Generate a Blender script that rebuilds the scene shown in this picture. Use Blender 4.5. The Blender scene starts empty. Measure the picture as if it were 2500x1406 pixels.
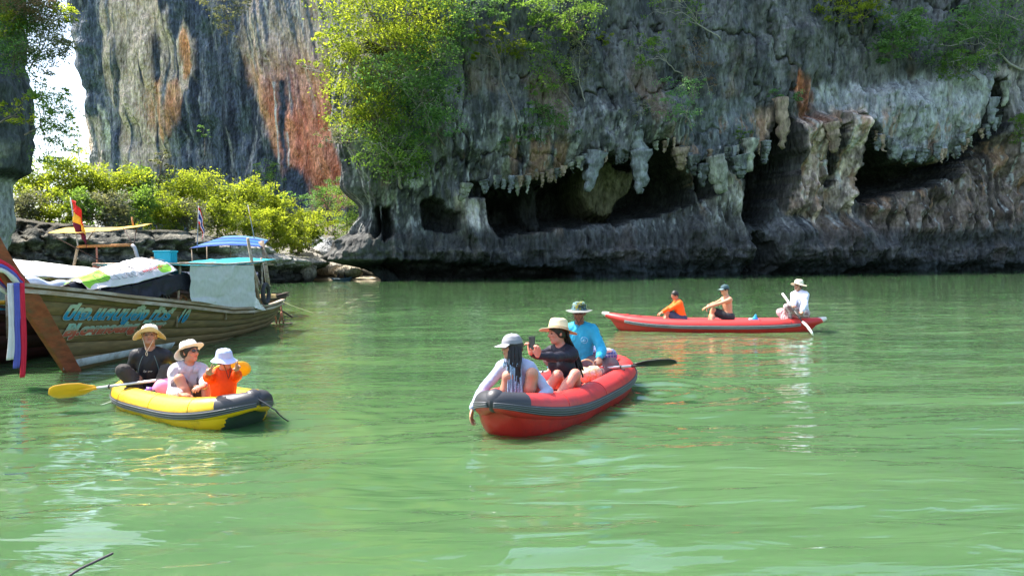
import bpy, math, random
import numpy as np
from mathutils import Vector, Matrix

PI = math.pi
SC = bpy.context.scene
COL = SC.collection
random.seed(7)

# ------------------------------------------------------------------ camera, sky, sun, exposure
F_PX, CX, CY = 1853.0, 1250.0, 703.0
CAM_H, PITCH, ROLL = 1.6, math.atan(53 / 1853.0), 0.012
_f = np.array([0, math.cos(PITCH), -math.sin(PITCH)])
_u0 = np.array([0, math.sin(PITCH), math.cos(PITCH)])
_r0 = np.array([1.0, 0, 0])
CAM_R = math.cos(ROLL) * _r0 - math.sin(ROLL) * _u0
CAM_U = math.cos(ROLL) * _u0 + math.sin(ROLL) * _r0
CAM_F = _f
cam_d = bpy.data.cameras.new('camera')
cam = bpy.data.objects.new('camera', cam_d)
COL.objects.link(cam)
cam_d.sensor_width = 36.0
cam_d.lens = F_PX / 2500 * 36
cam_d.clip_start = 0.1
cam_d.clip_end = 3000
M = Matrix(((CAM_R[0], CAM_U[0], -CAM_F[0], 0), (CAM_R[1], CAM_U[1], -CAM_F[1], 0), (CAM_R[2], CAM_U[2], -CAM_F[2], CAM_H), (0, 0, 0, 1)))
cam.matrix_world = M
SC.camera = cam

SUN_EL, SUN_AZ = math.radians(57), math.radians(-68)      # azimuth from +Y, towards -X
world = bpy.data.worlds.new('World')
SC.world = world
world.use_nodes = True
nt = world.node_tree
bg = nt.nodes['Background']
sky = nt.nodes.new('ShaderNodeTexSky')
sky.sky_type = 'NISHITA'
sky.sun_disc = False
sky.sun_elevation = SUN_EL
sky.sun_rotation = SUN_AZ
sky.air_density = 1.0
sky.dust_density = 2.5
sky.ozone_density = 1.0
nt.links.new(sky.outputs[0], bg.inputs[0])
bg.inputs[1].default_value = 0.15
sun_d = bpy.data.lights.new('sun', 'SUN')
sun_d.energy = 4.6
sun_d.angle = math.radians(0.53)
sun_d.color = (1.0, 0.95, 0.87)
sun = bpy.data.objects.new('sun', sun_d)
COL.objects.link(sun)
SUN_DIR = Vector((math.sin(SUN_AZ) * math.cos(SUN_EL), math.cos(SUN_AZ) * math.cos(SUN_EL), math.sin(SUN_EL)))
sun.rotation_euler = SUN_DIR.to_track_quat('Z', 'Y').to_euler()
sun.location = SUN_DIR * 200
SC.render.engine = 'CYCLES'
SC.view_settings.view_transform = 'Standard'
SC.view_settings.look = 'None'
SC.view_settings.exposure = 1.52
SC.view_settings.gamma = 1.0
SC.view_settings.use_curve_mapping = False
SC.cycles.use_denoising = True
SC.cycles.max_bounces = 6
SC.cycles.diffuse_bounces = 3
SC.cycles.glossy_bounces = 3
SC.cycles.transmission_bounces = 4
SC.cycles.volume_bounces = 0
SC.cycles.transparent_max_bounces = 6
SC.cycles.caustics_reflective = False
SC.cycles.caustics_refractive = False
SC.cycles.sample_clamp_indirect = 8


def ray(u, v):
    d = CAM_F * F_PX + CAM_R * (u - CX) - CAM_U * (v - CY)
    return d / F_PX


def at(u, v, Y):
    """point that the photograph shows at pixel (u, v), at world distance Y"""
    d = ray(u, v)
    p = d * (Y / d[1])
    return np.array([p[0], p[1], p[2] + CAM_H])


def project(P):
    P = np.asarray(P, float) - np.array([0, 0, CAM_H])
    x, y, z = P @ CAM_R, P @ CAM_U, P @ CAM_F
    z = np.maximum(z, 1e-3)
    return CX + F_PX * x / z, CY - F_PX * y / z


# ------------------------------------------------------------------ helpers
_rng = np.random.RandomState(11)
_TAB = _rng.rand(8192).astype(np.float32)


def vnoise(p):
    p = np.asarray(p, np.float32)
    i = np.floor(p).astype(np.int64)
    f = p - i
    f = f * f * (3 - 2 * f)
    out = 0
    for dx in (0, 1):
        wx = f[..., 0] if dx else 1 - f[..., 0]
        for dy in (0, 1):
            wy = f[..., 1] if dy else 1 - f[..., 1]
            for dz in (0, 1):
                wz = f[..., 2] if dz else 1 - f[..., 2]
                h = ((i[..., 0] + dx) * 73856093) ^ ((i[..., 1] + dy) * 19349663) ^ ((i[..., 2] + dz) * 83492791)
                out = out + wx * wy * wz * _TAB[(h ^ (h >> 13)) & 8191]
    return out


def fbm(p, octv=4, gain=0.5):
    p = np.asarray(p, np.float32)
    s, a, tot = 0, 1.0, 0
    for k in range(octv):
        s = s + a * (vnoise(p * (2.03 ** k) + 17.3 * k) * 2 - 1)
        tot += a
        a *= gain
    return s / tot


def ridge(p, octv=3):
    s, a, tot = 0, 1.0, 0
    for k in range(octv):
        s = s + a * (1 - np.abs(vnoise(np.asarray(p) * (2.1 ** k) + 9.1 * k) * 2 - 1) * 2)
        tot += a
        a *= 0.5
    return s / tot


def sstep(a, b, x):
    t = np.clip((x - a) / (b - a), 0, 1)
    return t * t * (3 - 2 * t)


def pol(*a):
    return np.array([float(x) for x in a]).reshape(-1, 2)


def poly_sd(u, v, P):
    """signed distance to polygon, negative inside (numpy, any shape)"""
    n = len(P)
    d = np.full(u.shape, 1e18)
    inside = np.zeros(u.shape, bool)
    for i in range(n):
        ax, ay = P[i]
        bx, by = P[(i + 1) % n]
        ex, ey = bx - ax, by - ay
        wx, wy = u - ax, v - ay
        t = np.clip((wx * ex + wy * ey) / (ex * ex + ey * ey + 1e-9), 0, 1)
        d = np.minimum(d, (wx - ex * t) ** 2 + (wy - ey * t) ** 2)
        c = (ay > v) != (by > v)
        xi = ex * (v - ay) / (ey if abs(ey) > 1e-9 else 1e-9) + ax
        inside ^= c & (u < xi)
    d = np.sqrt(d)
    return np.where(inside, -d, d)


def mesh_np(name, V, F, smooth=True, attrs=None, mats=None, midx=None):
    """fast mesh from numpy: F is (n,3) or (n,4) or a list of both"""
    me = bpy.data.meshes.new(name)
    V = np.asarray(V, np.float32).reshape(-1, 3)
    Fs = [np.asarray(f, np.int32) for f in (F if isinstance(F, list) else [F]) if len(f)]
    loops = np.concatenate([f.ravel() for f in Fs]) if Fs else np.zeros(0, np.int32)
    sizes = np.concatenate([np.full(len(f), f.shape[1], np.int32) for f in Fs]) if Fs else np.zeros(0, np.int32)
    starts = np.concatenate([[0], np.cumsum(sizes)[:-1]]).astype(np.int32) if len(sizes) else sizes
    me.vertices.add(len(V))
    me.vertices.foreach_set('co', V.ravel())
    me.loops.add(len(loops))
    me.loops.foreach_set('vertex_index', loops)
    me.polygons.add(len(sizes))
    me.polygons.foreach_set('loop_start', starts)
    me.polygons.foreach_set('loop_total', sizes)
    if midx is not None:
        me.polygons.foreach_set('material_index', np.asarray(midx, np.int32))
    me.update(calc_edges=True)
    me.polygons.foreach_set('use_smooth', np.full(len(sizes), smooth, bool))
    for m in (mats or []):
        me.materials.append(m)
    for k, a in (attrs or {}).items():
        a = np.asarray(a, np.float32)
        if a.ndim == 1:
            at_ = me.attributes.new(k, 'FLOAT', 'POINT')
            at_.data.foreach_set('value', a)
        else:
            at_ = me.attributes.new(k, 'FLOAT_COLOR', 'POINT')
            c = np.ones((len(a), 4), np.float32)
            c[:, :3] = a[:, :3]
            at_.data.foreach_set('color', c.ravel())
    return me


def link(name, me, parent=None, loc=(0, 0, 0), rot=(0, 0, 0), **props):
    o = bpy.data.objects.new(name, me)
    COL.objects.link(o)
    o.parent = parent
    o.location = loc
    o.rotation_euler = rot
    for k, v in props.items():
        o[k] = v
    return o


def thing(name, label, cat, loc=(0, 0, 0), rotz=0, group=None):
    o = link(name, None, None, tuple(float(x) for x in loc), (0, 0, rotz), label=label, category=cat)
    if group:
        o['group'] = group
    return o


def tag(o, label, cat, group=None):
    o['label'] = label
    o['category'] = cat
    if group:
        o['group'] = group
    return o


class MB:
    """collects shapes into one mesh"""

    def __init__(s):
        s.V, s.Q, s.T, s.n, s.mq, s.mt = [], [], [], 0, [], []
        s.mi = 0

    def add(s, V, F):
        V = np.asarray(V, float).reshape(-1, 3)
        for f in (F if isinstance(F, list) and len(F) and hasattr(F[0], 'shape') and F[0].ndim == 2 else [np.asarray(F)]):
            if len(f) == 0:
                continue
            (s.Q if f.shape[1] == 4 else s.T).append(f + s.n)
            (s.mq if f.shape[1] == 4 else s.mt).append(np.full(len(f), s.mi))
        s.V.append(V)
        s.n += len(V)
        return s

    def box(s, c, size, R=None):
        h = np.array(size, float) / 2
        v = np.array([[x, y, z] for x in (-1, 1) for y in (-1, 1) for z in (-1, 1)]) * h
        if R is not None:
            v = v @ np.asarray(R).T
        return s.add(v + np.array(c), np.array([[0, 1, 3, 2], [4, 6, 7, 5], [0, 4, 5, 1], [2, 3, 7, 6], [0, 2, 6, 4], [1, 5, 7, 3]]))

    def tube(s, pts, r, n=8, cap=True, squash=None):
        """swept circle; r number or per-point"""
        P = np.asarray(pts, float)
        m = len(P)
        r = np.broadcast_to(np.asarray(r, float), (m,))
        T = np.gradient(P, axis=0)
        T /= np.linalg.norm(T, axis=1, keepdims=True) + 1e-12
        ref = np.array([0, 0, 1.0]) if abs(T[0][2]) < 0.9 else np.array([1.0, 0, 0])
        U = np.zeros_like(P)
        u = np.cross(ref, T[0])
        for i in range(m):
            u = u - T[i] * (u @ T[i])
            u /= np.linalg.norm(u) + 1e-12
            U[i] = u
        W = np.cross(T, U)
        a = np.arange(n) * 2 * PI / n
        V = P[:, None] + r[:, None, None] * (np.cos(a)[None, :, None] * U[:, None] + np.sin(a)[None, :, None] * W[:, None] * (squash or 1))
        i = np.arange(m - 1)[:, None] * n
        j = np.arange(n)[None]
        k = (j + 1) % n
        F = np.stack([i + j, i + k, i + n + k, i + n + j], -1).reshape(-1, 4)
        V = V.reshape(-1, 3)
        if cap:
            V = np.concatenate([V, P[:1], P[-1:]])
            c0, c1 = m * n, m * n + 1
            j = np.arange(n)
            k = (j + 1) % n
            T3 = np.concatenate([np.stack([np.full(n, c0), k, j], -1), np.stack([np.full(n, c1), (m - 1) * n + j, (m - 1) * n + k], -1)])
            return s.add(V, [F, T3])
        return s.add(V, F)

    def ell(s, c, r, n=12, R=None, m=8):
        th = np.linspace(0, PI, m + 1)
        ph = np.arange(n) * 2 * PI / n
        V = np.stack([np.outer(np.sin(th), np.cos(ph)), np.outer(np.sin(th), np.sin(ph)), np.outer(np.cos(th), np.ones(n))], -1).reshape(-1, 3) * np.array(r)
        if R is not None:
            V = V @ np.asarray(R).T
        i = np.arange(m)[:, None] * n
        j = np.arange(n)[None]
        k = (j + 1) % n
        return s.add(V + np.array(c), np.stack([i + j, i + n + j, i + n + k, i + k], -1).reshape(-1, 4))

    def grid(s, V, closed_u=False):
        """V: (a, b, 3) grid of points"""
        V = np.asarray(V, float)
        a, b = V.shape[:2]
        i = np.arange(a - 1)[:, None] * b
        j = np.arange(b if closed_u else b - 1)[None]
        k = (j + 1) % b
        return s.add(V.reshape(-1, 3), np.stack([i + j, i + k, i + b + k, i + b + j], -1).reshape(-1, 4))

    def build(s, name, mat, parent=None, smooth=True, loc=(0, 0, 0), rot=(0, 0, 0), thick=None, bevel=None, **props):
        F, mi = [], []
        if s.Q:
            F.append(np.concatenate(s.Q)); mi.append(np.concatenate(s.mq))
        if s.T:
            F.append(np.concatenate(s.T)); mi.append(np.concatenate(s.mt))
        mats = mat if isinstance(mat, (list, tuple)) else [mat]
        me = mesh_np(name, np.concatenate(s.V), F, smooth, mats=mats, midx=np.concatenate(mi))
        o = link(name, me, parent, loc, rot, **props)
        if thick:
            md = o.modifiers.new('solid', 'SOLIDIFY')
            md.thickness = thick
            md.offset = 0
        if bevel:
            md = o.modifiers.new('bev', 'BEVEL')
            md.width = bevel
            md.segments = 2
        return o


# ------------------------------------------------------------------ materials
MATS = {}


def new_mat(name):
    m = bpy.data.materials.new(name)
    m.use_nodes = True
    t = m.node_tree
    return m, t, t.nodes['Principled BSDF']


def N(t, typ, **kw):
    n = t.nodes.new(typ)
    for k, v in kw.items():
        if k.startswith('i_'):
            key = k[2:]
            n.inputs[int(key) if key.isdigit() else key.replace('_', ' ')].default_value = v
        else:
            setattr(n, k, v)
    return n


def mat(name, col, rough=0.6, var=0.15, scale=8, bump=0.0, bscale=60, spec=0.5, stretch=(1, 1, 1), metal=0, transl=0, coat=0, dirt=None, dscale=3):
    """plain procedural material: base colour broken by noise, fine relief"""
    if name in MATS:
        return MATS[name]
    m, t, b = new_mat(name)
    tc = N(t, 'ShaderNodeTexCoord')
    mp = N(t, 'ShaderNodeMapping')
    mp.inputs['Scale'].default_value = stretch
    t.links.new(tc.outputs['Object'], mp.inputs[0])
    nz = N(t, 'ShaderNodeTexNoise', i_Scale=scale, i_Detail=5.0, i_Roughness=0.6)
    t.links.new(mp.outputs[0], nz.inputs['Vector'])
    rp = N(t, 'ShaderNodeValToRGB')
    c = np.array(col)
    rp.color_ramp.elements[0].position = 0.3
    rp.color_ramp.elements[1].position = 0.7
    rp.color_ramp.elements[0].color = (*np.clip(c * (1 - var), 0, 1), 1)
    rp.color_ramp.elements[1].color = (*np.clip(c * (1 + var), 0, 1), 1)
    t.links.new(nz.outputs[0], rp.inputs[0])
    out = rp.outputs[0]
    if dirt is not None:
        n2 = N(t, 'ShaderNodeTexNoise', i_Scale=dscale, i_Detail=8.0, i_Roughness=0.7)
        t.links.new(mp.outputs[0], n2.inputs['Vector'])
        r2 = N(t, 'ShaderNodeValToRGB')
        r2.color_ramp.elements[0].position = 0.48
        r2.color_ramp.elements[1].position = 0.68
        r2.color_ramp.elements[1].color = (0.85, 0.85, 0.85, 1)
        t.links.new(n2.outputs[0], r2.inputs[0])
        mx = N(t, 'ShaderNodeMixRGB')
        mx.inputs[2].default_value = (*dirt, 1)
        t.links.new(r2.outputs[0], mx.inputs[0])
        t.links.new(out, mx.inputs[1])
        out = mx.outputs[0]
    t.links.new(out, b.inputs['Base Color'])
    b.inputs['Roughness'].default_value = rough
    b.inputs['Specular IOR Level'].default_value = spec
    b.inputs['Metallic'].default_value = metal
    b.inputs['Coat Weight'].default_value = coat
    if bump:
        n3 = N(t, 'ShaderNodeTexNoise', i_Scale=bscale, i_Detail=4.0)
        t.links.new(mp.outputs[0], n3.inputs['Vector'])
        bp = N(t, 'ShaderNodeBump', i_Strength=min(1.0, bump * 20), i_Distance=bump)
        t.links.new(n3.outputs[0], bp.inputs['Height'])
        t.links.new(bp.outputs[0], b.inputs['Normal'])
    if transl:
        tr = N(t, 'ShaderNodeBsdfTranslucent')
        t.links.new(out, tr.inputs[0])
        ms = N(t, 'ShaderNodeMixShader', i_0=transl)
        o_ = t.nodes['Material Output']
        t.links.new(b.outputs[0], ms.inputs[1])
        t.links.new(tr.outputs[0], ms.inputs[2])
        t.links.new(ms.outputs[0], o_.inputs[0])
    MATS[name] = m
    return m


def rock_mat(name, scale=1.0, bump=0.25, wet=0.0, streak=0.0):
    """rock: albedo from the mesh's own 'col' attribute, broken up by noise, with relief"""
    m, t, b = new_mat(name)
    a = N(t, 'ShaderNodeAttribute', attribute_name='col')
    tc = N(t, 'ShaderNodeTexCoord')
    mp = N(t, 'ShaderNodeMapping')
    mp.inputs['Scale'].default_value = (scale, scale, scale * 0.35)
    t.links.new(tc.outputs['Object'], mp.inputs[0])
    nz = N(t, 'ShaderNodeTexNoise', i_Scale=1.6, i_Detail=9.0, i_Roughness=0.72)
    t.links.new(mp.outputs[0], nz.inputs['Vector'])
    mr = N(t, 'ShaderNodeMapRange', i_1=0.3, i_2=0.7, i_3=0.3, i_4=1.8)
    t.links.new(nz.outputs[0], mr.inputs[0])
    mul = N(t, 'ShaderNodeVectorMath', operation='SCALE')
    t.links.new(a.outputs['Color'], mul.inputs[0])
    t.links.new(mr.outputs[0], mul.inputs['Scale'])
    out = mul.outputs[0]
    if streak:
        mps = N(t, 'ShaderNodeMapping')
        mps.inputs['Scale'].default_value = (2.2 * scale, 2.2 * scale, .10 * scale)
        t.links.new(tc.outputs['Object'], mps.inputs[0])
        # streaks wander a little
        ns = N(t, 'ShaderNodeTexNoise', i_Scale=1.0, i_Detail=8.0, i_Roughness=0.75, i_Distortion=0.35)
        t.links.new(mps.outputs[0], ns.inputs['Vector'])
        ms_ = N(t, 'ShaderNodeMapRange', i_1=0.38, i_2=0.62, i_3=1 - streak, i_4=1 + streak * .9)
        t.links.new(ns.outputs[0], ms_.inputs[0])
        m2 = N(t, 'ShaderNodeVectorMath', operation='SCALE')
        t.links.new(out, m2.inputs[0]); t.links.new(ms_.outputs[0], m2.inputs['Scale'])
        out = m2.outputs[0]
    t.links.new(out, b.inputs['Base Color'])
    mp2 = N(t, 'ShaderNodeMapping')
    mp2.inputs['Scale'].default_value = (scale, scale, scale * 0.55)
    t.links.new(tc.outputs['Object'], mp2.inputs[0])
    mg = N(t, 'ShaderNodeTexNoise', noise_type='RIDGED_MULTIFRACTAL', i_Scale=1.3, i_Detail=7.0, i_Roughness=0.6)
    t.links.new(mp2.outputs[0], mg.inputs['Vector'])
    vo = N(t, 'ShaderNodeTexVoronoi', feature='F1', i_Scale=2.2)
    t.links.new(mp2.outputs[0], vo.inputs['Vector'])
    ad = N(t, 'ShaderNodeMath', operation='MULTIPLY_ADD', i_1=0.6)
    t.links.new(vo.outputs[0], ad.inputs[0])
    t.links.new(mg.outputs[0], ad.inputs[2])
    bp = N(t, 'ShaderNodeBump', i_Strength=0.9, i_Distance=bump)
    t.links.new(ad.outputs[0], bp.inputs['Height'])
    t.links.new(bp.outputs[0], b.inputs['Normal'])
    b.inputs['Roughness'].default_value = 0.9 - wet
    b.inputs['Specular IOR Level'].default_value = 0.2 + wet * .4
    return m


def leaf_mat(name, base, trans, var=0.35, mixf=0.5):
    m, t, b = new_mat(name)
    a = N(t, 'ShaderNodeAttribute', attribute_name='tone')
    outs = []
    for c in (base, trans):
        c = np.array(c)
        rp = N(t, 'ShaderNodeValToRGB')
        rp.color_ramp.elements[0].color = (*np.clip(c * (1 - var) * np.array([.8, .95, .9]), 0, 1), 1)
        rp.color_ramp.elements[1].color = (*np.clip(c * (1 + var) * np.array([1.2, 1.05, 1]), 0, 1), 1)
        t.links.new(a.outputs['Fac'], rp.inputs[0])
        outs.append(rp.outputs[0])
    t.links.new(outs[0], b.inputs['Base Color'])
    b.inputs['Roughness'].default_value = 0.55
    b.inputs['Specular IOR Level'].default_value = 0.3
    tr = N(t, 'ShaderNodeBsdfTranslucent')
    t.links.new(outs[1], tr.inputs[0])
    ms = N(t, 'ShaderNodeMixShader', i_0=mixf)
    t.links.new(b.outputs[0], ms.inputs[1])
    t.links.new(tr.outputs[0], ms.inputs[2])
    t.links.new(ms.outputs[0], t.nodes['Material Output'].inputs[0])
    return m
# ------------------------------------------------------------------ water
def wave_h(x, y):
    z = np.zeros_like(x)
    P = np.stack([x * 0.42, y * 1.2, 0 * x], -1)
    z += (0.040 + 0.024 * sstep(2, -4, x) * sstep(9, 4, y)) * fbm(P, 2)
    a = 0.12
    P2 = np.stack([(x * math.cos(a) + y * math.sin(a)) * 1.0, (-x * math.sin(a) + y * math.cos(a)) * 3.4, 0 * x + 3], -1)
    z += 0.015 * fbm(P2, 3)
    # ring ripples round the boats
    for (bx, by, amp, wl, R) in ((1.85, 9.6, .018, .30, 1.3), (-2.5, 6.9, .004, .30, 2.5), (0.0, 6.2, .004, .33, 2.8), (6.2, 15.8, .006, .4, 2.5), (-5.8, 9.3, .004, .35, 3.0)):
        r = np.hypot(x - bx, (y - by))
        r2 = r + .25 * fbm(np.stack([x * .8, y * .8, 0 * x + bx], -1), 2)
        z += amp * .7 * np.sin(r2 * 2 * PI / wl) * np.exp(-(r / R) ** 2)
    return z


def build_water():
    ys = [2.0]
    while ys[-1] < 420:
        ys.append(ys[-1] + max(0.028, ys[-1] * 0.0052 if ys[-1] < 30 else ys[-1] * 0.03))
    ys = np.array([-900, -300, -100, -20, 0] + ys + [600, 1200, 2500.0])
    xs0 = np.concatenate([[-60, -12, -4, -1.6], np.linspace(-1.05, 1.05, 320), [1.6, 4, 12, 60]])
    X = np.outer(np.maximum(np.abs(ys), 2.0) * 0.78, xs0)
    Y = np.repeat(ys[:, None], len(xs0), 1)
    Z = wave_h(X, Y)
    fade = sstep(60, 25, np.hypot(X, Y)) * sstep(0.5, 2.0, Y)
    Z = Z * fade
    mb = MB()
    mb.grid(np.stack([X, Y, Z], -1))
    m, t, b = new_mat('water')
    tc = N(t, 'ShaderNodeTexCoord')
    # body colour: turbid green, with slow patches
    mp = N(t, 'ShaderNodeMapping')
    mp.inputs['Scale'].default_value = (0.35, 1.0, 1)
    t.links.new(tc.outputs['Object'], mp.inputs[0])
    nz = N(t, 'ShaderNodeTexNoise', i_Scale=0.5, i_Detail=5.0, i_Roughness=0.6)
    t.links.new(mp.outputs[0], nz.inputs['Vector'])
    rp = N(t, 'ShaderNodeValToRGB')
    rp.color_ramp.elements[0].position = 0.3
    rp.color_ramp.elements[1].position = 0.72
    rp.color_ramp.elements[0].color = (0.046, 0.100, 0.040, 1)
    rp.color_ramp.elements[1].color = (0.070, 0.132, 0.053, 1)
    t.links.new(nz.outputs[0], rp.inputs[0])
    t.links.new(rp.outputs[0], b.inputs['Base Color'])
    b.inputs['Roughness'].default_value = 0.015
    b.inputs['Specular IOR Level'].default_value = 0.75
    b.inputs['IOR'].default_value = 1.333
    b.subsurface_method = 'BURLEY'
    b.inputs['Subsurface Weight'].default_value = 1.0
    b.inputs['Subsurface Radius'].default_value = (0.5, 1.0, 0.45)
    b.inputs['Subsurface Scale'].default_value = 0.35
    # fine ripples
    mpb = N(t, 'ShaderNodeMapping')
    mpb.inputs['Scale'].default_value = (0.9, 3.6, 1)
    mpb.inputs['Rotation'].default_value = (0, 0, math.radians(7))
    t.links.new(tc.outputs['Object'], mpb.inputs[0])
    n1 = N(t, 'ShaderNodeTexNoise', i_Scale=1.4, i_Detail=2.5, i_Roughness=0.45, i_Distortion=0.6)
    t.links.new(mpb.outputs[0], n1.inputs['Vector'])
    bp = N(t, 'ShaderNodeBump', i_Strength=1.0, i_Distance=0.020)
    t.links.new(n1.outputs[0], bp.inputs['Height'])
    t.links.new(bp.outputs[0], b.inputs['Normal'])
    return mb.build('water', m, kind='structure')


water = build_water()

# seabed / ground sheet under everything
mb = MB()
mb.grid(np.array([[[-2600, -1000, -3.0], [2600, -1000, -3.0]], [[-2600, 2600, -3.0], [2600, 2600, -3.0]]]))
mb.build('seabed', mat('seabed', (0.10, 0.11, 0.06), 0.9), kind='structure')


# ------------------------------------------------------------------ cliffs
def col_mix(c, c2, w):
    return c * (1 - w[..., None]) + np.asarray(c2) * w[..., None]


def slit(u, v, P, w=6, wob=0):
    return sstep(w, -w, poly_sd(u, v, P) + wob)


# ---- main cliff: base line from the left corner (front) to far right; s = metres along it
CORNER = np.array([-15.0, 91.0])
TANG = np.array([0.970, 0.243])
NORM = np.array([0.243, -0.970])          # out of the rock, towards the bay


def main_base(s):
    """plan curve: for s < 0 it turns the corner and runs back into the gap"""
    s = np.asarray(s, float)
    R = 5.0
    th = np.clip(-s / R, 0, 2.0)
    back = np.maximum(-s - R * 2.0, 0)
    cx, cy = CORNER - NORM * R
    ang = th
    nx = NORM[0] * np.cos(ang) - TANG[0] * np.sin(ang)
    ny = NORM[1] * np.cos(ang) - TANG[1] * np.sin(ang)
    tx = TANG[0] * np.cos(ang) + NORM[0] * np.sin(ang)
    ty = TANG[1] * np.cos(ang) + NORM[1] * np.sin(ang)
    x = np.where(s >= 0, CORNER[0] + TANG[0] * s, cx + nx * R - tx * back)
    y = np.where(s >= 0, CORNER[1] + TANG[1] * s, cy + ny * R - ty * back)
    return x, y, np.where(s >= 0, NORM[0], nx), np.where(s >= 0, NORM[1], ny)


CAVES = [  # polygon in photo pixels on the base surface, depth in metres
    (pol(880,505, 912,500, 918,560, 905,575, 882,560), 5),
    (pol(935,505, 958,500, 962,565, 940,578), 5),
    (pol(1048,490, 1070,478, 1095,490, 1125,520, 1122,555, 1085,560, 1050,545), 6),
    (pol(1150,452, 1172,440, 1198,446, 1200,470, 1160,470), 4),
    (pol(1208,460, 1225,446, 1270,450, 1300,456, 1330,440, 1380,432, 1420,405, 1450,392, 1490,380, 1540,392, 1580,350, 1640,352, 1680,378, 1705,410,
         1722,450, 1712,490, 1660,512, 1560,530, 1460,542, 1340,556, 1240,572, 1207,540), 13),
    (pol(1735,395, 1765,385, 1770,470, 1742,482), 5),
    (pol(1842,376, 1900,372, 1925,262, 1952,290, 1955,380, 1945,450, 1925,500, 1885,545, 1860,540, 1868,450), 17),
    (pol(2040,310, 2056,310, 2062,425, 2046,440), 6),
    (pol(2103,285, 2125,300, 2142,345, 2200,360, 2230,390, 2310,400, 2340,385, 2400,350, 2440,305, 2446,335, 2412,372, 2340,425, 2280,448, 2200,462, 2130,485, 2108,450), 12),
    (pol(2440,190, 2472,195, 2482,290, 2446,335, 2425,250), 6),
    (pol(1868,560, 1902,600, 1922,650, 1885,665, 1858,610), 4),
    (pol(880,655, 960,636, 1100,648, 1240,652, 1420,668, 1420,720, 870,720), 4),
]
BULGES = [
    (pol(1122,475, 1150,470, 1200,478, 1215,560, 1210,645, 1178,615, 1140,560), 3.0, 12),
    (pol(1745,405, 1800,405, 1850,430, 1842,520, 1868,620, 1740,620, 1700,560, 1735,500), 2.2, 20),
    (pol(1943,285, 2038,280, 2042,400, 2046,500, 2010,520, 1960,505, 1940,430), 4.5, 22),
    (pol(2058,270, 2108,280, 2118,430, 2102,505, 2072,505, 2058,420), 4.0, 16),
    (pol(2105,225, 2290,190, 2440,170, 2430,260, 2400,335, 2330,380, 2228,385, 2150,345, 2108,300), 2.2, 16),
    (pol(1250,250, 1400,240, 1700,240, 1730,390, 1680,370, 1580,345, 1540,388, 1440,390, 1380,425, 1300,450, 1230,440), 1.6, 40),
    (pol(2130,500, 2200,460, 2350,385, 2500,350, 2600,350, 2600,560, 2200,590), 3.5, 40),
    (pol(1870,560, 2000,500, 2130,520, 2200,600, 2180,640, 1900,680), 3.0, 40),
]


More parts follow.
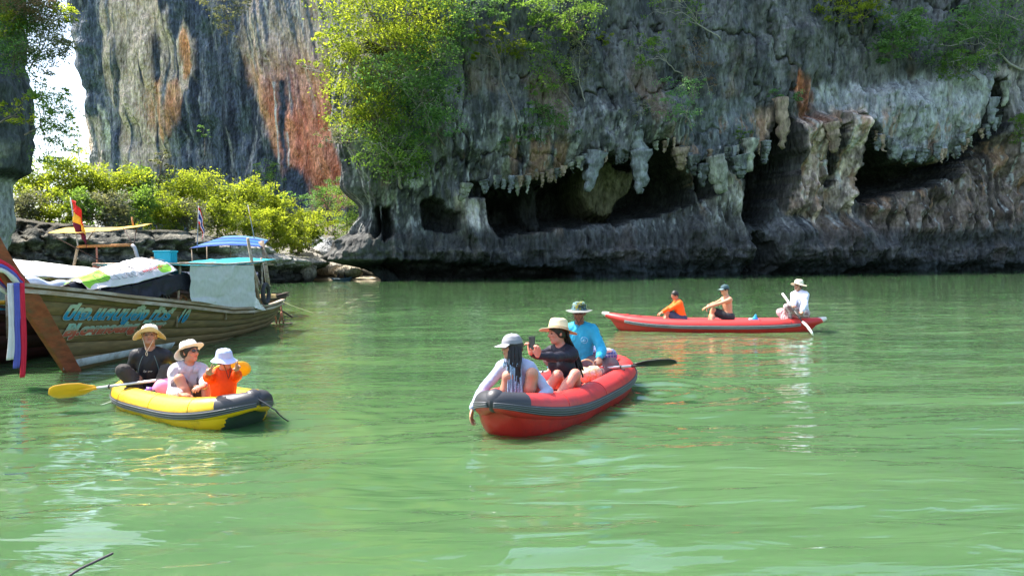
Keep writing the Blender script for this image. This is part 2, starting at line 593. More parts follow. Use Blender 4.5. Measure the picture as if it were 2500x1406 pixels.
def cliff_relief(s, z, u, v):
    """distance out of the base surface (m) and albedo, painted cave shade included"""
    n3 = lambda a, b, o=4, off=0.0: fbm(np.stack([s / a + off, z / b + off, 0 * s + off], -1), o)
    n4 = lambda a, b, off=0.0: fbm(np.stack([s / a + off, z / b + off, 0 * s + off], -1), 5, .68)
    wx = s + .5 * n3(1.6, 2.2, 3, 81)
    wob = 12 * n3(1.8, 3.0, 4, 5) + 9 * ridge(np.stack([wx / 1.1, z / 14.0, 0 * s], -1), 3) + 5 * ridge(np.stack([wx / .45, z / 7.0, 0 * s + 9], -1), 2) - 9
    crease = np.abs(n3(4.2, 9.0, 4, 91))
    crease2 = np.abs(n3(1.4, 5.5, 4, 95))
    d = 1.9 * n3(14, 18, 2) + 1.1 * n3(4.5, 7, 3, 3)
    # flutes, draperies
    fl = ridge(np.stack([s / 2.8 + 1.0 * n3(5, 9, 3, 8), z / 13.0, 0 * s], -1), 3)
    fl2 = ridge(np.stack([wx / 1.15 + .5 * n3(2, 5, 3, 18), z / 6.5, 0 * s + 5], -1), 3)
    d += 1.0 * fl + .55 * fl2
    up = sstep(480, 380, v)
    # slabs: tilted planes with sharp broken edges
    sl = ridge(np.stack([s / 7.0 + z / 16, z / 9 - s / 18, 0 * s + 4], -1), 2)
    d += (1.2 * sl - .8 * np.exp(-crease / .02)) * up
    d += .45 * n4(1.1, 2.8, 9) + .30 * ridge(np.stack([wx / .55, z / 2.4, 0 * s + 2], -1), 3) - .35 * np.exp(-crease2 / .02)
    d += 0.5 * ridge(np.stack([wx / .9, z / 6.0, 0 * s + 2], -1), 3) * sstep(200, 420, v)
    # a broad overhang: the upper wall leans out over the caves, the foot steps back out
    d += 1.6 * sstep(430, 300, v) + 1.3 * sstep(520, 580, v)
    for P, h, w in BULGES:
        d += h * sstep(w * .6, -w * 1.3, poly_sd(u, v, P) + wob * .9) * (.75 + .5 * n3(2.2, 2.6, 3, h))
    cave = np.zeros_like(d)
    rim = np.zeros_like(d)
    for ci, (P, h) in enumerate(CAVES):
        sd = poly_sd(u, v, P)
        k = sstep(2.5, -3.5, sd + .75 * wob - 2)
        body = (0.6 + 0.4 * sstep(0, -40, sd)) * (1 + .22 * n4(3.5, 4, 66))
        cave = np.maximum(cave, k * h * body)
        rim = np.maximum(rim, sstep(*((18, 8) if ci == 6 else (7, 0)), sd + .75 * wob - 2))  # mask for shade painted just past each cave edge, widest at the slot
    # broken notch line at the water
    notch = sstep(632, 668, v + 26 * n3(3.5, 2, 3, 7)) * (2.0 + 2.2 * n3(3, 3, 3, 17))
    d = d + 1.3 * ridge(np.stack([s / 3.0, z / 2.2, 0 * s + 6], -1), 3) * sstep(575, 625, v)
    # rock hanging inside the big cave
    P = pol(1472,395, 1600,395, 1592,465, 1545,520, 1485,505, 1455,450)
    inner = sstep(8, -10, poly_sd(u, v, P) + wob)
    cave = np.where(cave > 5, cave - (cave - 4.5) * inner, cave)
    P2_ = pol(1330,440, 1372,440, 1368,520, 1350,560, 1325,520)
    rib = sstep(6, -8, poly_sd(u, v, P2_) + wob)
    cave = np.where(cave > 4, cave - (cave - 4.0) * rib * .7, cave)
    d = d - cave - notch
    # drips hanging down in front of the dark
    # ---------------- albedo, with cave shade mixed in
    slate = np.array([0.125, 0.127, 0.122])
    c = np.ones(s.shape + (3,)) * slate
    st = n3(0.9, 9, 4, 2)
    c = col_mix(c, (0.060, 0.066, 0.068), sstep(-.02, 0.16, n4(2.2, 5, 2)) * .85)
    c = col_mix(c, (0.25, 0.255, 0.245), sstep(0.12, 0.3, n4(1.3, 3.2, 12)) * (.35 + .4 * sstep(200, 330, v)))
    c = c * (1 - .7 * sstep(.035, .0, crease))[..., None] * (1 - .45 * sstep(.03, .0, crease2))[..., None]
    c = col_mix(c, (0.20, 0.13, 0.08), sstep(0.2, 0.45, n3(3.0, 6, 4, 20)) * .55 * sstep(60, 260, v))
    # right part: lighter bluish-grey curtain
    P = pol(2000,200, 2130,215, 2290,180, 2440,160, 2520,180, 2520,330, 2400,335, 2330,385, 2228,392, 2150,350, 2100,330)
    c = col_mix(c, (0.36, 0.37, 0.37), sstep(14, -14, poly_sd(u, v, P) + 1.5 * wob) * (0.55 + .45 * sstep(-.3, .2, st)))
    P = pol(1640,240, 1860,230, 1880,380, 1830,380, 1760,390, 1700,400)
    c = col_mix(c, (0.15, 0.17, 0.17), sstep(14, -14, poly_sd(u, v, P) + 1.5 * wob) * .7)
    P = pol(1130,400, 1420,395, 1380,430, 1290,450, 1260,470, 1140,460)
    c = col_mix(c, (0.22, 0.235, 0.16), sstep(10, -14, poly_sd(u, v, P) + 2 * wob) * sstep(-.2, .25, n3(1.2, 3, 3, 31)))
    P = pol(1270,345, 1385,350, 1400,430, 1340,440, 1280,430)
    c = col_mix(c, (0.26, 0.17, 0.11), sstep(10, -14, poly_sd(u, v, P) + 2 * wob) * sstep(-.25, .2, n3(.8, 4, 3, 33)))
    for P, cc, w in ((pol(1122,470, 1205,470, 1215,570, 1210,640, 1178,615, 1135,560), (0.48, 0.45, 0.38), .9),
                     (pol(1940,280, 2042,275, 2050,500, 2010,530, 1950,500), (0.50, 0.39, 0.31), 1.0),
                     (pol(2055,265, 2112,275, 2120,440, 2100,510, 2068,505), (0.52, 0.43, 0.35), 1.0),
                     (pol(1745,410, 1800,410, 1850,440, 1845,520, 1860,580, 1745,580, 1735,500), (0.42, 0.40, 0.33), .9),
                     (pol(1880,250, 1925,250, 1915,360, 1885,380), (0.36, 0.26, 0.19), .9),
                     (pol(1660,355, 1720,350, 1715,440, 1665,420), (0.28, 0.20, 0.14), .7),
                     (pol(2440,160, 2520,160, 2520,420, 2460,420), (0.28, 0.24, 0.21), .7),
                     (pol(2130,490, 2200,460, 2350,380, 2420,330, 2520,320, 2520,540, 2260,560, 2140,560), (0.16, 0.125, 0.10), .95),
                     (pol(1970,190, 1995,190, 1998,290, 1975,290), (0.36, 0.13, 0.06), .9),
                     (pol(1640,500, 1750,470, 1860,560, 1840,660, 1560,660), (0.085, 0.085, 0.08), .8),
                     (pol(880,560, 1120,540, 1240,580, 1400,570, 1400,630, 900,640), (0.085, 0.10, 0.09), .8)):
        wgt = sstep(12, -12, poly_sd(u, v, P) + 1.6 * wob) * w
        tone = 0.35 + 1.05 * sstep(-.3, .35, n4(.6, 2.6, 41))
        c = c * (1 - wgt[..., None]) + np.asarray(cc) * tone[..., None] * wgt[..., None]
    orange = sstep(.16, .3, n4(.8, 4, 51)) * sstep(250, 290, v) * sstep(540, 480, v) * sstep(1600, 1700, u)
    c = col_mix(c, (0.36, 0.21, 0.12), orange * .6)
    white = sstep(.22, .36, n4(.6, 3, 61)) * sstep(200, 330, v) * sstep(600, 520, v)
    c = col_mix(c, (0.42, 0.43, 0.40), white * .75)
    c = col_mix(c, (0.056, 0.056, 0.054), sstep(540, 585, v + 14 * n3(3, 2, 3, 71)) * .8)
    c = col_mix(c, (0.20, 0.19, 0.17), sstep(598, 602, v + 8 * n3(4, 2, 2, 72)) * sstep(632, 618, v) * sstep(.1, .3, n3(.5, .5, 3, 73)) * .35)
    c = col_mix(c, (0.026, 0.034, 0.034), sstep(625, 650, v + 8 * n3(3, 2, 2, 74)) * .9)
    c = col_mix(c, (0.040, 0.044, 0.040), np.clip(cave / 6, 0, 1) * .85)  # cave shade painted into the rock colour, darker with depth
    c = col_mix(c, (0.035, 0.037, 0.034), rim * .9)  # painted shade along cave lips and the slot's flank
    c = col_mix(c, (0.17, 0.155, 0.085), inner * .75)
    return d, c


D0 = 4.0          # mean stand-off of the finished rock face from its base surface


def build_main_cliff():
    s = np.concatenate([np.arange(-70, -14, 1.0), np.arange(-14, 92, 0.145), np.arange(92, 240, 2.5)])
    z = np.concatenate([np.arange(-1.2, 40, 0.145), np.arange(40, 61, 0.7)])
    S, Z = np.meshgrid(s, z, indexing='ij')
    x, y, nx, ny = main_base(S)
    Hs = np.interp(s, [-70, -6, 0, 6, 14, 30, 50, 240], [24, 26, 28, 34, 36.5, 42, 57, 61])
    Z = np.where(Z > 22, 22 + (Z - 22) * (Hs[:, None] - 22) / 38.6, Z)
    u, v = project(np.stack([x + nx * D0, y + ny * D0, Z], -1))
    u = np.where(S < -5.5, 760, u)
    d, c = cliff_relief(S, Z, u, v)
    # the corner: leans out at its foot over the water (the rock nose), hollow above it
    cz = sstep(0, -8, S)
    d = d * (1 - .55 * cz * sstep(6, 9, Z))
    cw = sstep(7, -3, S)
    d -= cw * (2.4 * sstep(4.6, 6.0, Z) * sstep(11.5, 9, Z) + .6 * sstep(2.4, 3.0, Z) * sstep(5.2, 4.6, Z) + 5.2 * sstep(2.8, 1.4, Z))
    X = x + nx * d
    Y = y + ny * d
    # top edge rolls back to a plateau; roof height uneven
    mb = MB()
    G = np.stack([X, Y, Z], -1)
    top = G[:, -1:, :].copy()
    rows = [G]
    for k, (bk, up) in enumerate(((4, 1.0), (12, 1.5), (30, 0), (70, 0))):
        t = top.copy()
        kk = np.interp(s, [-70, -6, 2], [.3, .3, 1])[:, None]
        t[..., 0] -= NORM[0] * bk * kk
        t[..., 1] -= NORM[1] * bk * kk
        t[..., 2] += up + 3 * fbm(np.stack([s / 9, s * 0 + k, s * 0], -1), 3)[:, None]
        rows.append(t)
        c = np.concatenate([c, np.ones((len(s), 1, 3)) * np.array([.05, .07, .04])], 1)
    G = np.concatenate(rows, 1)
    a, b_ = G.shape[:2]
    i = np.arange(a - 1)[:, None] * b_
    j = np.arange(b_ - 1)[None]
    F = np.stack([i + j, i + b_ + j, i + b_ + j + 1, i + j + 1], -1).reshape(-1, 4)
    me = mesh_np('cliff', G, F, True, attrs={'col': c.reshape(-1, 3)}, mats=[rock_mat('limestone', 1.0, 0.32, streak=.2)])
    return link('cliff', me, kind='structure')


cliff = build_main_cliff()


def cliff_point(u, v, out=4.0):
    """world point seen at pixel (u, v) on the vertical plane that stands `out` metres in front of the cliff's base surface"""
    d = ray(u, v)
    t = ((CORNER + NORM * out) @ NORM) / (d[:2] @ NORM)
    return np.array([d[0] * t, d[1] * t, CAM_H + d[2] * t])


def rock_Y(u, v):
    """world Y of the cliff's finished surface at pixel (u, v)"""
    u = max(u, 905)
    p = cliff_point(u, v)
    s_ = float((p[:2] - CORNER) @ TANG)
    d_, _c = cliff_relief(np.array([[s_]]), np.array([[float(p[2])]]), np.array([[float(u)]]), np.array([[float(v)]]))
    return float(CORNER[1] + TANG[1] * s_ + NORM[1] * d_[0, 0])


# stalactites: parts of the cliff
def stalactite(u0, v0, u1, v1, r, out, tone, seed, tip=0.25):
    a, b = cliff_point(u0, v0, out + 1.8), cliff_point(u1, v1, out + 1.8)
    n, m = 14, 12
    t = np.linspace(0, 1, n)
    rs = np.random.RandomState(seed)
    P = a[None] * (1 - t[:, None]) + b[None] * t[:, None]
    P[:, :2] += rs.normal(0, .06, (n, 2)) * t[:, None] * 2
    R = r * (tip + (1 - tip) * (1 - t) ** 0.8) * (1 + rs.uniform(-.12, .12, n))
    mb = MB()
    mb.tube(P, R, m)
    V = np.concatenate(mb.V)
    V = V + (fbm(np.stack([V[:, 0] * 2.2, V[:, 1] * 2.2, V[:, 2] * .8], -1), 3) * r * .5)[:, None] * np.array([1, -1, 0.1])
    c = np.ones((len(V), 3)) * np.array(tone) * (0.8 + 0.5 * fbm(V * 1.5, 3))[:, None]
    me = mesh_np('stalactite', V, [np.concatenate(mb.Q), np.concatenate(mb.T)], True, attrs={'col': c}, mats=[cliff.data.materials[0]])
    return link('stalactite', me, cliff)


GREY, TAN, DARKT, PALE = (0.24, 0.26, 0.26), (0.33, 0.25, 0.18), (0.12, 0.13, 0.12), (0.33, 0.34, 0.27)
st_list = [(1458,372, 1431,468, 1.5, 2.2, GREY, .32), (1562,368, 1563,473, 1.7, 2.4, GREY, .3), (1548,300, 1565,385, 1.3, 2.6, GREY, .8),
           (1290,425, 1292,442, .5, 1.8, TAN, .3), (1342,415, 1344,446, .7, 2, TAN, .3), (1310,420, 1308,438, .5, 1.8, TAN, .3), (1366,410, 1368,432, .5, 2, PALE, .3),
           (1232,440, 1228,462, .5, 1.5, GREY, .3), (1180,440, 1185,470, .8, 1.5, GREY, .4), (1262,440, 1262,452, .4, 1.5, PALE, .3),
           (1395,398, 1398,412, .5, 1.8, PALE, .3), (1510,380, 1506,400, .5, 2, GREY, .3), (1600,345, 1604,366, .5, 2, PALE, .3), (1625,345, 1624,372, .5, 2, TAN, .3),
           (1660,360, 1663,408, 1.3, 2, TAN, .5), (1690,380, 1694,425, 1.1, 2, DARKT, .4), (1716,400, 1718,455, .9, 2, DARKT, .4),
           (1745,380, 1760,470, 1.6, 2.5, PALE, .5), (1800,380, 1808,430, 1.6, 2, GREY, .4), (1832,340, 1828,420, 1.2, 2.2, PALE, .3),
           (1870,360, 1866,400, .8, 1.5, GREY, .3), (1905,240, 1912,362, 1.3, 1.5, TAN, .3), (2030,300, 2040,372, 1.2, 3.5, TAN, .4),
           (2150,330, 2142,366, .9, 2.5, GREY, .4), (2180,345, 2186,390, 1.4, 2.6, GREY, .5), (2215,360, 2218,396, 1.3, 2.6, GREY, .5), (2248,365, 2244,398, 1.2, 2.6, GREY, .5),
           (2290,350, 2292,386, 1.0, 2.6, GREY, .4), (2345,330, 2352,352, .8, 2.4, GREY, .4), (2425,240, 2420,300, .9, 2.4, GREY, .4), (2455,200, 2450,260, .7, 2.4, PALE, .4),
           (1140,450, 1128,488, .9, 1.5, PALE, .4)]
for k, (a, b, c, d, r, o, tone, tip) in enumerate(st_list):
    stalactite(a, b, c, d, r * .8, o, tone, 100 + k, tip)


LIPS = [((1207,450),(1300,452),(1380,425),(1450,385),(1540,385),(1580,345),(1640,350),(1720,440)), ((1735,388),(1840,370),(1905,362)),
        ((2105,300),(2142,346),(2230,388),(2330,385),(2440,302))]
rs_ = np.random.RandomState(21)
k = 200
for li, lip in enumerate(LIPS):
    P_ = np.array(lip, float)
    Ls = np.concatenate([[0], np.cumsum(np.linalg.norm(np.diff(P_, axis=0), axis=1))])
    q_ = 0
    while q_ < Ls[-1]:
        u_, v_ = np.interp(q_, Ls, P_[:, 0]), np.interp(q_, Ls, P_[:, 1])
        ln = rs_.uniform(8, 30) * rs_.choice([.5, .8, 1.7])
        stalactite(u_, v_ - 22, u_ + rs_.uniform(-4, 4), v_ + ln * .6, rs_.uniform(.16, .6), rs_.uniform(1.2, 3.0), [GREY, TAN, PALE, DARKT, DARKT][rs_.randint(5)], k, rs_.uniform(.08, .2))
        k += 1
        q_ += rs_.choice([rs_.uniform(4, 10), rs_.uniform(12, 40)])


# ---- far striped cliff
def far_relief(s, z, u, v):
    n3 = lambda a, b, o=4, off=0.0: fbm(np.stack([s / a + off, z / b + off, 0 * s + off], -1), o)
    uu = u + 14 * n3(7, 18, 3, 3) + 16 * fbm(np.stack([s / 2.2, z / 9, 0 * s + 6], -1), 5, .65)
    vv = v + 60 * n3(2.5, 12, 4, 4)
    d = 2.4 * np.abs(n3(6, 16, 4, 77)) * 2 + 5 * n3(30, 60, 3) + 2.2 * n3(8, 20, 3, 2) + 1.6 * ridge(np.stack([s / 5 + .4 * n3(9, 12, 2, 6), z / 40, 0 * s], -1), 3) + .7 * n3(2, 4, 3, 7)
    c = np.ones(s.shape + (3,)) * np.array([0.10, 0.118, 0.148])
    c = col_mix(c, (0.045, 0.053, 0.07), sstep(-.05, .2, fbm(np.stack([s / 2.4, z / 14, 0 * s + 11], -1), 5, .66)))
    c = col_mix(c, (0.30, 0.30, 0.29), sstep(.12, .3, fbm(np.stack([s / 1.6, z / 12, 0 * s + 13], -1), 5, .68)) * .7)
    cream = (0.74, 0.56, 0.40)
    orange = (0.82, 0.36, 0.16)
    def patch(P, w=9, a=1.2, thr=-.35, off=21):
        P = np.asarray(P)
        k = sstep(w, -w, poly_sd(uu, vv, P))
        return k * sstep(thr, thr + .35, n3(a, 20, 4, off))
    P1 = pol(285,-60, 330,-60, 400,10, 440,60, 440,190, 420,310, 400,420, 345,400, 315,420, 305,300, 280,190)
    c = col_mix(c, cream, patch(P1, 12) * .95)
    c = col_mix(c, cream, patch(pol(440,80, 485,95, 492,200, 440,260, 420,200), 10) * .8)
    c = col_mix(c, orange, patch(pol(455,110, 478,110, 480,190, 458,190), 6, thr=-.5) * .9)
    c = col_mix(c, orange, patch(pol(385,215, 440,200, 455,260, 425,330, 385,330), 10, off=27) * .75)
    c = col_mix(c, cream, patch(pol(210,300, 260,290, 270,430, 215,430), 8, off=29) * .6)
    c = col_mix(c, cream, patch(pol(155,-50, 185,-30, 190,140, 175,250, 158,200), 6, off=33) * .8)
    c = col_mix(c, cream, patch(pol(298,400, 380,380, 385,450, 290,450), 8, off=34) * .8)
    c = col_mix(c, (0.66, 0.60, 0.48), patch(pol(262,270, 270,270, 282,430, 272,430), 3, thr=-.9))
    # the right, diagonal striped flank
    sk = u - (v - 200) * 0.18
    P2 = pol(612,-80, 920,-80, 920,520, 800,500, 735,470, 715,440, 690,360, 640,240, 610,120)
    k2 = sstep(10, -10, poly_sd(uu, vv, P2))
    st = fbm(np.stack([sk / 9.0, v / 260.0, 0 * u + 3], -1), 4)
    c2 = np.ones(c.shape) * np.array([0.66, 0.50, 0.38])
    c2 = col_mix(c2, (0.17, 0.185, 0.21), sstep(0.08, .26, st))
    c2 = col_mix(c2, (0.68, 0.62, 0.52), sstep(.18, .4, fbm(np.stack([sk / 5.0, v / 200.0, 0 * u + 9], -1), 3)) * .7)
    red = sstep(60, 300, v + 40 * n3(6, 12, 3, 41)) * sstep(-.35, .1, fbm(np.stack([sk / 16.0, v / 200.0, 0 * u + 5], -1), 3))
    c2 = col_mix(c2, (0.78, 0.27, 0.13), red * .85)
    c2 = col_mix(c2, (0.66, 0.34, 0.18), patch(pol(630,150, 660,200, 700,330, 690,350, 650,260), 8, thr=-.6))
    c = c * (1 - k2[..., None]) + c2 * k2[..., None]
    c = col_mix(c, (0.055, 0.07, 0.09), sstep(5, -5, poly_sd(uu, vv, pol(688,190, 705,190, 722,420, 712,425, 700,350))))
    c = col_mix(c, (0.08, 0.10, 0.13), sstep(14, -14, poly_sd(uu, vv, pol(715,410, 770,430, 770,520, 700,520))))
    for ln in (pol(683,210, 690,210, 704,420, 700,420), pol(716,330, 720,330, 726,410, 722,412)):
        c = col_mix(c, (0.60, 0.57, 0.50), sstep(2, -2, poly_sd(u + 3 * n3(3, 6, 2, 8), v, ln)))
    c = col_mix(c, (0.045, 0.075, 0.045), sstep(.26, .45, n3(6, 6, 4, 55)) * .4 * (1 - k2))
    return d, c


def build_far_cliff():
    # plan: left end at u=165 at 225 m, right part swings towards the camera behind the main cliff
    s = np.concatenate([np.arange(-60, -2, 2.0), np.arange(-2, 120, 0.36)])
    z = np.concatenate([np.arange(-1, 100, 0.42), np.arange(100, 150, 5)])
    S, Z = np.meshgrid(s, z, indexing='ij')
    x0, y0 = -122.0, 228.0
    R = 6.0
    th = np.clip(-S / R, 0, 2.2)
    back = np.maximum(-S - R * 2.2, 0)
    t = np.array([0.985, -0.17]); n = np.array([-0.17, -0.985])
    nx = n[0] * np.cos(th) - t[0] * np.sin(th); ny = n[1] * np.cos(th) - t[1] * np.sin(th)
    tx = t[0] * np.cos(th) + n[0] * np.sin(th); ty = t[1] * np.cos(th) + n[1] * np.sin(th)
    x = np.where(S >= 0, x0 + t[0] * S, x0 - n[0] * R + nx * R - tx * back)
    y = np.where(S >= 0, y0 + t[1] * S, y0 - n[1] * R + ny * R - ty * back)
    u, v = project(np.stack([x, y, Z], -1))
    d, c = far_relief(S, Z, u, v)
    lean = sstep(30, 75, Z) * 2.5
    X, Y = x + nx * (d + lean), y + ny * (d + lean)
    X = X + sstep(6, -3, S) * (sstep(34, 20, Z) * 5.0)
    G = np.stack([X, Y, Z], -1)
    top = G[:, -1:, :].copy(); top[..., 0] -= nx[:, -1:] * 60; top[..., 1] -= ny[:, -1:] * 60; top[..., 2] += 20
    G = np.concatenate([G, top], 1)
    c = np.concatenate([c, c[:, -1:]], 1)
    a, b_ = G.shape[:2]
    i = np.arange(a - 1)[:, None] * b_
    j = np.arange(b_ - 1)[None]
    F = np.stack([i + j, i + b_ + j, i + b_ + j + 1, i + j + 1], -1).reshape(-1, 4)
    me = mesh_np('striped_cliff', G, F, True, attrs={'col': c.reshape(-1, 3)}, mats=[rock_mat('striped limestone', 0.8, 0.7, streak=.42)])
    return link('striped_cliff', me, kind='structure')


far_cliff = build_far_cliff()


# ---- rocks built as closed noisy bodies
def rock_body(name, c, r, seed, tone, res=48, amp=0.25, fr=1.0, parent=None, flat=None, R=None, mt=None, layers=0.0, topcol=None, **props):
    mb = MB()
    mb.ell((0, 0, 0), (1, 1, 1), res, None, res // 2)
    V = np.concatenate(mb.V)
    r = np.array(r, float)
    W = V * r
    q = W * fr + seed * 3.7
    h = 1 + amp * fbm(q / 3.0, 3) * 1.6 + amp * .55 * ridge(q / 1.4, 3) + amp * .25 * fbm(q * 1.6, 3)
    W = W * h[:, None]
    if layers:
        W[:, :2] *= (1 + layers * np.sin(W[:, 2] * 5 + 2 * fbm(q * .5, 2)))[:, None]
    if R is not None:
        W = W @ np.asarray(R).T
    W = W + np.array(c)
    if flat is not None:
        W[:, 2] = np.maximum(W[:, 2], flat)
    cc = np.ones((len(W), 3)) * np.array(tone) * (0.85 + 0.7 * fbm(q * .8, 4))[:, None]
    if topcol is not None:
        wgt = sstep(.1, .7, V[:, 2] + .3 * fbm(q, 3))
        cc = col_mix(cc, topcol, wgt)
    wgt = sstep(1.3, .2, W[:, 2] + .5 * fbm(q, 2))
    cc = col_mix(cc, (.05, .05, .045), wgt * .8)
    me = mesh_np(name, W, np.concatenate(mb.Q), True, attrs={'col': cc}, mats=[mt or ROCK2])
    return link(name, me, parent, **props)


ROCK2 = rock_mat('weathered rock', 2.2, 0.16)
LT = (0.36, 0.33, 0.28)


# rock ledge that carries the mangroves: a height-field wall with a rounded, overhanging brow
def build_ledge():
    # plan polyline (front edge), from photo: runs from behind the boats to the right end at u=770
    pts = [at(-500, 650, 64), at(-200, 650, 66), at(30, 650, 70), at(250, 650, 74), at(450, 650, 79), at(600, 650, 84), at(660, 650, 88), at(715, 650, 92), at(745, 650, 99), at(740, 650, 112), at(700, 650, 140)]
    P = np.array([[p[0], p[1]] for p in pts])
    L = np.concatenate([[0], np.cumsum(np.linalg.norm(np.diff(P, axis=0), axis=1))])
    s = np.arange(0, L[-1], 0.22)
    # smooth interpolation
    px = np.interp(s, L, P[:, 0]); py = np.interp(s, L, P[:, 1])
    ker = np.hanning(41); ker /= ker.sum()
    px = np.convolve(np.pad(px, 20, mode='edge'), ker, 'valid'); py = np.convolve(np.pad(py, 20, mode='edge'), ker, 'valid')
    tx, ty = np.gradient(px), np.gradient(py)
    l = np.hypot(tx, ty) + 1e-9
    nx, ny = ty / l, -tx / l
    topz = np.interp(px, [at(-200, 540, 66)[0], at(30, 545, 70)[0], at(250, 560, 74)[0], at(450, 560, 79)[0], at(600, 590, 84)[0], at(690, 612, 90)[0], at(760, 640, 99)[0]],
                     [6.6, 6.4, 5.6, 5.5, 4.6, 3.3, 1.9])
    w = np.linspace(0, 1, 60)            # 0 at water, 1 at brow, then back over the top
    S, Wg = np.meshgrid(s, w, indexing='ij')
    Zw = -1.0 + (topz[:, None] + 1.0) * Wg
    prof = -1.9 * sstep(2.6, .6, Zw) + .9 * np.sin(np.clip(Wg, 0, 1) * PI * .9) - 1.2 * sstep(.86, 1, Wg)
    q = np.stack([S, Zw * 1.2, 0 * S], -1)
    d = prof + 1.0 * fbm(q / 3.2, 3) + .9 * ridge(q / 2.0, 3) + 1.2 * sstep(0, .16, np.abs(fbm(q / 1.6 + 7, 4))) + .5 * fbm(q * 1.5, 4, .65) + .35 * np.sin(Zw * 3.2 + 1.5 * fbm(q * .3, 2))
    X = px[:, None] + nx[:, None] * d; Y = py[:, None] + ny[:, None] * d
    G = np.stack([X, Y, Zw], -1)
    # top surface going back and rising
    rows = []
    for bk, up in ((1.5, .2), (4, .3), (9, .4), (18, .8), (32, 1.6), (50, 2.4)):
        rows.append(np.stack([px - nx * bk + (px > at(640, 600, 88)[0]) * 0, py - ny * bk, topz + up * sstep(at(720, 600, 96)[0], at(560, 600, 84)[0], px) + .4 * fbm(np.stack([s / 3, s * 0 + bk, s * 0], -1), 3)], -1)[:, None])
    G = np.concatenate([G] + rows, 1)
    a, b_ = G.shape[:2]
    i = np.arange(a - 1)[:, None] * b_
    j = np.arange(b_ - 1)[None]
    F = np.stack([i + j, i + b_ + j, i + b_ + j + 1, i + j + 1], -1).reshape(-1, 4)
    V = G.reshape(-1, 3)
    c = np.ones((len(V), 3)) * np.array([0.075, 0.075, 0.062]) * (0.9 + .9 * fbm(V * .9, 4))[:, None]
    c = col_mix(c, (.26, .24, .19), sstep(.08, .25, fbm(V * 1.3 + 5, 5, .68)) * .7)
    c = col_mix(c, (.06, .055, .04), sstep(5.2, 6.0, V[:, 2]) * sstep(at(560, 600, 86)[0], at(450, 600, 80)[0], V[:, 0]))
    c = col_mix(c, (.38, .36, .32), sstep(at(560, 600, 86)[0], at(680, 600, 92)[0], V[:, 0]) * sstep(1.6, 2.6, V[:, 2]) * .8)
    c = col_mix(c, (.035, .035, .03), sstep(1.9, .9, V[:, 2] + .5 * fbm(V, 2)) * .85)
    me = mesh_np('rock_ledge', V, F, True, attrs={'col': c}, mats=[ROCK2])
    return link('rock_ledge', me, kind='structure')


ledge = build_ledge()

# beach behind the gap
mb = MB()
bx = np.linspace(-60, -12, 40); by = np.linspace(101, 170, 30)
BX, BY = np.meshgrid(bx, by, indexing='ij')
BZ = -0.35 + (BY - 101) * 0.065 + .12 * fbm(np.stack([BX / 3, BY / 3, 0 * BX], -1), 3)
mb.grid(np.stack([BX, BY, np.minimum(BZ, 3.0)], -1))
mb.build('beach', mat('sand', (0.55, 0.47, 0.33), 0.9, var=.12, scale=3, bump=.02, bscale=12), kind='structure')

bld = [  # pixel centre, distance, radii, tone, label
    (752, 662, 96, (1.1, 1.2, 1.3), LT, 'pale lumpy boulder in the water at the right end of the mangrove ledge'),
    (800, 655, 110, (2.3, 1.6, .95), LT, 'long tan boulder lying on the sandy beach'),
    (852, 664, 108, (2.0, 1.2, .85), (0.42, 0.37, 0.28), 'sunlit cream boulder on the beach beside the corner of the big cliff'),
    (790, 632, 112, (2.2, 2.0, 1.7), (0.30, 0.31, 0.32), 'smooth grey boulder higher up behind the tan beach boulder'),
    (820, 612, 116, (2.6, 2.2, 1.7), (0.26, 0.27, 0.29), 'dark grey boulder under the green bushes in the gap'),
    (775, 605, 118, (2.0, 2.2, 1.5), (0.24, 0.25, 0.27), 'slate grey boulder between mangroves and dark boulder in the gap'),
    (872, 640, 114, (1.8, 1.5, 1.2), (0.34, 0.31, 0.27), 'brownish boulder wedged behind the corner of the big cliff'),
]
for k, (u, v, Y, r, tn, lb) in enumerate(bld):
    p = at(u, v, Y)
    o = rock_body('boulder', p, r, 40 + k, tn, 40, .28, 1.6)
    tag(o, lb, 'boulder', 'boulders around the small beach')
# rising ground behind the beach, carries the gap's bushes
mb = MB()
gx = np.linspace(-75, -14, 50); gy = np.linspace(112, 200, 40)
GX, GY = np.meshgrid(gx, gy, indexing='ij')
GZ = .2 + (GY - 112) * .16 + 1.2 * fbm(np.stack([GX / 6, GY / 6, 0 * GX], -1), 3)
mb.grid(np.stack([GX, GY, GZ], -1))
mb.build('slope_ground', mat('leaf litter soil', (0.09, 0.08, 0.05), 0.95, var=.4, scale=2, bump=.1, bscale=3), kind='structure')

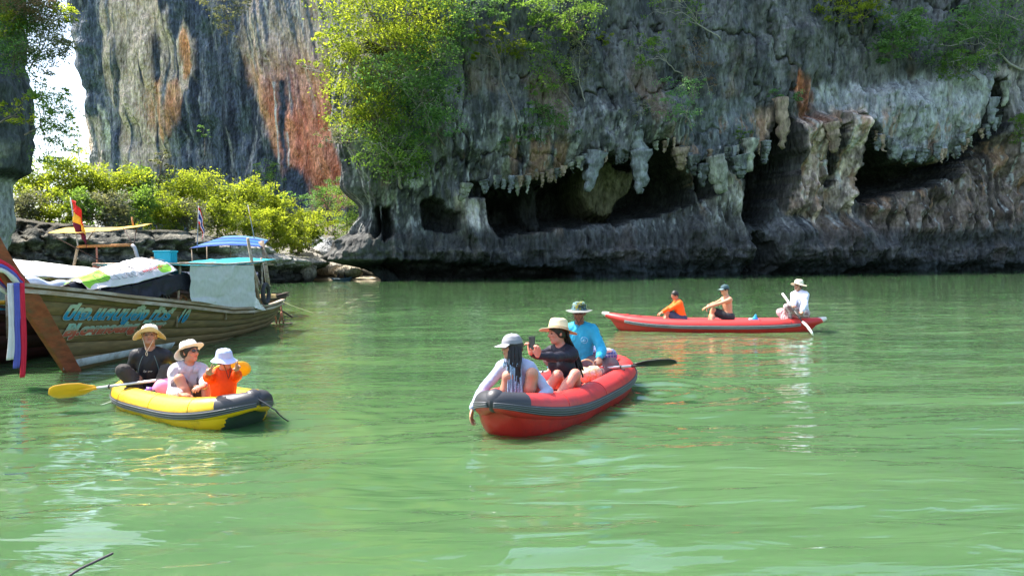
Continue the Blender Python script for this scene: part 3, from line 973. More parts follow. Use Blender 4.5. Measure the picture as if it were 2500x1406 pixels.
# ---- near left cliff: hanging block over a narrower foot
def build_left_cliff():
    Yc = 58.0
    def X(u): return at(u, 300, Yc)[0]
    z = np.concatenate([np.arange(-1, 22, .12), np.arange(22, 40, 1.5)])
    a_ = np.linspace(-.35, 1.0, 260)      # 0: camera side; grows round the right-hand edge and back
    A, Z = np.meshgrid(a_, z, indexing='ij')
    _, v = project(np.stack([0 * Z + X(40), 0 * Z + Yc, Z], -1))
    edge_u = np.interp(v, [-700, 0, 90, 180, 290, 370, 410, 425, 440, 520, 600, 640], [40, 62, 66, 80, 88, 86, 74, 45, 34, 26, 8, 0])
    ex = at(0, 300, Yc)[0] + edge_u / F_PX * Yc - 2.2
    R = 6.0
    ang = np.clip(A, -.35, 1) * PI * .75
    cx, cy = ex - R, Yc + 1.5
    q = np.stack([A * 14, Z, 0 * Z], -1)
    d = .8 * fbm(q / 4, 3) + .8 * ridge(np.stack([A * 14 / 1.8, Z / 8, 0 * Z], -1), 3) * .6 + .25 * fbm(q * 1.2, 3)
    d = d * sstep(0, .3, A + .35)
    Xx = cx + (R + d) * np.sin(ang) - np.maximum(-A, 0) * 40
    Yy = cy - (R + d) * np.cos(ang) - np.maximum(-A, 0) * 2
    G = np.stack([Xx, Yy, Z], -1)
    a, b_ = G.shape[:2]
    i = np.arange(a - 1)[:, None] * b_
    j = np.arange(b_ - 1)[None]
    F = np.stack([i + j, i + b_ + j, i + b_ + j + 1, i + j + 1], -1).reshape(-1, 4)
    V = G.reshape(-1, 3)
    vv = v.ravel()
    c = np.ones((len(V), 3)) * np.array([0.075, 0.085, 0.085]) * (0.9 + .9 * fbm(np.stack([V[:, 0], V[:, 1], V[:, 2] * .2], -1) * 1.5, 4))[:, None]
    c = col_mix(c, (.30, .29, .22), sstep(330, 390, vv) * sstep(.0, .35, fbm(V * .8 + 9, 3)) * .8)
    c = col_mix(c, (.36, .37, .35), sstep(425, 440, vv) * .75)
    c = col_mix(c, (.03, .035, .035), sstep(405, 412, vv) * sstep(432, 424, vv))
    me = mesh_np('near_left_cliff', V, F, True, attrs={'col': c}, mats=[ROCK2])
    return link('near_left_cliff', me, kind='structure')


left_cliff = build_left_cliff()
# ------------------------------------------------------------------ vegetation
LEAF = {
    'bright': leaf_mat('sunny leaves', (0.11, 0.165, 0.020), (0.37, 0.47, 0.035), .35, .62),
    'mid': leaf_mat('green leaves', (0.11, 0.21, 0.04), (0.22, 0.38, 0.05), .4, .5),
    'dark': leaf_mat('dark leaves', (0.08, 0.17, 0.045), (0.14, 0.30, 0.06), .5, .45),
    'grey': leaf_mat('grey green leaves', (0.13, 0.15, 0.095), (0.24, 0.27, 0.10), .35, .4),
    'blue': leaf_mat('fern green leaves', (0.13, 0.27, 0.10), (0.18, 0.38, 0.12), .35, .45),
    'brown': leaf_mat('brownish leaves', (0.14, 0.10, 0.055), (0.20, 0.15, 0.06), .35, .4),
}
BARK = mat('bark', (0.16, 0.13, 0.10), 0.9, var=.4, scale=6, bump=.01, bscale=30)
BARKP = mat('pale bark', (0.34, 0.31, 0.26), 0.9, var=.3, scale=6, bump=.01, bscale=30)


def leaves(blobs, per, size, rs, up=0.55, flat=0.45, shell=0.55):
    """blobs: list of (centre, (rx, ry, rz)); returns verts, quads, tone. Leaves sit in flattened sprays spread through the crown"""
    Vs, Ts = [], []
    for c, r in blobs:
        r = np.array(r, float)
        vol = (r[0] * r[2])
        ncl = max(6, int(vol * per / 26))
        d = rs.normal(0, 1, (ncl, 3))
        d /= np.linalg.norm(d, axis=1, keepdims=True)
        d[:, 2] = np.where(rs.rand(ncl) < .3, np.abs(d[:, 2]), d[:, 2])
        rad = shell + (1.22 - shell) * rs.rand(ncl) ** .6
        cc = np.array(c) + d * r * rad[:, None]
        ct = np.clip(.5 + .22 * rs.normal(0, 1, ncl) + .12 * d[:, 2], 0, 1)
        sr = np.minimum(r.min(), r.mean()) * rs.uniform(.16, .40, ncl)
        nl = np.maximum(8, (26 * rs.uniform(.5, 1.5, ncl))).astype(int)
        idx = np.repeat(np.arange(ncl), nl)
        n = len(idx)
        off = rs.normal(0, 1, (n, 3)) * sr[idx][:, None] * np.array([1, 1, flat])
        # spray droops outward
        off[:, 2] -= .25 * np.hypot(off[:, 0], off[:, 1])
        p = cc[idx] + off
        cn = rs.normal(0, 1, (ncl, 3)) * (1.15 - up) + np.array([0, 0, up * 1.3])
        cn /= np.linalg.norm(cn, axis=1, keepdims=True)
        nrm = cn[idx] + rs.normal(0, 1, (n, 3)) * .38
        nrm /= np.linalg.norm(nrm, axis=1, keepdims=True)
        a = rs.normal(0, 1, (n, 3))
        t = np.cross(nrm, a); t /= np.linalg.norm(t, axis=1, keepdims=True)
        b = np.cross(nrm, t)
        sz = size * rs.uniform(.55, 1.35, n)[:, None]
        Vs.append(np.stack([p - t * sz * .6, p - b * sz * .30, p + t * sz * .6 - nrm * sz * .12, p + b * sz * .30], 1).reshape(-1, 3))
        tn = np.clip(ct[idx] + rs.normal(0, .13, n), 0, 1)
        Ts.append(np.repeat(tn, 4))
    V = np.concatenate(Vs)
    return V, np.arange(len(V)).reshape(-1, 4), np.concatenate(Ts)


def limb(a, b, r0, r1, rs, wob=.12, n=9, sag=0):
    a, b = np.array(a, float), np.array(b, float)
    t = np.linspace(0, 1, n)[:, None]
    L = np.linalg.norm(b - a)
    w = np.cumsum(rs.normal(0, 1, (n, 3)), 0)
    w = (w - w[0]) - t * (w[-1] - w[0])
    P = a + (b - a) * t + w * wob * L / n ** .5 * .5
    P[:, 2] += np.sin(t[:, 0] * PI) * sag * L
    return P, r0 + (r1 - r0) * t[:, 0]


def tree(label, Y, base, blobs, kind='mid', per=60, size=.2, cat='tree', name='tree', group=None, seed=0, bark=None, tr=.10, bare=0, dpt=.8, up=.55, trunk_pts=None, flat=.45, shell=.5, Yb=None):
    """base: (u, v) pixel of the root; blobs: (u, v, ru, rv[, dY]) pixel sizes at distance Y; all turned into metres in the place"""
    rs = np.random.RandomState(seed + 1000)
    k = Y / F_PX
    B = at(base[0], base[1], Yb or Y)
    root = thing(name, label, cat, B, 0, group)
    bl = []
    for b in blobs:
        dy = b[4] if len(b) > 4 else rs.uniform(-.5, .5) * b[2] * k
        c = at(b[0], b[1], Y + dy) - B
        bl.append((c, (b[2] * k, b[2] * k * dpt, b[3] * k)))
    if trunk_pts:
        P = np.array([at(u, v, Y) - B for u, v in trunk_pts])
        t = np.linspace(0, 1, len(P)); tt = np.linspace(0, 1, 14)
        P = np.stack([np.interp(tt, t, P[:, i]) for i in range(3)], -1)
        top = P[-1]
        MB().tube(P, np.linspace(tr, tr * .45, 14), 7).build('trunk', bark or BARK, root)
        fork = P[10]
    else:
        cen = np.mean([c for c, r in bl], 0)
        fork = cen * .55
        P, R = limb((0, 0, 0), fork, tr, tr * .7, rs)
        MB().tube(P, R, 7).build('trunk', bark or BARK, root)
    mb = MB()
    for c, r in bl:
        P, R = limb(fork, c, tr * .55, tr * .15, rs, .2, sag=.08)
        mb.tube(P, R, 5)
        for _ in range(3):
            e = c + rs.normal(0, .6, 3) * np.array(r)
            P2, R2 = limb(P[5 + rs.randint(3)], e, tr * .25, tr * .08, rs, .25)
            mb.tube(P2, R2, 4)
    for _ in range(bare):
        c, r = bl[rs.randint(len(bl))]
        d = rs.normal(0, 1, 3); d /= np.linalg.norm(d)
        P, R = limb(c, c + d * np.array(r) * rs.uniform(1.1, 1.7), tr * .2, tr * .06, rs, .3)
        mb.tube(P, R, 4)
    mb.build('branches', bark or BARK, root)
    V, F, T = leaves(bl, per, size, rs, up, flat, shell)
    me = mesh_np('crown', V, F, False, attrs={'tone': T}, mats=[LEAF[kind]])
    link('crown', me, root)
    return root


G1 = 'trees and bushes growing out of the big cliff'
CT = [
    ('broad tree with glowing yellow-green crown at the top left corner of the big cliff', 86, (1050, 250), [(900,30,85,55),(985,20,85,60),(870,95,60,40),(935,115,75,45),(1010,95,60,50),(830,-20,70,50),(960,-60,120,50)], 'bright', 75, .26, .30, 3),
    ('leaning tree whose thin pale branch reaches left over the striped cliff', 85, (960, 330), [(815,108,42,22),(850,150,45,30),(790,95,25,14),(800,140,30,16),(745,158,22,6),(835,190,45,26)], 'bright', 75, .24, .20, 6),
    ('yellow-green leafy tree hanging at the left edge of the big cliff at mid height', 85, (970, 380), [(840,245,52,40),(885,225,50,40),(905,285,55,40),(850,290,35,22),(930,250,45,40)], 'bright', 70, .24, .18, 3),
    ('dark shaded tree behind the glowing crowns on the cliff corner', 88, (1050, 330), [(1000,190,65,60),(1060,150,50,60),(950,200,60,50),(1030,250,50,50),(1080,220,40,50)], 'dark', 75, .26, .22, 8),
    ('green tree below the corner crowns with a bare twisting branch', 87, (980, 460), [(900,345,55,40),(950,370,50,50),(985,330,55,45),(930,310,50,30),(1000,390,40,40)], 'mid', 65, .24, .20, 6),
    ('dark windswept bush jutting left from the cliff corner above the gap', 85, (880, 400), [(812,322,34,16),(800,345,22,10),(835,335,30,16),(842,310,22,12)], 'grey', 95, .20, .12, 7),
    ('fern-green bush with flat sprays on the dark cliff right of the corner trees', 88, (1090, 360), [(1065,290,50,22),(1095,302,32,20),(1045,268,28,16),(1035,325,35,20),(1020,350,25,18)], 'blue', 100, .21, .10, 4),
    ('small green bush hanging under the fern-green bush on the dark cliff', 88, (1030, 400), [(1015,385,28,24),(1030,410,22,22),(1000,420,16,12)], 'mid', 90, .2, .08, 2),
    ('low dark green creeper on the shaded rock below the corner trees', 89, (980, 440), [(965,360,30,20),(985,400,30,20),(945,430,26,14)], 'dark', 90, .2, .07, 2),
    ('dark green creeper curtain high beside the yellow-green crown', 88, (1100, 130), [(1085,50,45,50),(1110,0,50,40),(1115,90,30,40),(1090,110,30,30)], 'dark', 85, .22, .12, 3),
    ('small dark ivy patch high on the bare grey rock', 90, (1210, 60), [(1212,20,26,24),(1205,50,20,20)], 'dark', 100, .2, .06, 1),
    ('slender tree with pale layered leaf tiers on a long curved trunk', 86, (1265, 300), [(1160,72,30,8),(1200,60,24,8),(1185,92,32,8),(1215,84,24,7),(1150,92,20,6),(1195,118,22,8),(1135,40,12,6),(1160,140,10,7)], 'bright', 120, .24, .10, 3),
    ('small round bright yellow bush in front of the grey rock face', 85, (1300, 160), [(1255,112,30,18),(1238,124,18,10),(1272,108,16,12)], 'bright', 150, .2, .07, 1),
    ('spreading green tree at the top edge over the middle of the big cliff', 86, (1440, 140), [(1300,15,45,20),(1370,20,60,28),(1425,40,40,26),(1335,55,40,16),(1400,75,40,16),(1300,68,26,12),(1340,-30,90,30)], 'mid', 80, .25, .16, 4),
    ('mid green tree with hanging foliage between grey rock and brown vines', 88, (1400, 260), [(1325,105,26,26),(1340,150,40,24),(1350,190,48,26),(1320,205,36,16),(1300,130,26,20)], 'mid', 65, .23, .12, 4),
    ('grey-green vine tangle beside the hanging tree on the cliff', 89, (1430, 260), [(1400,150,34,40),(1420,100,26,30),(1390,190,30,26)], 'grey', 55, .18, .08, 6),
    ('dark green bush sitting on the rock shoulder above the first cave lip', 87, (1350, 350), [(1335,285,46,26),(1310,262,24,14),(1350,315,46,22),(1370,275,26,20),(1300,320,20,14)], 'dark', 90, .22, .10, 4),
    ('thin creeper strip left of the rock shoulder bush', 88, (1290, 345), [(1265,340,26,12),(1240,350,14,8)], 'dark', 90, .2, .05, 2),
    ('small bright bush near the top between two bare rock faces', 88, (1500, 110), [(1485,92,20,9),(1475,102,12,7)], 'bright', 100, .18, .05, 1),
    ('airy green tree with bare twigs right of the upper cliff middle', 87, (1680, 180), [(1560,100,26,12),(1590,118,30,14),(1575,150,22,14),(1570,160,16,10),(1612,95,20,12)], 'mid', 100, .22, .09, 7),
    ('sparse vine tree at the top edge with bare drooping branches', 87, (1760, 100), [(1650,10,50,18),(1600,25,24,16),(1700,30,40,20),(1660,60,26,14),(1640,-20,60,16)], 'mid', 50, .22, .10, 12),
    ('brown dry shrub on the shaded rock beside the sparse vine tree', 89, (1740, 260), [(1690,130,26,30),(1720,180,24,26),(1750,210,20,20)], 'brown', 55, .17, .07, 8),
    ('grey-green bush with fine stems above the right cave mouths', 86, (1690, 320), [(1655,205,40,18),(1640,240,42,20),(1690,230,34,18),(1620,268,34,16),(1665,280,40,18),(1700,205,20,10)], 'blue', 75, .2, .08, 6),
    ('grey dry shrub on the pale rock knob over the stalactite', 87, (1570, 280), [(1565,250,24,14),(1590,262,22,12),(1555,275,16,10)], 'grey', 70, .16, .06, 6),
    ('tiny bright green tuft on the grey rock above the pale stalactites', 88, (1815, 345), [(1812,322,13,14),(1806,338,9,8)], 'mid', 220, .17, .04, 1),
    ('tiny green plant above the two tan rock pillars', 90, (1895, 240), [(1892,228,16,9),(1902,238,9,6)], 'blue', 220, .17, .04, 1),
    ('tiny green plant right beside the rusty rock streak', 91, (1955, 240), [(1956,232,13,9),(1948,240,9,6)], 'blue', 220, .17, .04, 1),
    ('flat-topped bright green tree at the top edge on the right', 90, (2110, 90), [(2045,10,45,14),(2100,0,45,18),(2130,28,42,18),(2055,38,34,10),(2090,50,26,10),(2150,5,20,12)], 'bright', 100, .24, .12, 4),
    ('dark broad-leaved bush under the flat-topped tree', 92, (2230, 150), [(2180,60,46,30),(2215,90,42,30),(2180,120,40,20),(2240,60,30,26),(2160,135,20,12)], 'dark', 80, .34, .12, 2),
    ('wide shaded tree with long drooping limbs at the upper right', 90, (2500, 170), [(2300,110,50,22),(2350,60,50,24),(2380,110,50,26),(2420,60,55,36),(2460,20,60,40),(2330,150,50,18),(2380,160,40,18),(2460,100,40,30)], 'dark', 70, .25, .2, 8),
    ('green drooping bush hanging beneath the wide shaded tree', 89, (2400, 200), [(2335,165,36,18),(2325,185,26,12),(2365,140,40,14),(2300,140,24,10)], 'mid', 100, .22, .08, 3),
    ('pale-topped sapling standing out of the wide shaded tree', 88, (2380, 130), [(2350,30,12,16),(2340,52,34,14),(2320,66,30,10)], 'blue', 130, .2, .06, 2),
    ('small leafy plant at the far right edge over the cave', 90, (2505, 340), [(2488,310,18,20),(2480,340,16,12),(2505,290,20,20)], 'mid', 110, .24, .06, 1),
]
for i, (lb, Y, base, bl, kind, per, size, tr, bare) in enumerate(CT):
    # stand the root on the rock: move the tree along its own sight line to the rock face
    rk = [rock_Y(b[0], b[1]) for b in bl if b[0] > 900]
    Yb = rock_Y(*base) + .2
    rm = np.mean([b[2] for b in bl]) * 88 / F_PX
    Y = min([Yb - .8] + [r - .75 * rm - .3 for r in rk])
    bl = [(b[0], b[1], b[2] * 1.15, b[3] * 1.2) for b in bl]
    tree(lb, Y, base, bl, kind, per * (2.1 if kind != 'bright' else 2.4), size * 1.05, shell=.62, cat='tree' if tr > .085 else 'bush', name='cliff_tree' if tr > .085 else 'cliff_bush', group=G1, seed=i, tr=tr, bare=bare,
         trunk_pts=[(1265, 300), (1250, 250), (1222, 195), (1222, 150), (1190, 110)] if 'layered' in lb else None, bark=BARKP if bare > 5 else None, Yb=Yb)

# far cliff shrubs
FT = [
    ('grey bush clinging to the top of the striped cliff', 214, (560, 80), [(530,5,45,18),(560,25,36,18),(515,-10,40,16),(590,10,26,14)], 'grey'),
    ('pale shrub hanging below the grey bush on the striped cliff', 214, (555, 110), [(552,68,26,14),(560,88,16,12),(540,50,18,10)], 'grey'),
    ('dark green bush low on the striped cliff near its red streak', 214, (665, 450), [(655,405,30,16),(665,440,26,20),(640,430,20,12)], 'dark'),
    ('small dark tuft low on the striped cliff by the thicket', 214, (500, 380), [(495,315,12,8),(505,330,10,6)], 'dark'),
    ('round shaded tree at the foot of the striped cliff beside the red rock', 180, (720, 500), [(715,480,30,16),(700,492,24,14),(740,490,20,14)], 'dark'),
]
for i, (lb, Y, base, bl, kind) in enumerate(FT):
    tree(lb, Y - 8, base, bl, kind, 50, .42, 'bush', 'distant_bush', 'bushes on the striped cliff', 60 + i, tr=.15)

# gap trees
GT = [
    ('green bushy tree against the corner of the big cliff in the gap', 118, (850, 590), [(850,505,36,26),(830,475,30,20),(860,545,36,30),(835,560,30,24)], 'mid'),
    ('dark green tree in the gap behind the thicket tip', 128, (800, 560), [(800,480,34,24),(825,450,26,16),(790,510,30,26),(780,470,16,14)], 'dark'),
    ('yellow-green tree leaning out of the gap above the grey boulders', 114, (830, 600), [(805,525,30,20),(785,552,26,16),(820,550,26,18),(800,575,22,10)], 'bright'),
    ('low green shrub beside the cliff foot over the beach', 112, (850, 610), [(850,585,24,12),(868,570,16,14)], 'mid'),
]
for i, (lb, Y, base, bl, kind) in enumerate(GT):
    tree(lb, Y, base, bl, kind, 260, .25, 'tree', 'gap_tree', 'trees in the gap between the cliffs', 70 + i, tr=.14, bare=3)

# mangrove thicket on the ledge: every tree its own thing
MG = [  # u, top v, base v, Y, width px, kind, place phrase
    (80, 428, 520, 96, 75, 'bright', 'beside the near left cliff, back row'), (150, 408, 500, 98, 75, 'bright', 'rising behind the red and yellow flag'),
    (225, 418, 500, 99, 70, 'bright', 'in the back row past the tall red-yellow flag'), (290, 432, 510, 99, 70, 'bright', 'on the skyline over the yellow awning'),
    (340, 428, 520, 98, 55, 'mid', 'just left of the thin bare-trunked tree'), (440, 436, 520, 98, 70, 'bright', 'just right of the thin bare-trunked tree'),
    (515, 440, 530, 100, 70, 'bright', 'highest of those behind the striped national flag'), (585, 462, 545, 100, 70, 'bright', 'behind the small yellow pennant'),
    (645, 480, 560, 101, 60, 'bright', 'on the falling skyline right of the pennant'), (705, 505, 580, 102, 60, 'bright', 'second from the tip on the skyline'),
    (745, 535, 590, 103, 42, 'bright', 'at the very tip of the thicket skyline'),
    (60, 490, 560, 86, 60, 'grey', 'lowest at the left by the near cliff'), (125, 480, 555, 87, 65, 'bright', 'left of the flag pole in the front row'),
    (195, 490, 560, 87, 60, 'mid', 'right behind the awning boat flag'), (255, 480, 565, 88, 65, 'grey', 'directly above the yellow awning'),
    (325, 485, 560, 89, 60, 'mid', 'over the right end of the yellow awning'), (400, 488, 560, 89, 60, 'bright', 'at the foot of the thin tree'),
    (460, 500, 565, 90, 60, 'grey', 'left of the striped national flag'), (530, 505, 580, 90, 62, 'bright', 'above the blue canopy'),
    (595, 515, 585, 91, 60, 'bright', 'right behind the blue canopy'), (655, 535, 600, 92, 56, 'bright', 'over the pale rock end of the ledge'),
    (715, 555, 612, 94, 50, 'bright', 'hanging over the pale ledge end'), (755, 570, 605, 97, 34, 'mid', 'lowest, touching the gap boulders'),
    (690, 590, 612, 90, 36, 'bright', 'a low bush on the bright rock edge'), (730, 600, 620, 93, 24, 'grey', 'a tuft at the right rim of the ledge'),
]
for i, (u, vt, vb, Y, w, kind, ph) in enumerate(MG):
    rs = np.random.RandomState(300 + i)
    Y = float(np.interp(u, [30, 250, 450, 600, 700, 750], [73, 77, 82, 87, 93, 100])) + (2.2 if Y < 95.5 else 8)
    vt -= 24
    w *= 1.12
    h = vb - vt
    bl = []
    for k in range(7):
        bl.append((u + rs.uniform(-.62, .62) * w, vt + h * rs.uniform(.22, .8), w * rs.uniform(.30, .45), h * rs.uniform(.24, .36)))
    bl.append((u, vt + h * .22, w * .42, h * .2))
    bl.append((u - w * .4, vt + h * .75, w * .42, h * .28)); bl.append((u + w * .4, vt + h * .75, w * .42, h * .28))
    kd = {'bright': 'yellow-green', 'mid': 'fresh green', 'grey': 'grey-green'}[kind]
    tree(f'{kd} tree on the ledge {ph}', Y, (u, vb), bl, kind, 230, .25, 'tree', 'thicket_tree', 'trees of the sunlit thicket on the rock ledge', 100 + i, tr=.10, bare=3, shell=.3, flat=.75, up=.4)

tree('thin bare-trunked tree rising above the thicket with a sparse crown', 88, (386, 570), [(400,385,22,12),(385,400,20,10),(415,410,18,8),(395,370,14,7),(408,430,20,9),(380,440,12,8)], 'grey', 90, .2,
     'tree', 'thin_tree', None, 150, tr=.13, bare=14, trunk_pts=[(386, 572), (385, 520), (386, 470), (390, 430), (398, 390)])

# near left cliff vegetation
LTs = [
    ('dark dense tree at the top left corner over the near cliff', 50, (30, 170), [(10,20,60,50),(60,60,50,45),(20,90,60,50),(70,10,50,40),(40,140,50,30)], 'dark', 200),
    ('brown-leaved shrub at the top left edge', 49, (20, 60), [(30,5,50,24),(80,-5,46,20),(100,20,30,20)], 'brown', 170),
    ('grey-green tree reaching right across the sky gap', 50, (70, 170), [(95,45,45,30),(125,70,36,24),(110,110,40,24),(140,120,26,18),(80,150,34,26),(150,100,16,14)], 'grey', 210),
    ('bright leafy branch tip hanging in front of the striped cliff top', 49, (120, 60), [(165,35,20,12),(178,50,12,9),(150,20,18,10)], 'bright', 260),
    ('small sunlit bush on the near left cliff top edge', 49, (10, 90), [(8,60,24,26),(30,50,18,14)], 'bright', 220),
    ('pale airy tree leaning into the sky gap', 51, (60, 330), [(115,250,34,22),(140,280,26,24),(130,320,34,20),(100,235,20,12),(160,300,14,30),(150,345,26,16),(110,375,20,14),(135,395,18,12),(105,215,22,14),(150,225,14,12)], 'mid', 190),
    ('drooping twiggy bush on the shaded face of the near left cliff', 49, (0, 300), [(20,270,30,12),(50,285,30,12),(70,300,20,10),(60,240,16,8)], 'bright', 160),
]
for i, (lb, Y, base, bl, kind, per) in enumerate(LTs):
    bl = [(b[0], b[1], b[2] * 1.3, b[3] * 1.4) for b in bl]
    tree(lb, Y + 1.5, base, bl, kind, per * 4, .14, 'tree' if per > 180 else 'bush', 'left_cliff_tree', 'trees on the near left cliff', 170 + i, tr=.06, bare=8)
tree('bright climbing plant column at the left foot of the striped cliff', 150, (200, 430), [(180,310,10,16),(184,340,12,20),(190,370,14,20),(196,400,18,16),(178,290,6,10)], 'bright', 120, .3, 'plant', 'climbing_plant', None, 190, tr=.1)
tree('thin green tree crown low in the sky gap', 120, (140, 430), [(110,405,30,10),(130,390,16,8),(160,400,20,12)], 'mid', 70, .3, 'tree', 'gap_sapling', None, 191, tr=.1)
# ------------------------------------------------------------------ inflatable canoes
def rub(name, col, rough=.38, var=.06):
    return mat(name, col, rough, var=var, scale=3, bump=.0015, bscale=14, spec=.5, dirt=tuple(np.array(col) * .45 + .02), dscale=2.5)


class Canoe:
    def __init__(s, name, label, stern, bow, L, W, r, z0, rise_b, rise_s, col, group, pw=3.0, q=1.7, taper=.3, dark=None):
        stern, bow = np.array(stern, float)[:2], np.array(bow, float)[:2]
        s.c = (stern + bow) / 2
        d = bow - stern
        d /= np.linalg.norm(d)
        s.d, s.rt = d, np.array([d[1], -d[0]])
        s.rotz = math.atan2(-d[0], d[1])
        s.L, s.W, s.r, s.z0, s.rb, s.rs, s.pw, s.q, s.tp = L, W, r, z0, rise_b, rise_s, pw, q, taper
        s.root = thing(name, label, 'inflatable canoe', (s.c[0], s.c[1], 0), s.rotz, group)
        s.col = col

    def w(s, t):
        return s.W * np.maximum(1 - np.abs(t) ** s.pw, 0) ** (1 / s.q)

    def zc(s, t):
        return s.z0 + np.where(t > 0, s.rb, s.rs) * np.abs(t) ** 3.2

    def rad(s, t):
        return s.r * (1 - s.tp * np.abs(t) ** 5)

    def center(s, t, side):
        t = np.asarray(t, float)
        return np.stack([side * s.w(t), t * s.L / 2, s.zc(t)], -1)

    def frame(s, t, side):
        e = 1e-3
        c = s.center(t, side)
        a = s.center(np.clip(t - e, -1, 1), side)
        b = s.center(np.clip(t + e, -1, 1), side)
        T = b - a
        e1 = (np.abs(t) > .9993)[..., None]
        T = np.where(e1, np.array([-side * 1.0, 0, 0]) * np.sign(t)[..., None], T)
        c = np.where(e1, c * np.array([0, 1, 1]), c)
        T /= np.linalg.norm(T, axis=-1, keepdims=True) + 1e-12
        out = np.cross(T, np.array([0, 0, 1.0])) * side
        out /= np.linalg.norm(out, axis=-1, keepdims=True) + 1e-12
        out = np.where(np.sign(out[..., :1]) == 0, out, out)
        up = np.cross(out, T) * side
        up = np.where(up[..., 2:3] < 0, -up, up)
        return c, out, up

    def surf(s, t, phi, side, off=0.0):
        """phi 0 = outboard, 90 = up (degrees)"""
        c, o, u = s.frame(t, side)
        p = np.radians(phi)
        R = (s.rad(t) + off)[..., None]
        return c + R * (np.cos(p)[..., None] * o + np.sin(p)[..., None] * u)

    def ts(s, a, b, n):
        th = np.linspace(math.asin(a), math.asin(b), n)
        return np.clip(np.sin(th), -1, 1)

    def world(s, p):
        p = np.asarray(p, float)
        return np.array([s.c[0] + s.rt[0] * p[0] + s.d[0] * p[1], s.c[1] + s.rt[1] * p[0] + s.d[1] * p[1], p[2]])

    def build(s, m_tube, m_belly, m_strake, m_floor, knob=None, strake_t=(-.97, .999), strake_phi=(-26, 10), ridges=4, cap=None, dark_belly=None, ridge_mat=None):
        for side in (-1, 1):
            t = s.ts(-1, 1, 90)
            ph = np.linspace(0, 360, 29)[:-1]
            Tg, Pg = np.meshgrid(t, ph, indexing='ij')
            # seams and slight bulging between them
            off = -.004 * np.exp(-((np.abs(Tg) - .78) / .008) ** 2) - .003 * np.exp(-((Tg - .05) / .006) ** 2)
            G = s.surf(Tg, Pg, side, off)
            mb = MB(); mb.grid(G, closed_u=True)
            mb.build('side_tube', m_tube, s.root)
            # rubbing strake
            a, b = strake_t
            t = s.ts(a, b, 80)
            ph = np.linspace(strake_phi[0], strake_phi[1], 9)
            Tg, Pg = np.meshgrid(t, ph, indexing='ij')
            prof = np.array([0, .006, .008, .008, .008, .008, .008, .006, 0])
            mb = MB(); mb.grid(s.surf(Tg, Pg, side, .002 + prof[None] + 0 * Tg))
            st = mb.build('rub_strake', m_strake, s.root)
            for k in range(ridges):
                p = strake_phi[0] + (strake_phi[1] - strake_phi[0]) * (k + .75) / (ridges + .5)
                mb = MB(); mb.tube(s.surf(t, np.full(t.shape, p), side, .009), .0048, 6)
                mb.build('ridge', ridge_mat or m_strake, st)
        for side in (-1, 1):
            for tt in (-.72, .10, .62):
                ph = np.linspace(0, 200, 22)
                mb = MB(); mb.tube(s.surf(np.full(22, tt), ph, side, .001), .004, 5); mb.build('seam', BLK if tt < 0 else m_tube, s.root)
            q = s.surf(np.array([-.45]), np.array([70.0]), side)[0]
            MB().ell(q, (.028, .028, .012), 12).build('valve', BLK, s.root)
        # belly skin
        t = s.ts(-.995, .995, 80)
        x = np.linspace(-1, 1, 31)
        Tg, Xg = np.meshgrid(t, x, indexing='ij')
        w = s.w(Tg) + s.rad(Tg) * .80
        ze = s.zc(Tg) - s.rad(Tg) * .45
        zk = -.13 + (s.zc(Tg) - s.rad(Tg) * .95 + .13) * np.abs(Tg) ** 9
        sec = (1 - np.abs(Xg) ** 3.2) ** (1 / 1.9)
        Z = ze - (ze - zk) * sec
        Y = Tg * s.L / 2 - np.sign(Tg) * .10 * np.abs(Tg) ** 6 * sec
        mb = MB()
        G = np.stack([w * Xg, Y, Z], -1)
        mb.grid(G)
        o = mb.build('hull_bottom', [m_belly, dark_belly or m_belly], s.root)
        if dark_belly:
            n = len(o.data.polygons)
            cc = np.zeros(n * 3); o.data.polygons.foreach_get('center', cc); cc = cc.reshape(-1, 3)
            mi = ((np.abs(cc[:, 0]) < s.W * .62) & (cc[:, 1] > s.L * .22)).astype(np.int32)
            o.data.polygons.foreach_set('material_index', mi)
        # floor
        t = s.ts(-.93, .93, 40)
        x = np.linspace(-1, 1, 21)
        Tg, Xg = np.meshgrid(t, x, indexing='ij')
        Z = .10 + .018 * np.abs(np.sin(Xg * PI * 3)) + (s.zc(Tg) - s.z0) * .6
        mb = MB(); mb.grid(np.stack([s.w(Tg) * Xg, Tg * s.L / 2, Z], -1))
        mb.build('floor', m_floor, s.root)
        if cap:
            for side in (-1, 1):
                t = s.ts(cap, .9999, 40)
                ph = np.linspace(-20, 200, 21)
                Tg, Pg = np.meshgrid(t, ph, indexing='ij')
                cut = cap + (1 - cap) * .55 * ((Pg - 90) / 110) ** 2 * (Pg > 60)
                Tg = np.maximum(Tg, np.minimum(cut, .999))
                mb = MB(); mb.grid(s.surf(Tg, Pg, side, .0045 + 0 * Tg))
                mb.build('bow_patch', m_strake, s.root)
        if knob:
            mb = MB(); mb.ell((0, s.L / 2 - .01, s.z0 + s.rb + .01), (knob, knob, knob * 1.05), 20, None, 14)
            mb.build('bow_knob', m_strake, s.root)

    def seat(s, t, r=.10, m=None):
        w = float(s.w(np.array(t))) * .93
        mb = MB()
        x = np.linspace(-w, w, 12)
        mb.tube(np.stack([x, 0 * x + t * s.L / 2, 0 * x + s.z0 + .0], -1), r * (1 - .25 * np.abs(x / w) ** 4), 14)
        mb.build('thwart', m, s.root)


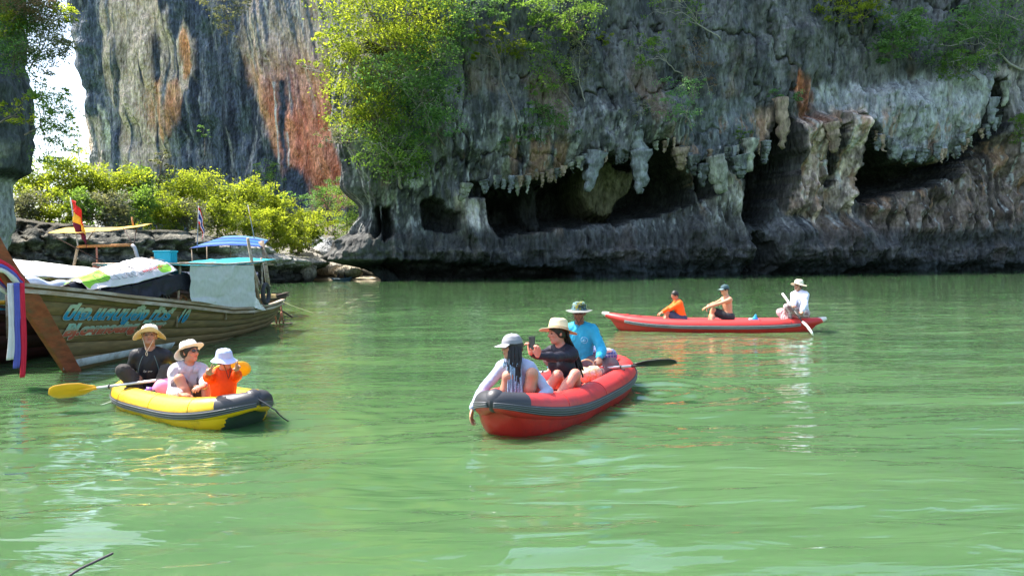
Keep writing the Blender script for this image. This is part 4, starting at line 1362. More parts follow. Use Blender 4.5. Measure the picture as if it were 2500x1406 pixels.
RED = rub('red rubber', (0.62, 0.035, 0.03))
RED2 = rub('deep red rubber', (0.55, 0.028, 0.022))
YEL = rub('yellow rubber', (0.85, 0.50, 0.01))
BLK = rub('black rubber', (0.035, 0.036, 0.042), .45)
GRY = rub('grey rubber', (0.13, 0.135, 0.15), .5)
GRNB = rub('green black rubber', (0.030, 0.060, 0.035), .5)
SILV = rub('pale stripe rubber', (0.42, 0.42, 0.42), .5)
WHT = rub('white rubber', (0.75, 0.72, 0.68), .5)
PINKF = rub('faded red rubber', (0.62, 0.10, 0.08), .5)
GB = 'inflatable canoes on the lagoon'

near = Canoe('inflatable_canoe', 'red inflatable canoe with black bow knob carrying three people, pointing at the camera', (1.42, 10.4), (-.19, 6.86), 3.8, .375, .160, .165, .20, .12, RED, GB, pw=3.2, q=1.6, taper=.42)
near.build(RED, RED2, BLK, PINKF, knob=.105, cap=.89, ridge_mat=GRY)
near.seat(-.62, .12, RED); near.seat(.0, .10, RED)
yel = Canoe('inflatable_canoe', 'yellow inflatable canoe with black rubbing strake carrying two adults and a child', (-4.73, 9.43), (-2.66, 7.70), 2.75, .37, .138, .125, .14, .05, YEL, GB, pw=3.4, q=1.5, taper=.3)
yel.build(YEL, YEL, BLK, YEL, knob=.105, cap=.83, dark_belly=GRNB, ridge_mat=GRY, strake_phi=(-34, 2), ridges=3)
yel.seat(-.45, .10, YEL)
far = Canoe('inflatable_canoe', 'long red inflatable canoe with white tips seen side-on near the cliff', (7.18, 17.45), (2.28, 18.8), 4.95, .36, .145, .145, .22, .12, RED, GB, pw=2.2, q=1.15, taper=.55)
far.build(RED, RED2, BLK, WHT, strake_t=(-.8, .80), strake_phi=(-28, 8), ridges=3, ridge_mat=SILV)
for sg in (-1, 1):
    mb = MB()
    y = np.linspace(0, .16, 6)
    mb.tube(np.stack([0 * y, sg * (far.L / 2 - .04 + y), far.z0 + (far.rb if sg > 0 else far.rs) + y * .35], -1), np.interp(y, [0, .1, .16], [.075, .055, .03]), 14)
    mb.build('tip_cap', WHT, far.root)
    for side in (-1, 1):
        t = np.linspace(.80, .99, 14) * sg
        ph = np.linspace(-50, 60, 10)
        Tg, Pg = np.meshgrid(t, ph, indexing='ij')
        Pg = Pg * (1.15 - np.abs(np.abs(Tg) - .9) * 8).clip(.2, 1)
        mb = MB(); mb.grid(far.surf(Tg, Pg, side, .005 + 0 * Tg)); mb.build('end_patch', RED2, far.root)
far.seat(.33, .09, WHT); far.seat(-.05, .09, WHT)
# grab handles near the bow of the long canoe
for tt in (.80, .68):
    q = far.surf(np.array([tt]), np.array([90.0]), -1)[0]
    a = np.linspace(0, PI, 9)
    MB().tube(np.stack([0 * a, .06 * np.cos(a), .035 * np.sin(a) - .004], -1) + q, .010, 6).build('grab_handle', RED2, far.root)


def rope(name, label, pts, r, col, cat='rope', parent=None, n=24):
    P = np.array(pts, float)
    t = np.linspace(0, len(P) - 1, n)
    i = np.arange(len(P))
    Q = np.stack([np.interp(t, i, P[:, k]) for k in range(3)], -1)
    ker = np.array([.25, .5, .25])
    for _ in range(3):
        for k in range(3):
            Q[1:-1, k] = np.convolve(Q[:, k], ker, 'valid')
    o = MB().tube(Q, r, 6).build(name, mat('rope ' + str(col), col, .8, var=.2, scale=60), parent)
    if label:
        tag(o, label, cat)
    return o


rope('painter_rope', 'thin dark mooring line trailing from the yellow canoe bow into the water', [yel.world((.05, 1.40, .34)), at(672, 1000, 7.6), at(682, 1012, 7.7), at(697, 1024, 7.85), at(706, 1028, 7.95)], .008, (.06, .06, .07), 'mooring line')
rope('pale_rope', 'pale line drawn through the water behind the yellow canoe', [yel.world((-.1, -1.36, .1)), at(250, 988, 9.0), at(210, 996, 8.85), at(165, 1006, 8.6)], .006, (.6, .6, .55), 'mooring line')
rope('dark_line', 'dark line crossing the water at the bottom left corner', [at(120, 1440, 3.7), at(190, 1390, 3.95), at(275, 1350, 4.2)], .007, (.06, .05, .06), 'mooring line')


# ------------------------------------------------------------------ paddles
def paddle(label, A, B, m_shaft, m_blade, m_mid=None, bl=.46, bw=.085, roll=90.0, sr=.016, grp='paddles of the canoes', roll2=None):
    A, B = np.array(A, float), np.array(B, float)
    L = np.linalg.norm(B - A)
    d = (B - A) / L
    C_ = (A + B) / 2
    root = thing('paddle', label, 'paddle', C_, 0, grp)
    up = np.array([0, 0, 1.0])
    sd = np.cross(d, up); sd /= np.linalg.norm(sd); up = np.cross(sd, d)
    s0 = L / 2 - bl
    MB().tube([-d * s0, d * s0], sr, 12).build('shaft', m_shaft, root)
    if m_mid:
        MB().tube([-d * s0 * .55, d * s0 * .45], sr * 1.12, 12).build('grip', m_mid, root)
    for sg, rl in ((-1, roll), (1, roll2 if roll2 is not None else roll)):
        a = math.radians(rl)
        wd = sd * math.cos(a) + up * math.sin(a)
        nn = np.cross(wd, d)
        u_ = np.linspace(0, 1, 22)
        wid = bw * np.interp(u_, [0, .08, .3, .6, .85, .95, 1], [.22, .35, .85, 1, .92, .65, .12])
        v_ = np.linspace(-1, 1, 13)
        P = (s0 + u_ * bl)[:, None, None] * sg * d + (wid[:, None] * v_[None])[..., None] * wd + ((.022 * v_[None] ** 2 + .012 * np.exp(-(v_[None] / .16) ** 2) * (1 - u_[:, None])) + .0 * u_[:, None])[..., None] * nn
        mb = MB(); mb.grid(P)
        b = mb.build('blade', m_blade, root, thick=.007)
        MB().tube([sg * d * (s0 - .02), sg * d * (s0 + bl * .35)], [sr * 1.15, sr * .5], 10).build('blade_neck', m_blade, b)
    for sg in (-1, 1):
        MB().tube([sg * d * (s0 - .16), sg * d * (s0 - .145)], sr * 1.7, 12).build('drip_ring', BLK, root)
    return root


ALU = mat('painted aluminium', (.62, .60, .60), .35, metal=.3, var=.1)
YBL = mat('yellow plastic', (.85, .42, .01), .4, var=.08, scale=4)
BBL = mat('black plastic', (.02, .022, .022), .35, var=.1)
WBL = mat('white plastic', (.80, .80, .80), .4, var=.06)
REDSH = mat('red grip', (.55, .04, .05), .5)
paddle('yellow-bladed paddle held by the man in black', at(118, 962, 8.55), at(612, 899, 8.85), ALU, YBL, bl=.50, bw=.10, roll=60, roll2=75)
paddle('black-bladed paddle with red and white shaft held across the near red canoe', at(1205, 916, 9.75), at(1652, 886, 8.95), ALU, BBL, REDSH, bl=.52, bw=.085, roll=35)
PAD3 = (at(1908, 718, 17.6), at(1984, 818, 16.5))
paddle('white-bladed paddle dipped by the man in the white shirt', PAD3[0], PAD3[1], BBL, WBL, bl=.42, bw=.085, roll=60)
# ------------------------------------------------------------------ people: smooth blended bodies, meshed by surface nets
def surface_nets(F, lo, h):
    nx, ny, nz = F.shape
    S = F < 0
    corners = [(a, b, c) for a in (0, 1) for b in (0, 1) for c in (0, 1)]
    cnt = np.zeros((nx - 1, ny - 1, nz - 1), np.int8)
    for a, b, c in corners:
        cnt += S[a:nx - 1 + a, b:ny - 1 + b, c:nz - 1 + c]
    act = (cnt > 0) & (cnt < 8)
    idx = -np.ones(act.shape, np.int32)
    I = np.argwhere(act)
    idx[act] = np.arange(len(I))
    vals = {cr: F[I[:, 0] + cr[0], I[:, 1] + cr[1], I[:, 2] + cr[2]] for cr in corners}
    acc = np.zeros((len(I), 3)); n = np.zeros(len(I))
    for cr in corners:
        for ax in range(3):
            if cr[ax]:
                continue
            c2 = list(cr); c2[ax] = 1; c2 = tuple(c2)
            f0, f1 = vals[cr], vals[c2]
            m = (f0 < 0) != (f1 < 0)
            t = np.where(m, f0 / np.where(m, f0 - f1, 1), 0)
            p = np.array(cr, float)[None] + np.zeros((len(I), 3))
            p[:, ax] += t
            acc += p * m[:, None]; n += m
    V = (I + acc / np.maximum(n, 1)[:, None]) * h + lo
    Q = []
    for ax in range(3):
        a1, a2 = [(1, 2), (2, 0), (0, 1)][ax]
        sl0 = [slice(1, -1)] * 3; sl1 = [slice(1, -1)] * 3
        sl0[ax] = slice(0, -1); sl1[ax] = slice(1, None)
        s0, s1 = S[tuple(sl0)], S[tuple(sl1)]
        E = np.argwhere(s0 != s1)
        if not len(E):
            continue
        flip = s0[tuple(E.T)]
        base = E.copy()
        base[:, a1] += 1; base[:, a2] += 1
        def cell(d1, d2):
            c = base.copy(); c[:, a1] -= d1; c[:, a2] -= d2
            return idx[c[:, 0], c[:, 1], c[:, 2]]
        q = np.stack([cell(1, 1), cell(0, 1), cell(0, 0), cell(1, 0)], -1)
        q = np.where(flip[:, None], q, q[:, ::-1])
        Q.append(q)
    Q = np.concatenate(Q)
    Q = Q[(Q >= 0).all(1)]
    return V, Q


class Field:
    def __init__(s, h):
        s.h = h; s.pr = []

    def cap(s, a, b, ra, rb=None, k=.02, fl=None):
        s.pr.append(('c', np.array(a, float), np.array(b, float), ra, rb if rb is not None else ra, k, fl)); return s

    def ell(s, c, r, R=None, k=.03, neg=False):
        s.pr.append(('n' if neg else 'e', np.array(c, float), np.array(r, float), np.eye(3) if R is None else np.asarray(R, float), None, k, None)); return s

    def mesh(s, infl=0.0, margin=.05):
        lo, hi = np.full(3, 9e9), np.full(3, -9e9)
        bb = []
        for p in s.pr:
            if p[0] == 'c':
                r = max(p[3], p[4]) + infl
                a, b = np.minimum(p[1], p[2]) - r, np.maximum(p[1], p[2]) + r
            else:
                e = np.sqrt(((p[3] * (p[2] + infl)[None]) ** 2).sum(1))
                a, b = p[1] - e, p[1] + e
            bb.append((a, b))
            if p[0] != 'n':
                lo = np.minimum(lo, a); hi = np.maximum(hi, b)
        lo -= margin + s.h * 2; hi += margin + s.h * 2
        n = np.ceil((hi - lo) / s.h).astype(int) + 1
        F = np.full(n, margin, np.float32)
        ax = [lo[i] + np.arange(n[i]) * s.h for i in range(3)]
        for p, (a, b) in zip(s.pr, bb):
            i0 = np.maximum(((a - margin - lo) / s.h).astype(int), 0)
            i1 = np.minimum(((b + margin - lo) / s.h).astype(int) + 2, n)
            if (i1 <= i0).any():
                continue
            X = ax[0][i0[0]:i1[0]][:, None, None]; Y = ax[1][i0[1]:i1[1]][None, :, None]; Z = ax[2][i0[2]:i1[2]][None, None]
            if p[0] == 'c':
                d = p[2] - p[1]; L2 = d @ d + 1e-12
                t = np.clip(((X - p[1][0]) * d[0] + (Y - p[1][1]) * d[1] + (Z - p[1][2]) * d[2]) / L2, 0, 1)
                q = np.sqrt((X - p[1][0] - d[0] * t) ** 2 + (Y - p[1][1] - d[1] * t) ** 2 + (Z - p[1][2] - d[2] * t) ** 2)
                D = q - (p[3] + (p[4] - p[3]) * t) - infl
            else:
                R, r = p[3], p[2] + (infl if p[0] == 'e' else -infl)
                x, y, z = X - p[1][0], Y - p[1][1], Z - p[1][2]
                u = (x * R[0, 0] + y * R[1, 0] + z * R[2, 0]); v = (x * R[0, 1] + y * R[1, 1] + z * R[2, 1]); w = (x * R[0, 2] + y * R[1, 2] + z * R[2, 2])
                k0 = np.sqrt((u / r[0]) ** 2 + (v / r[1]) ** 2 + (w / r[2]) ** 2)
                k1 = np.sqrt((u / r[0] ** 2) ** 2 + (v / r[1] ** 2) ** 2 + (w / r[2] ** 2) ** 2) + 1e-9
                D = k0 * (k0 - 1) / k1
            sl = F[i0[0]:i1[0], i0[1]:i1[1], i0[2]:i1[2]]
            k = p[5]
            if p[0] == 'n':
                h_ = np.maximum(k - np.abs(sl + D), 0)
                sl[...] = np.maximum(sl, -D) + h_ * h_ / (4 * k)
            else:
                h_ = np.maximum(k - np.abs(sl - D), 0)
                sl[...] = np.minimum(sl, D) - h_ * h_ / (4 * k)
        return surface_nets(F, lo, s.h)


def nrm(v):
    v = np.asarray(v, float)
    return v / (np.linalg.norm(v) + 1e-12)


def axes(fwd, up):
    """columns: right, forward, up"""
    f = nrm(fwd); r = nrm(np.cross(f, up)); u = np.cross(r, f)
    return np.stack([r, f, u], -1)


def rot(yaw=0, pitch=0, roll=0):
    """yaw to the person's left +, pitch up +, roll to the right +"""
    y, p, r = map(math.radians, (yaw, pitch, roll))
    Rz = np.array([[math.cos(y), -math.sin(y), 0], [math.sin(y), math.cos(y), 0], [0, 0, 1]])
    Rx = np.array([[1, 0, 0], [0, math.cos(p), -math.sin(p)], [0, math.sin(p), math.cos(p)]])
    Ry = np.array([[math.cos(r), 0, math.sin(r)], [0, 1, 0], [-math.sin(r), 0, math.cos(r)]])
    return Rz @ Rx @ Ry


def ik(a, t, l1, l2, pole):
    a, t, pole = map(lambda q: np.array(q, float), (a, t, pole))
    d = t - a; L = np.linalg.norm(d)
    if L > (l1 + l2) * .995:
        t = a + d / L * (l1 + l2) * .995; d = t - a; L = np.linalg.norm(d)
    x = (l1 * l1 - l2 * l2 + L * L) / (2 * L)
    h = math.sqrt(max(l1 * l1 - x * x, 0))
    u = d / L
    p = pole - a; p = p - u * (p @ u)
    return a + u * x + nrm(p) * h, t


HAND = {  # curl per finger (index..little), thumb curl
    'grip': ([1.25, 1.3, 1.3, 1.3], 1.0), 'relax': ([.35, .45, .5, .55], .3), 'flat': ([.12, .1, .12, .15], .1), 'peace': ([.02, .02, 1.5, 1.5], 1.2), 'hold': ([.7, .75, .8, .85], .6), 'spread': ([.25, .3, .3, .3], .2),
}


def add_hand(F, w, d, n, thumb, s, style):
    """w wrist, d towards the fingers, n out of the palm, thumb side vector"""
    d = nrm(d); n = nrm(n - d * (n @ d)); t = nrm(np.cross(d, n)); t = t if t @ thumb > 0 else -t
    R = np.stack([t, d, n], -1)
    F.ell(w + d * .048 * s, (.040 * s, .054 * s, .018 * s), R, k=.022)
    cur, tc = HAND[style]
    for i, (o, b, L) in enumerate(((.027, .088, .074), (.0095, .093, .082), (-.009, .090, .076), (-.026, .082, .060))):
        spread = (1.5 - i) * (.16 if style in ('peace', 'spread') else .05)
        p = w + (d * b + t * o) * s
        dd = nrm(d + t * spread)
        ang = 0
        r0 = .0092 * s if i < 3 else .008 * s
        F.cap(w + (d * (b - .035) + t * o) * s, p, r0 * 1.1, r0, k=.008)
        for j, fr in enumerate((.46, .30, .24)):
            ang += cur[i] * (1.0, .9, .6)[j]
            v = dd * math.cos(ang) + n * math.sin(ang)
            q = p + v * L * fr * s
            F.cap(p, q, r0 * (1 - .08 * j), r0 * (1 - .08 * (j + 1)), k=.005)
            p = q
    p = w + (d * .022 + t * .028 + n * .006) * s
    v = nrm(d * .62 + t * .72)
    q = p + v * .040 * s
    F.cap(p, q, .0125 * s, .0105 * s, k=.010)
    v2 = nrm(v * math.cos(tc) + (-t * .5 + n * .8 + d * .3) * math.sin(tc))
    F.cap(q, q + v2 * .032 * s, .0105 * s, .0085 * s, k=.005)


SKINM = None


def skin_mat():
    m, t, b = new_mat('skin')
    a = N(t, 'ShaderNodeAttribute', attribute_name='col')
    t.links.new(a.outputs['Color'], b.inputs['Base Color'])
    b.inputs['Roughness'].default_value = .48
    b.inputs['Specular IOR Level'].default_value = .4
    b.inputs['Subsurface Weight'].default_value = .12
    b.inputs['Subsurface Radius'].default_value = (1, .35, .2)
    b.inputs['Subsurface Scale'].default_value = .012
    return m


def cloth(name, col, rough=.85, var=.08, bump=.003, transl=0, pattern=None):
    if name in MATS:
        return MATS[name]
    m = mat(name, col, rough, var=var, scale=9, bump=bump, bscale=22, spec=.25, transl=transl)
    if pattern:
        t = m.node_tree
        b = t.nodes['Principled BSDF']
        src = b.inputs['Base Color'].links[0].from_socket
        tc = N(t, 'ShaderNodeTexCoord')
        if pattern[0] == 'camo':
            v = N(t, 'ShaderNodeTexVoronoi', i_Scale=28.0)
            nz = N(t, 'ShaderNodeTexNoise', i_Scale=14.0, i_Detail=3.0)
            t.links.new(tc.outputs['Object'], nz.inputs['Vector'])
            t.links.new(nz.outputs['Color'], v.inputs['Vector'])
            v.inputs['Scale'].default_value = 9
            rp = N(t, 'ShaderNodeValToRGB'); rp.color_ramp.interpolation = 'CONSTANT'
            e = rp.color_ramp.elements
            e[0].color = (*pattern[1], 1); e[1].position = .3; e[1].color = (*pattern[2], 1)
            for p, c in ((.5, pattern[3]), (.75, pattern[4])):
                x = e.new(p); x.color = (*c, 1)
            t.links.new(v.outputs['Color'], rp.inputs[0])
            t.links.new(rp.outputs[0], b.inputs['Base Color'])
        if pattern[0] == 'check':
            out = src
            for ax in (0, 2):
                w = N(t, 'ShaderNodeTexWave', bands_direction='X' if ax == 0 else 'Z', i_Scale=8.0)
                t.links.new(tc.outputs['Object'], w.inputs['Vector'])
                g = N(t, 'ShaderNodeMath', operation='GREATER_THAN', i_1=.62)
                t.links.new(w.outputs['Fac'], g.inputs[0])
                mx = N(t, 'ShaderNodeMixRGB'); mx.inputs[2].default_value = (*pattern[1], 1)
                sc = N(t, 'ShaderNodeMath', operation='MULTIPLY', i_1=.75)
                t.links.new(g.outputs[0], sc.inputs[0]); t.links.new(sc.outputs[0], mx.inputs[0]); t.links.new(out, mx.inputs[1])
                out = mx.outputs[0]
            t.links.new(out, b.inputs['Base Color'])
    return m


EYE = mat('eye', (.03, .02, .015), .2)
LENS = mat('dark lens', (.012, .010, .012), .08, var=.02, spec=.8)
HAIRM = mat('black hair', (.018, .014, .012), .5, var=.4, scale=40, bump=.004, bscale=120)


def smooth_wrinkle(V, Q, amp, fr, seed):
    """push cloth along its normals: folds"""
    a, b, c = V[Q[:, 0]], V[Q[:, 1]], V[Q[:, 2]]
    n = np.cross(b - a, c - a)
    N_ = np.zeros_like(V)
    for k in range(4):
        for j in range(3):
            N_[:, j] += np.bincount(Q[:, k], n[:, j], len(V))
    N_ /= np.linalg.norm(N_, axis=1, keepdims=True) + 1e-12
    q = V * fr + seed
    q = np.stack([q[:, 0] * 1.0, q[:, 1] * 1.0, q[:, 2] * .55 + .4 * q[:, 0]], -1)
    return V + N_ * (amp * (ridge(q, 3) + .5 * fbm(q * 2.3, 3)))[:, None]


class Person:
    def __init__(s, label, seat, facing, scale=1.0, female=False, skin=(.42, .20, .12), h=.0085):
        """seat: world point where the bottom rests; facing: world 2-D direction"""
        s.seat = np.array(seat, float)
        f = nrm(np.array([facing[0], facing[1], 0.0]))
        s.Rw = np.stack([np.array([f[1], -f[0], 0]), f, np.array([0, 0, 1.0])], -1)
        s.sc, s.fem, s.h = scale, female, h
        s.skin = np.array(skin)
        s.root = thing('person', label, 'person', seat, math.atan2(-f[0], f[1]), 'people sitting in the canoes')

    def L(s, w):
        """world point -> local"""
        return s.Rw.T @ (np.array(w, float) - s.seat)

    def pose(s, lean=0, side=0, twist=0, head=(0, 0, 0), wr=None, wl=None, er=None, el=None, ar=None, al=None, kr=None, kl=None, hand_r=('relax', None, None), hand_l=('relax', None, None),
             slump=0.0, feet=True):
        c = s.sc
        s.c = c
        s.pel = np.array([0, 0, .10 * c])
        Rt = rot(0, -lean, side)
        tors = .46 * c * (1 - slump)
        s.Rt = Rt
        s.Rc = Rt @ rot(twist, 0, 0)
        s.nb = s.pel + Rt @ np.array([0, .0, tors])                 # base of the neck
        sw = (.146 if s.fem else .166) * c
        s.sh = {1: s.nb + s.Rc @ np.array([sw, 0, -.050 * c]), -1: s.nb + s.Rc @ np.array([-sw, 0, -.050 * c])}
        s.Rh = rot(*head)
        s.hc = s.nb + Rt @ np.array([0, .012, .06]) * c + s.Rh @ np.array([0, .018, .115]) * c
        ua, fa, th, sn = .285 * c, .25 * c, .42 * c, .41 * c
        s.el, s.wr = {}, {}
        for sd, w, e in ((1, wr, er), (-1, wl, el)):
            w = s.sh[sd] + np.array([.1 * sd, .2, -.4]) * c if w is None else np.array(w, float)
            e = s.sh[sd] + np.array([sd * .35, -.1, -.4]) * c if e is None else np.array(e, float)
            s.el[sd], s.wr[sd] = ik(s.sh[sd], w, ua, fa, e)
        s.hip, s.kn, s.an = {}, {}, {}
        for sd, a, k in ((1, ar, kr), (-1, al, kl)):
            s.hip[sd] = s.pel + np.array([.088 * sd * c, .01, -.015 * c])
            a = np.array([.12 * sd, .5, -.02]) * c if a is None else np.array(a, float)
            k = s.hip[sd] + np.array([sd * .1, .2, .5]) if k is None else np.array(k, float)
            s.kn[sd], s.an[sd] = ik(s.hip[sd], a, th, sn, k)
        s.hands = {1: hand_r, -1: hand_l}

    def torso_prims(s, F, fat=1.0):
        c = s.c
        Rt, Rc = s.Rt, s.Rc
        up = s.nb - s.pel
        L = np.linalg.norm(up)
        wch, dch = (.136, .096) if s.fem else (.152, .106)
        F.ell(s.pel + np.array([0, -.005, 0]), (.158 * c * fat, .115 * c * fat, .11 * c), Rt, k=.05)
        F.ell(s.pel + up * .34, ((.122 if s.fem else .138) * c * fat, .098 * c * fat, .16 * c), Rt, k=.06)
        F.ell(s.pel + up * .68, (wch * c, dch * c, .165 * c), Rc, k=.06)
        F.cap(s.pel + up * .90 + Rc @ np.array([-.085, -.01, 0]) * c, s.pel + up * .90 + Rc @ np.array([.085, -.01, 0]) * c, .052 * c, k=.05)
        for sd in (-1, 1):
            F.cap(s.nb + Rc @ np.array([sd * .03, -.012, .012]) * c, s.sh[sd] + Rc @ np.array([-.02 * sd, -.005, .008]) * c, .040 * c, .040 * c, k=.05)
        if s.fem:
            for q in (-1, 1):
                F.ell(s.pel + up * .64 + Rc @ np.array([q * .062, .072, 0]) * c, (.056 * c, .05 * c, .056 * c), Rc, k=.04)
        for sd in (-1, 1):
            F.ell(s.sh[sd] + Rc @ np.array([-.012 * sd, 0, 0]) * c, (.050 * c, .050 * c, .050 * c), Rc, k=.05)

    def arm_prims(s, F, sd, upto=1.0, hand=False):
        c = s.c
        k = .9 if s.fem else 1
        a, e, w = s.sh[sd], s.el[sd], s.wr[sd]
        F.cap(a, e, .050 * c * k, .038 * c * k, k=.035)
        m = e + (w - e) * .3
        F.cap(e, m, .038 * c * k, .040 * c * k, k=.02)
        F.cap(m, m + (w - m) * upto, .040 * c * k, .025 * c * k, k=.02)

    def leg_prims(s, F, sd, upto=1.0):
        c = s.c
        h, k, a = s.hip[sd], s.kn[sd], s.an[sd]
        F.cap(h, h + (k - h) * .5, .088 * c, .076 * c, k=.04)
        F.cap(h + (k - h) * .5, k, .076 * c, .054 * c, k=.03)
        if upto > 0:
            F.ell(k, (.055 * c, .055 * c, .055 * c), k=.02)
            m = k + (a - k) * .35
            back = nrm(np.cross(np.cross(a - k, k - h), a - k)) if np.linalg.norm(np.cross(a - k, k - h)) > 1e-4 else np.array([0, -1, 0])
            F.cap(k, m - back * 0, .052 * c, .058 * c, k=.02)
            F.cap(m, a, .058 * c, .035 * c, k=.02)

    def build_body(s):
        c = s.c
        F = Field(s.h)
        s.torso_prims(F)
        for sd in (-1, 1):
            s.arm_prims(F, sd)
            s.leg_prims(F, sd)
            # foot
            a = s.an[sd]
            fd = nrm(np.array([(a - s.hip[sd])[0] * .4, abs((a - s.hip[sd])[1]) + .05, 0.0]))
            F.cap(a + np.array([0, 0, -.02]) * c, a + fd * .15 * c + np.array([0, 0, -.035]) * c, .036 * c, .028 * c, k=.03)
            F.cap(a - fd * .03 * c + np.array([0, 0, -.03]) * c, a, .032 * c, .034 * c, k=.02)
        # neck and head
        R, o = s.Rh, s.hc
        P = lambda x, y, z: o + R @ np.array([x, y, z]) * c
        F.cap(s.nb + s.Rt @ np.array([0, 0, -.02]) * c, P(0, -.02, -.06), .054 * c * (.9 if s.fem else 1), .050 * c * (.9 if s.fem else 1), k=.035)
        F.ell(P(0, -.012, .030), (.072 * c, .090 * c, .084 * c), R, k=.02)
        F.ell(P(0, .020, -.030), (.057 * c, .066 * c, .078 * c), R, k=.03)
        F.cap(P(-.03, .035, -.075), P(.03, .035, -.075), .024 * c, k=.03)
        F.ell(P(0, .066, -.088), (.024 * c, .018 * c, .018 * c), R, k=.02)
        for q in (-1, 1):
            F.ell(P(q * .030, .090, .010), (.017 * c, .012 * c, .011 * c), R, k=.012, neg=True)
            F.ell(P(q * .028, .076, .030), (.024 * c, .012 * c, .007 * c), R, k=.012)
            F.ell(P(q * .040, .062, -.018), (.022 * c, .018 * c, .018 * c), R, k=.02)
            F.ell(P(q * .076, -.008, -.004), (.008 * c, .018 * c, .030 * c), R @ rot(q * 18, 0, 0), k=.008)
        F.cap(P(0, .084, .018), P(0, .103, -.016), .008 * c, .013 * c, k=.012)
        F.ell(P(0, .094, -.020), (.018 * c, .010 * c, .009 * c), R, k=.008)
        F.ell(P(0, .082, -.048), (.025 * c, .011 * c, .006 * c), R, k=.006)
        F.ell(P(0, .080, -.060), (.021 * c, .011 * c, .007 * c), R, k=.006)
        for sd in (-1, 1):
            st, dd, nn = s.hands[sd]
            w, e = s.wr[sd], s.el[sd]
            fore = nrm(w - e)
            dd = fore if dd is None else nrm(dd)
            nn = s.Rc @ np.array([0, 0, -1.0]) if nn is None else np.array(nn, float)
            add_hand(F, w + fore * .005, dd, nn, s.Rc @ np.array([-sd, .4, .2]), c, st)
        V, Q = F.mesh()
        col = np.ones((len(V), 3)) * s.skin
        q = (V - o) @ R / c
        lip = np.exp(-((q[:, 0] / .027) ** 2 + ((q[:, 1] - .090) / .016) ** 2 + ((q[:, 2] + .054) / .013) ** 2) ** 2)
        col = col_mix(col, s.skin * np.array([.85, .5, .5]), lip)
        for z in (-1, 1):
            br = np.exp(-(((q[:, 0] - z * .031) / .022) ** 2 + ((q[:, 1] - .085) / .03) ** 2 + ((q[:, 2] - .036) / .006) ** 2) ** 2)
            col = col_mix(col, (.03, .02, .015), br * .8)
            ck = np.exp(-(((q[:, 0] - z * .045) / .022) ** 2 + ((q[:, 2] + .02) / .025) ** 2) * 1.0) * (q[:, 1] > .04)
            col = col_mix(col, s.skin * np.array([1.1, .8, .8]), ck * .5)
        col *= (1 + .12 * fbm(V * 9, 3))[:, None]
        me = mesh_np('body', V, Q, True, attrs={'col': col}, mats=[SKINM])
        s.body = link('body', me, s.root)
        for q_ in (-1, 1):
            MB().ell(P(q_ * .030, .0775, .010), np.array([.0125, .010, .0085]) * c, 10, R, 8).build('eye', EYE, s.root)
        return s

    def garment(s, name, m, kind, infl=.014, wr=.0045, upto=.93, amp_f=16, legs=.6, lower=None, h=None, cut=None, neg=(), **lab):
        F = Field(h or s.h * 1.15)
        if kind == 'shirt':
            s.torso_prims(F, 1.02)
            neg = list(neg) + [(s.nb + s.Rt @ np.array([0, .01, .06]) * s.c, np.array([.055, .06, .045]) * s.c + infl)]
            for sd in (-1, 1):
                s.arm_prims(F, sd, upto)
        elif kind == 'shorts':
            c = s.c
            F.ell(s.pel + np.array([0, -.005, -.005]), (.160 * c, .118 * c, .10 * c), s.Rt, k=.05)
            for sd in (-1, 1):
                hp, k = s.hip[sd], s.kn[sd]
                e = hp + (k - hp) * min(legs, 1.0)
                F.cap(hp, e, .090 * c, .074 * c if legs < 1 else .056 * c, k=.05)
                if legs > 1:
                    a = s.an[sd]
                    F.cap(k, k + (a - k) * (legs - 1), .057 * c, .05 * c, k=.03)
        for c0, r0 in neg:
            F.ell(c0, r0, s.Rt, k=.012, neg=True)
        V, Q = F.mesh(infl)
        V = smooth_wrinkle(V, Q, wr * 1.7, amp_f, s.seat[0] * 3 + s.seat[1])
        if cut is not None:
            keep = cut(V)
            Q = Q[keep[Q].all(1)]
        me = mesh_np(name, V, Q, True, mats=[m])
        return link(name, me, s.root, **lab)

    def hp(s, x, y, z):
        return s.hc + s.Rh @ np.array([x, y, z]) * s.c

    def lathe(s, prof, m, name, parent, fn=None, n=48, tilt=(0, 0, 0), thick=None, ox=1.0, oy=1.12, ctr=(0, -.008, 0)):
        """prof: list of (radius, z) in the head frame; fn(rad, phi) -> dz"""
        P = np.array(prof, float)
        t = np.linspace(0, 1, 40) * (len(P) - 1)
        r = np.interp(t, np.arange(len(P)), P[:, 0]); z = np.interp(t, np.arange(len(P)), P[:, 1])
        ph = np.arange(n) * 2 * PI / n
        X = r[:, None] * np.sin(ph)[None] * ox
        Y = r[:, None] * np.cos(ph)[None] * oy
        Z = z[:, None] + (fn(r[:, None] + 0 * ph[None], ph[None] + 0 * r[:, None]) if fn else 0 * ph[None])
        G = np.stack([X, Y, Z], -1) @ rot(*tilt).T + np.array(ctr)
        G = s.hc + (G * s.c) @ s.Rh.T
        mb = MB(); mb.grid(G, closed_u=True)
        return mb.build(name, m, parent, thick=thick)

    def hat(s, label, m_crown, m_brim, brim=.165, crown_h=.085, droop=.25, wave=(0, 2, 0), tilt=(0, 0, 0), band=None, cord=None, r0=.094, front=0.0, top_round=.5, inner=None):
        root = link('hat', None, s.root)
        root['label'] = label
        zb = .045
        top = zb + crown_h + .008
        prof = [(.0005, top + .004), (r0 * .55, top + .002), (r0 * (.72 + .1 * top_round), top - .008), (r0 * .92, top - .03), (r0 * .99, zb + .03), (r0 * 1.03, zb)]
        wob = lambda r, p: .004 * np.sin(3 * p + 1) * (r / r0) + .003 * np.sin(7 * p + r * 60)
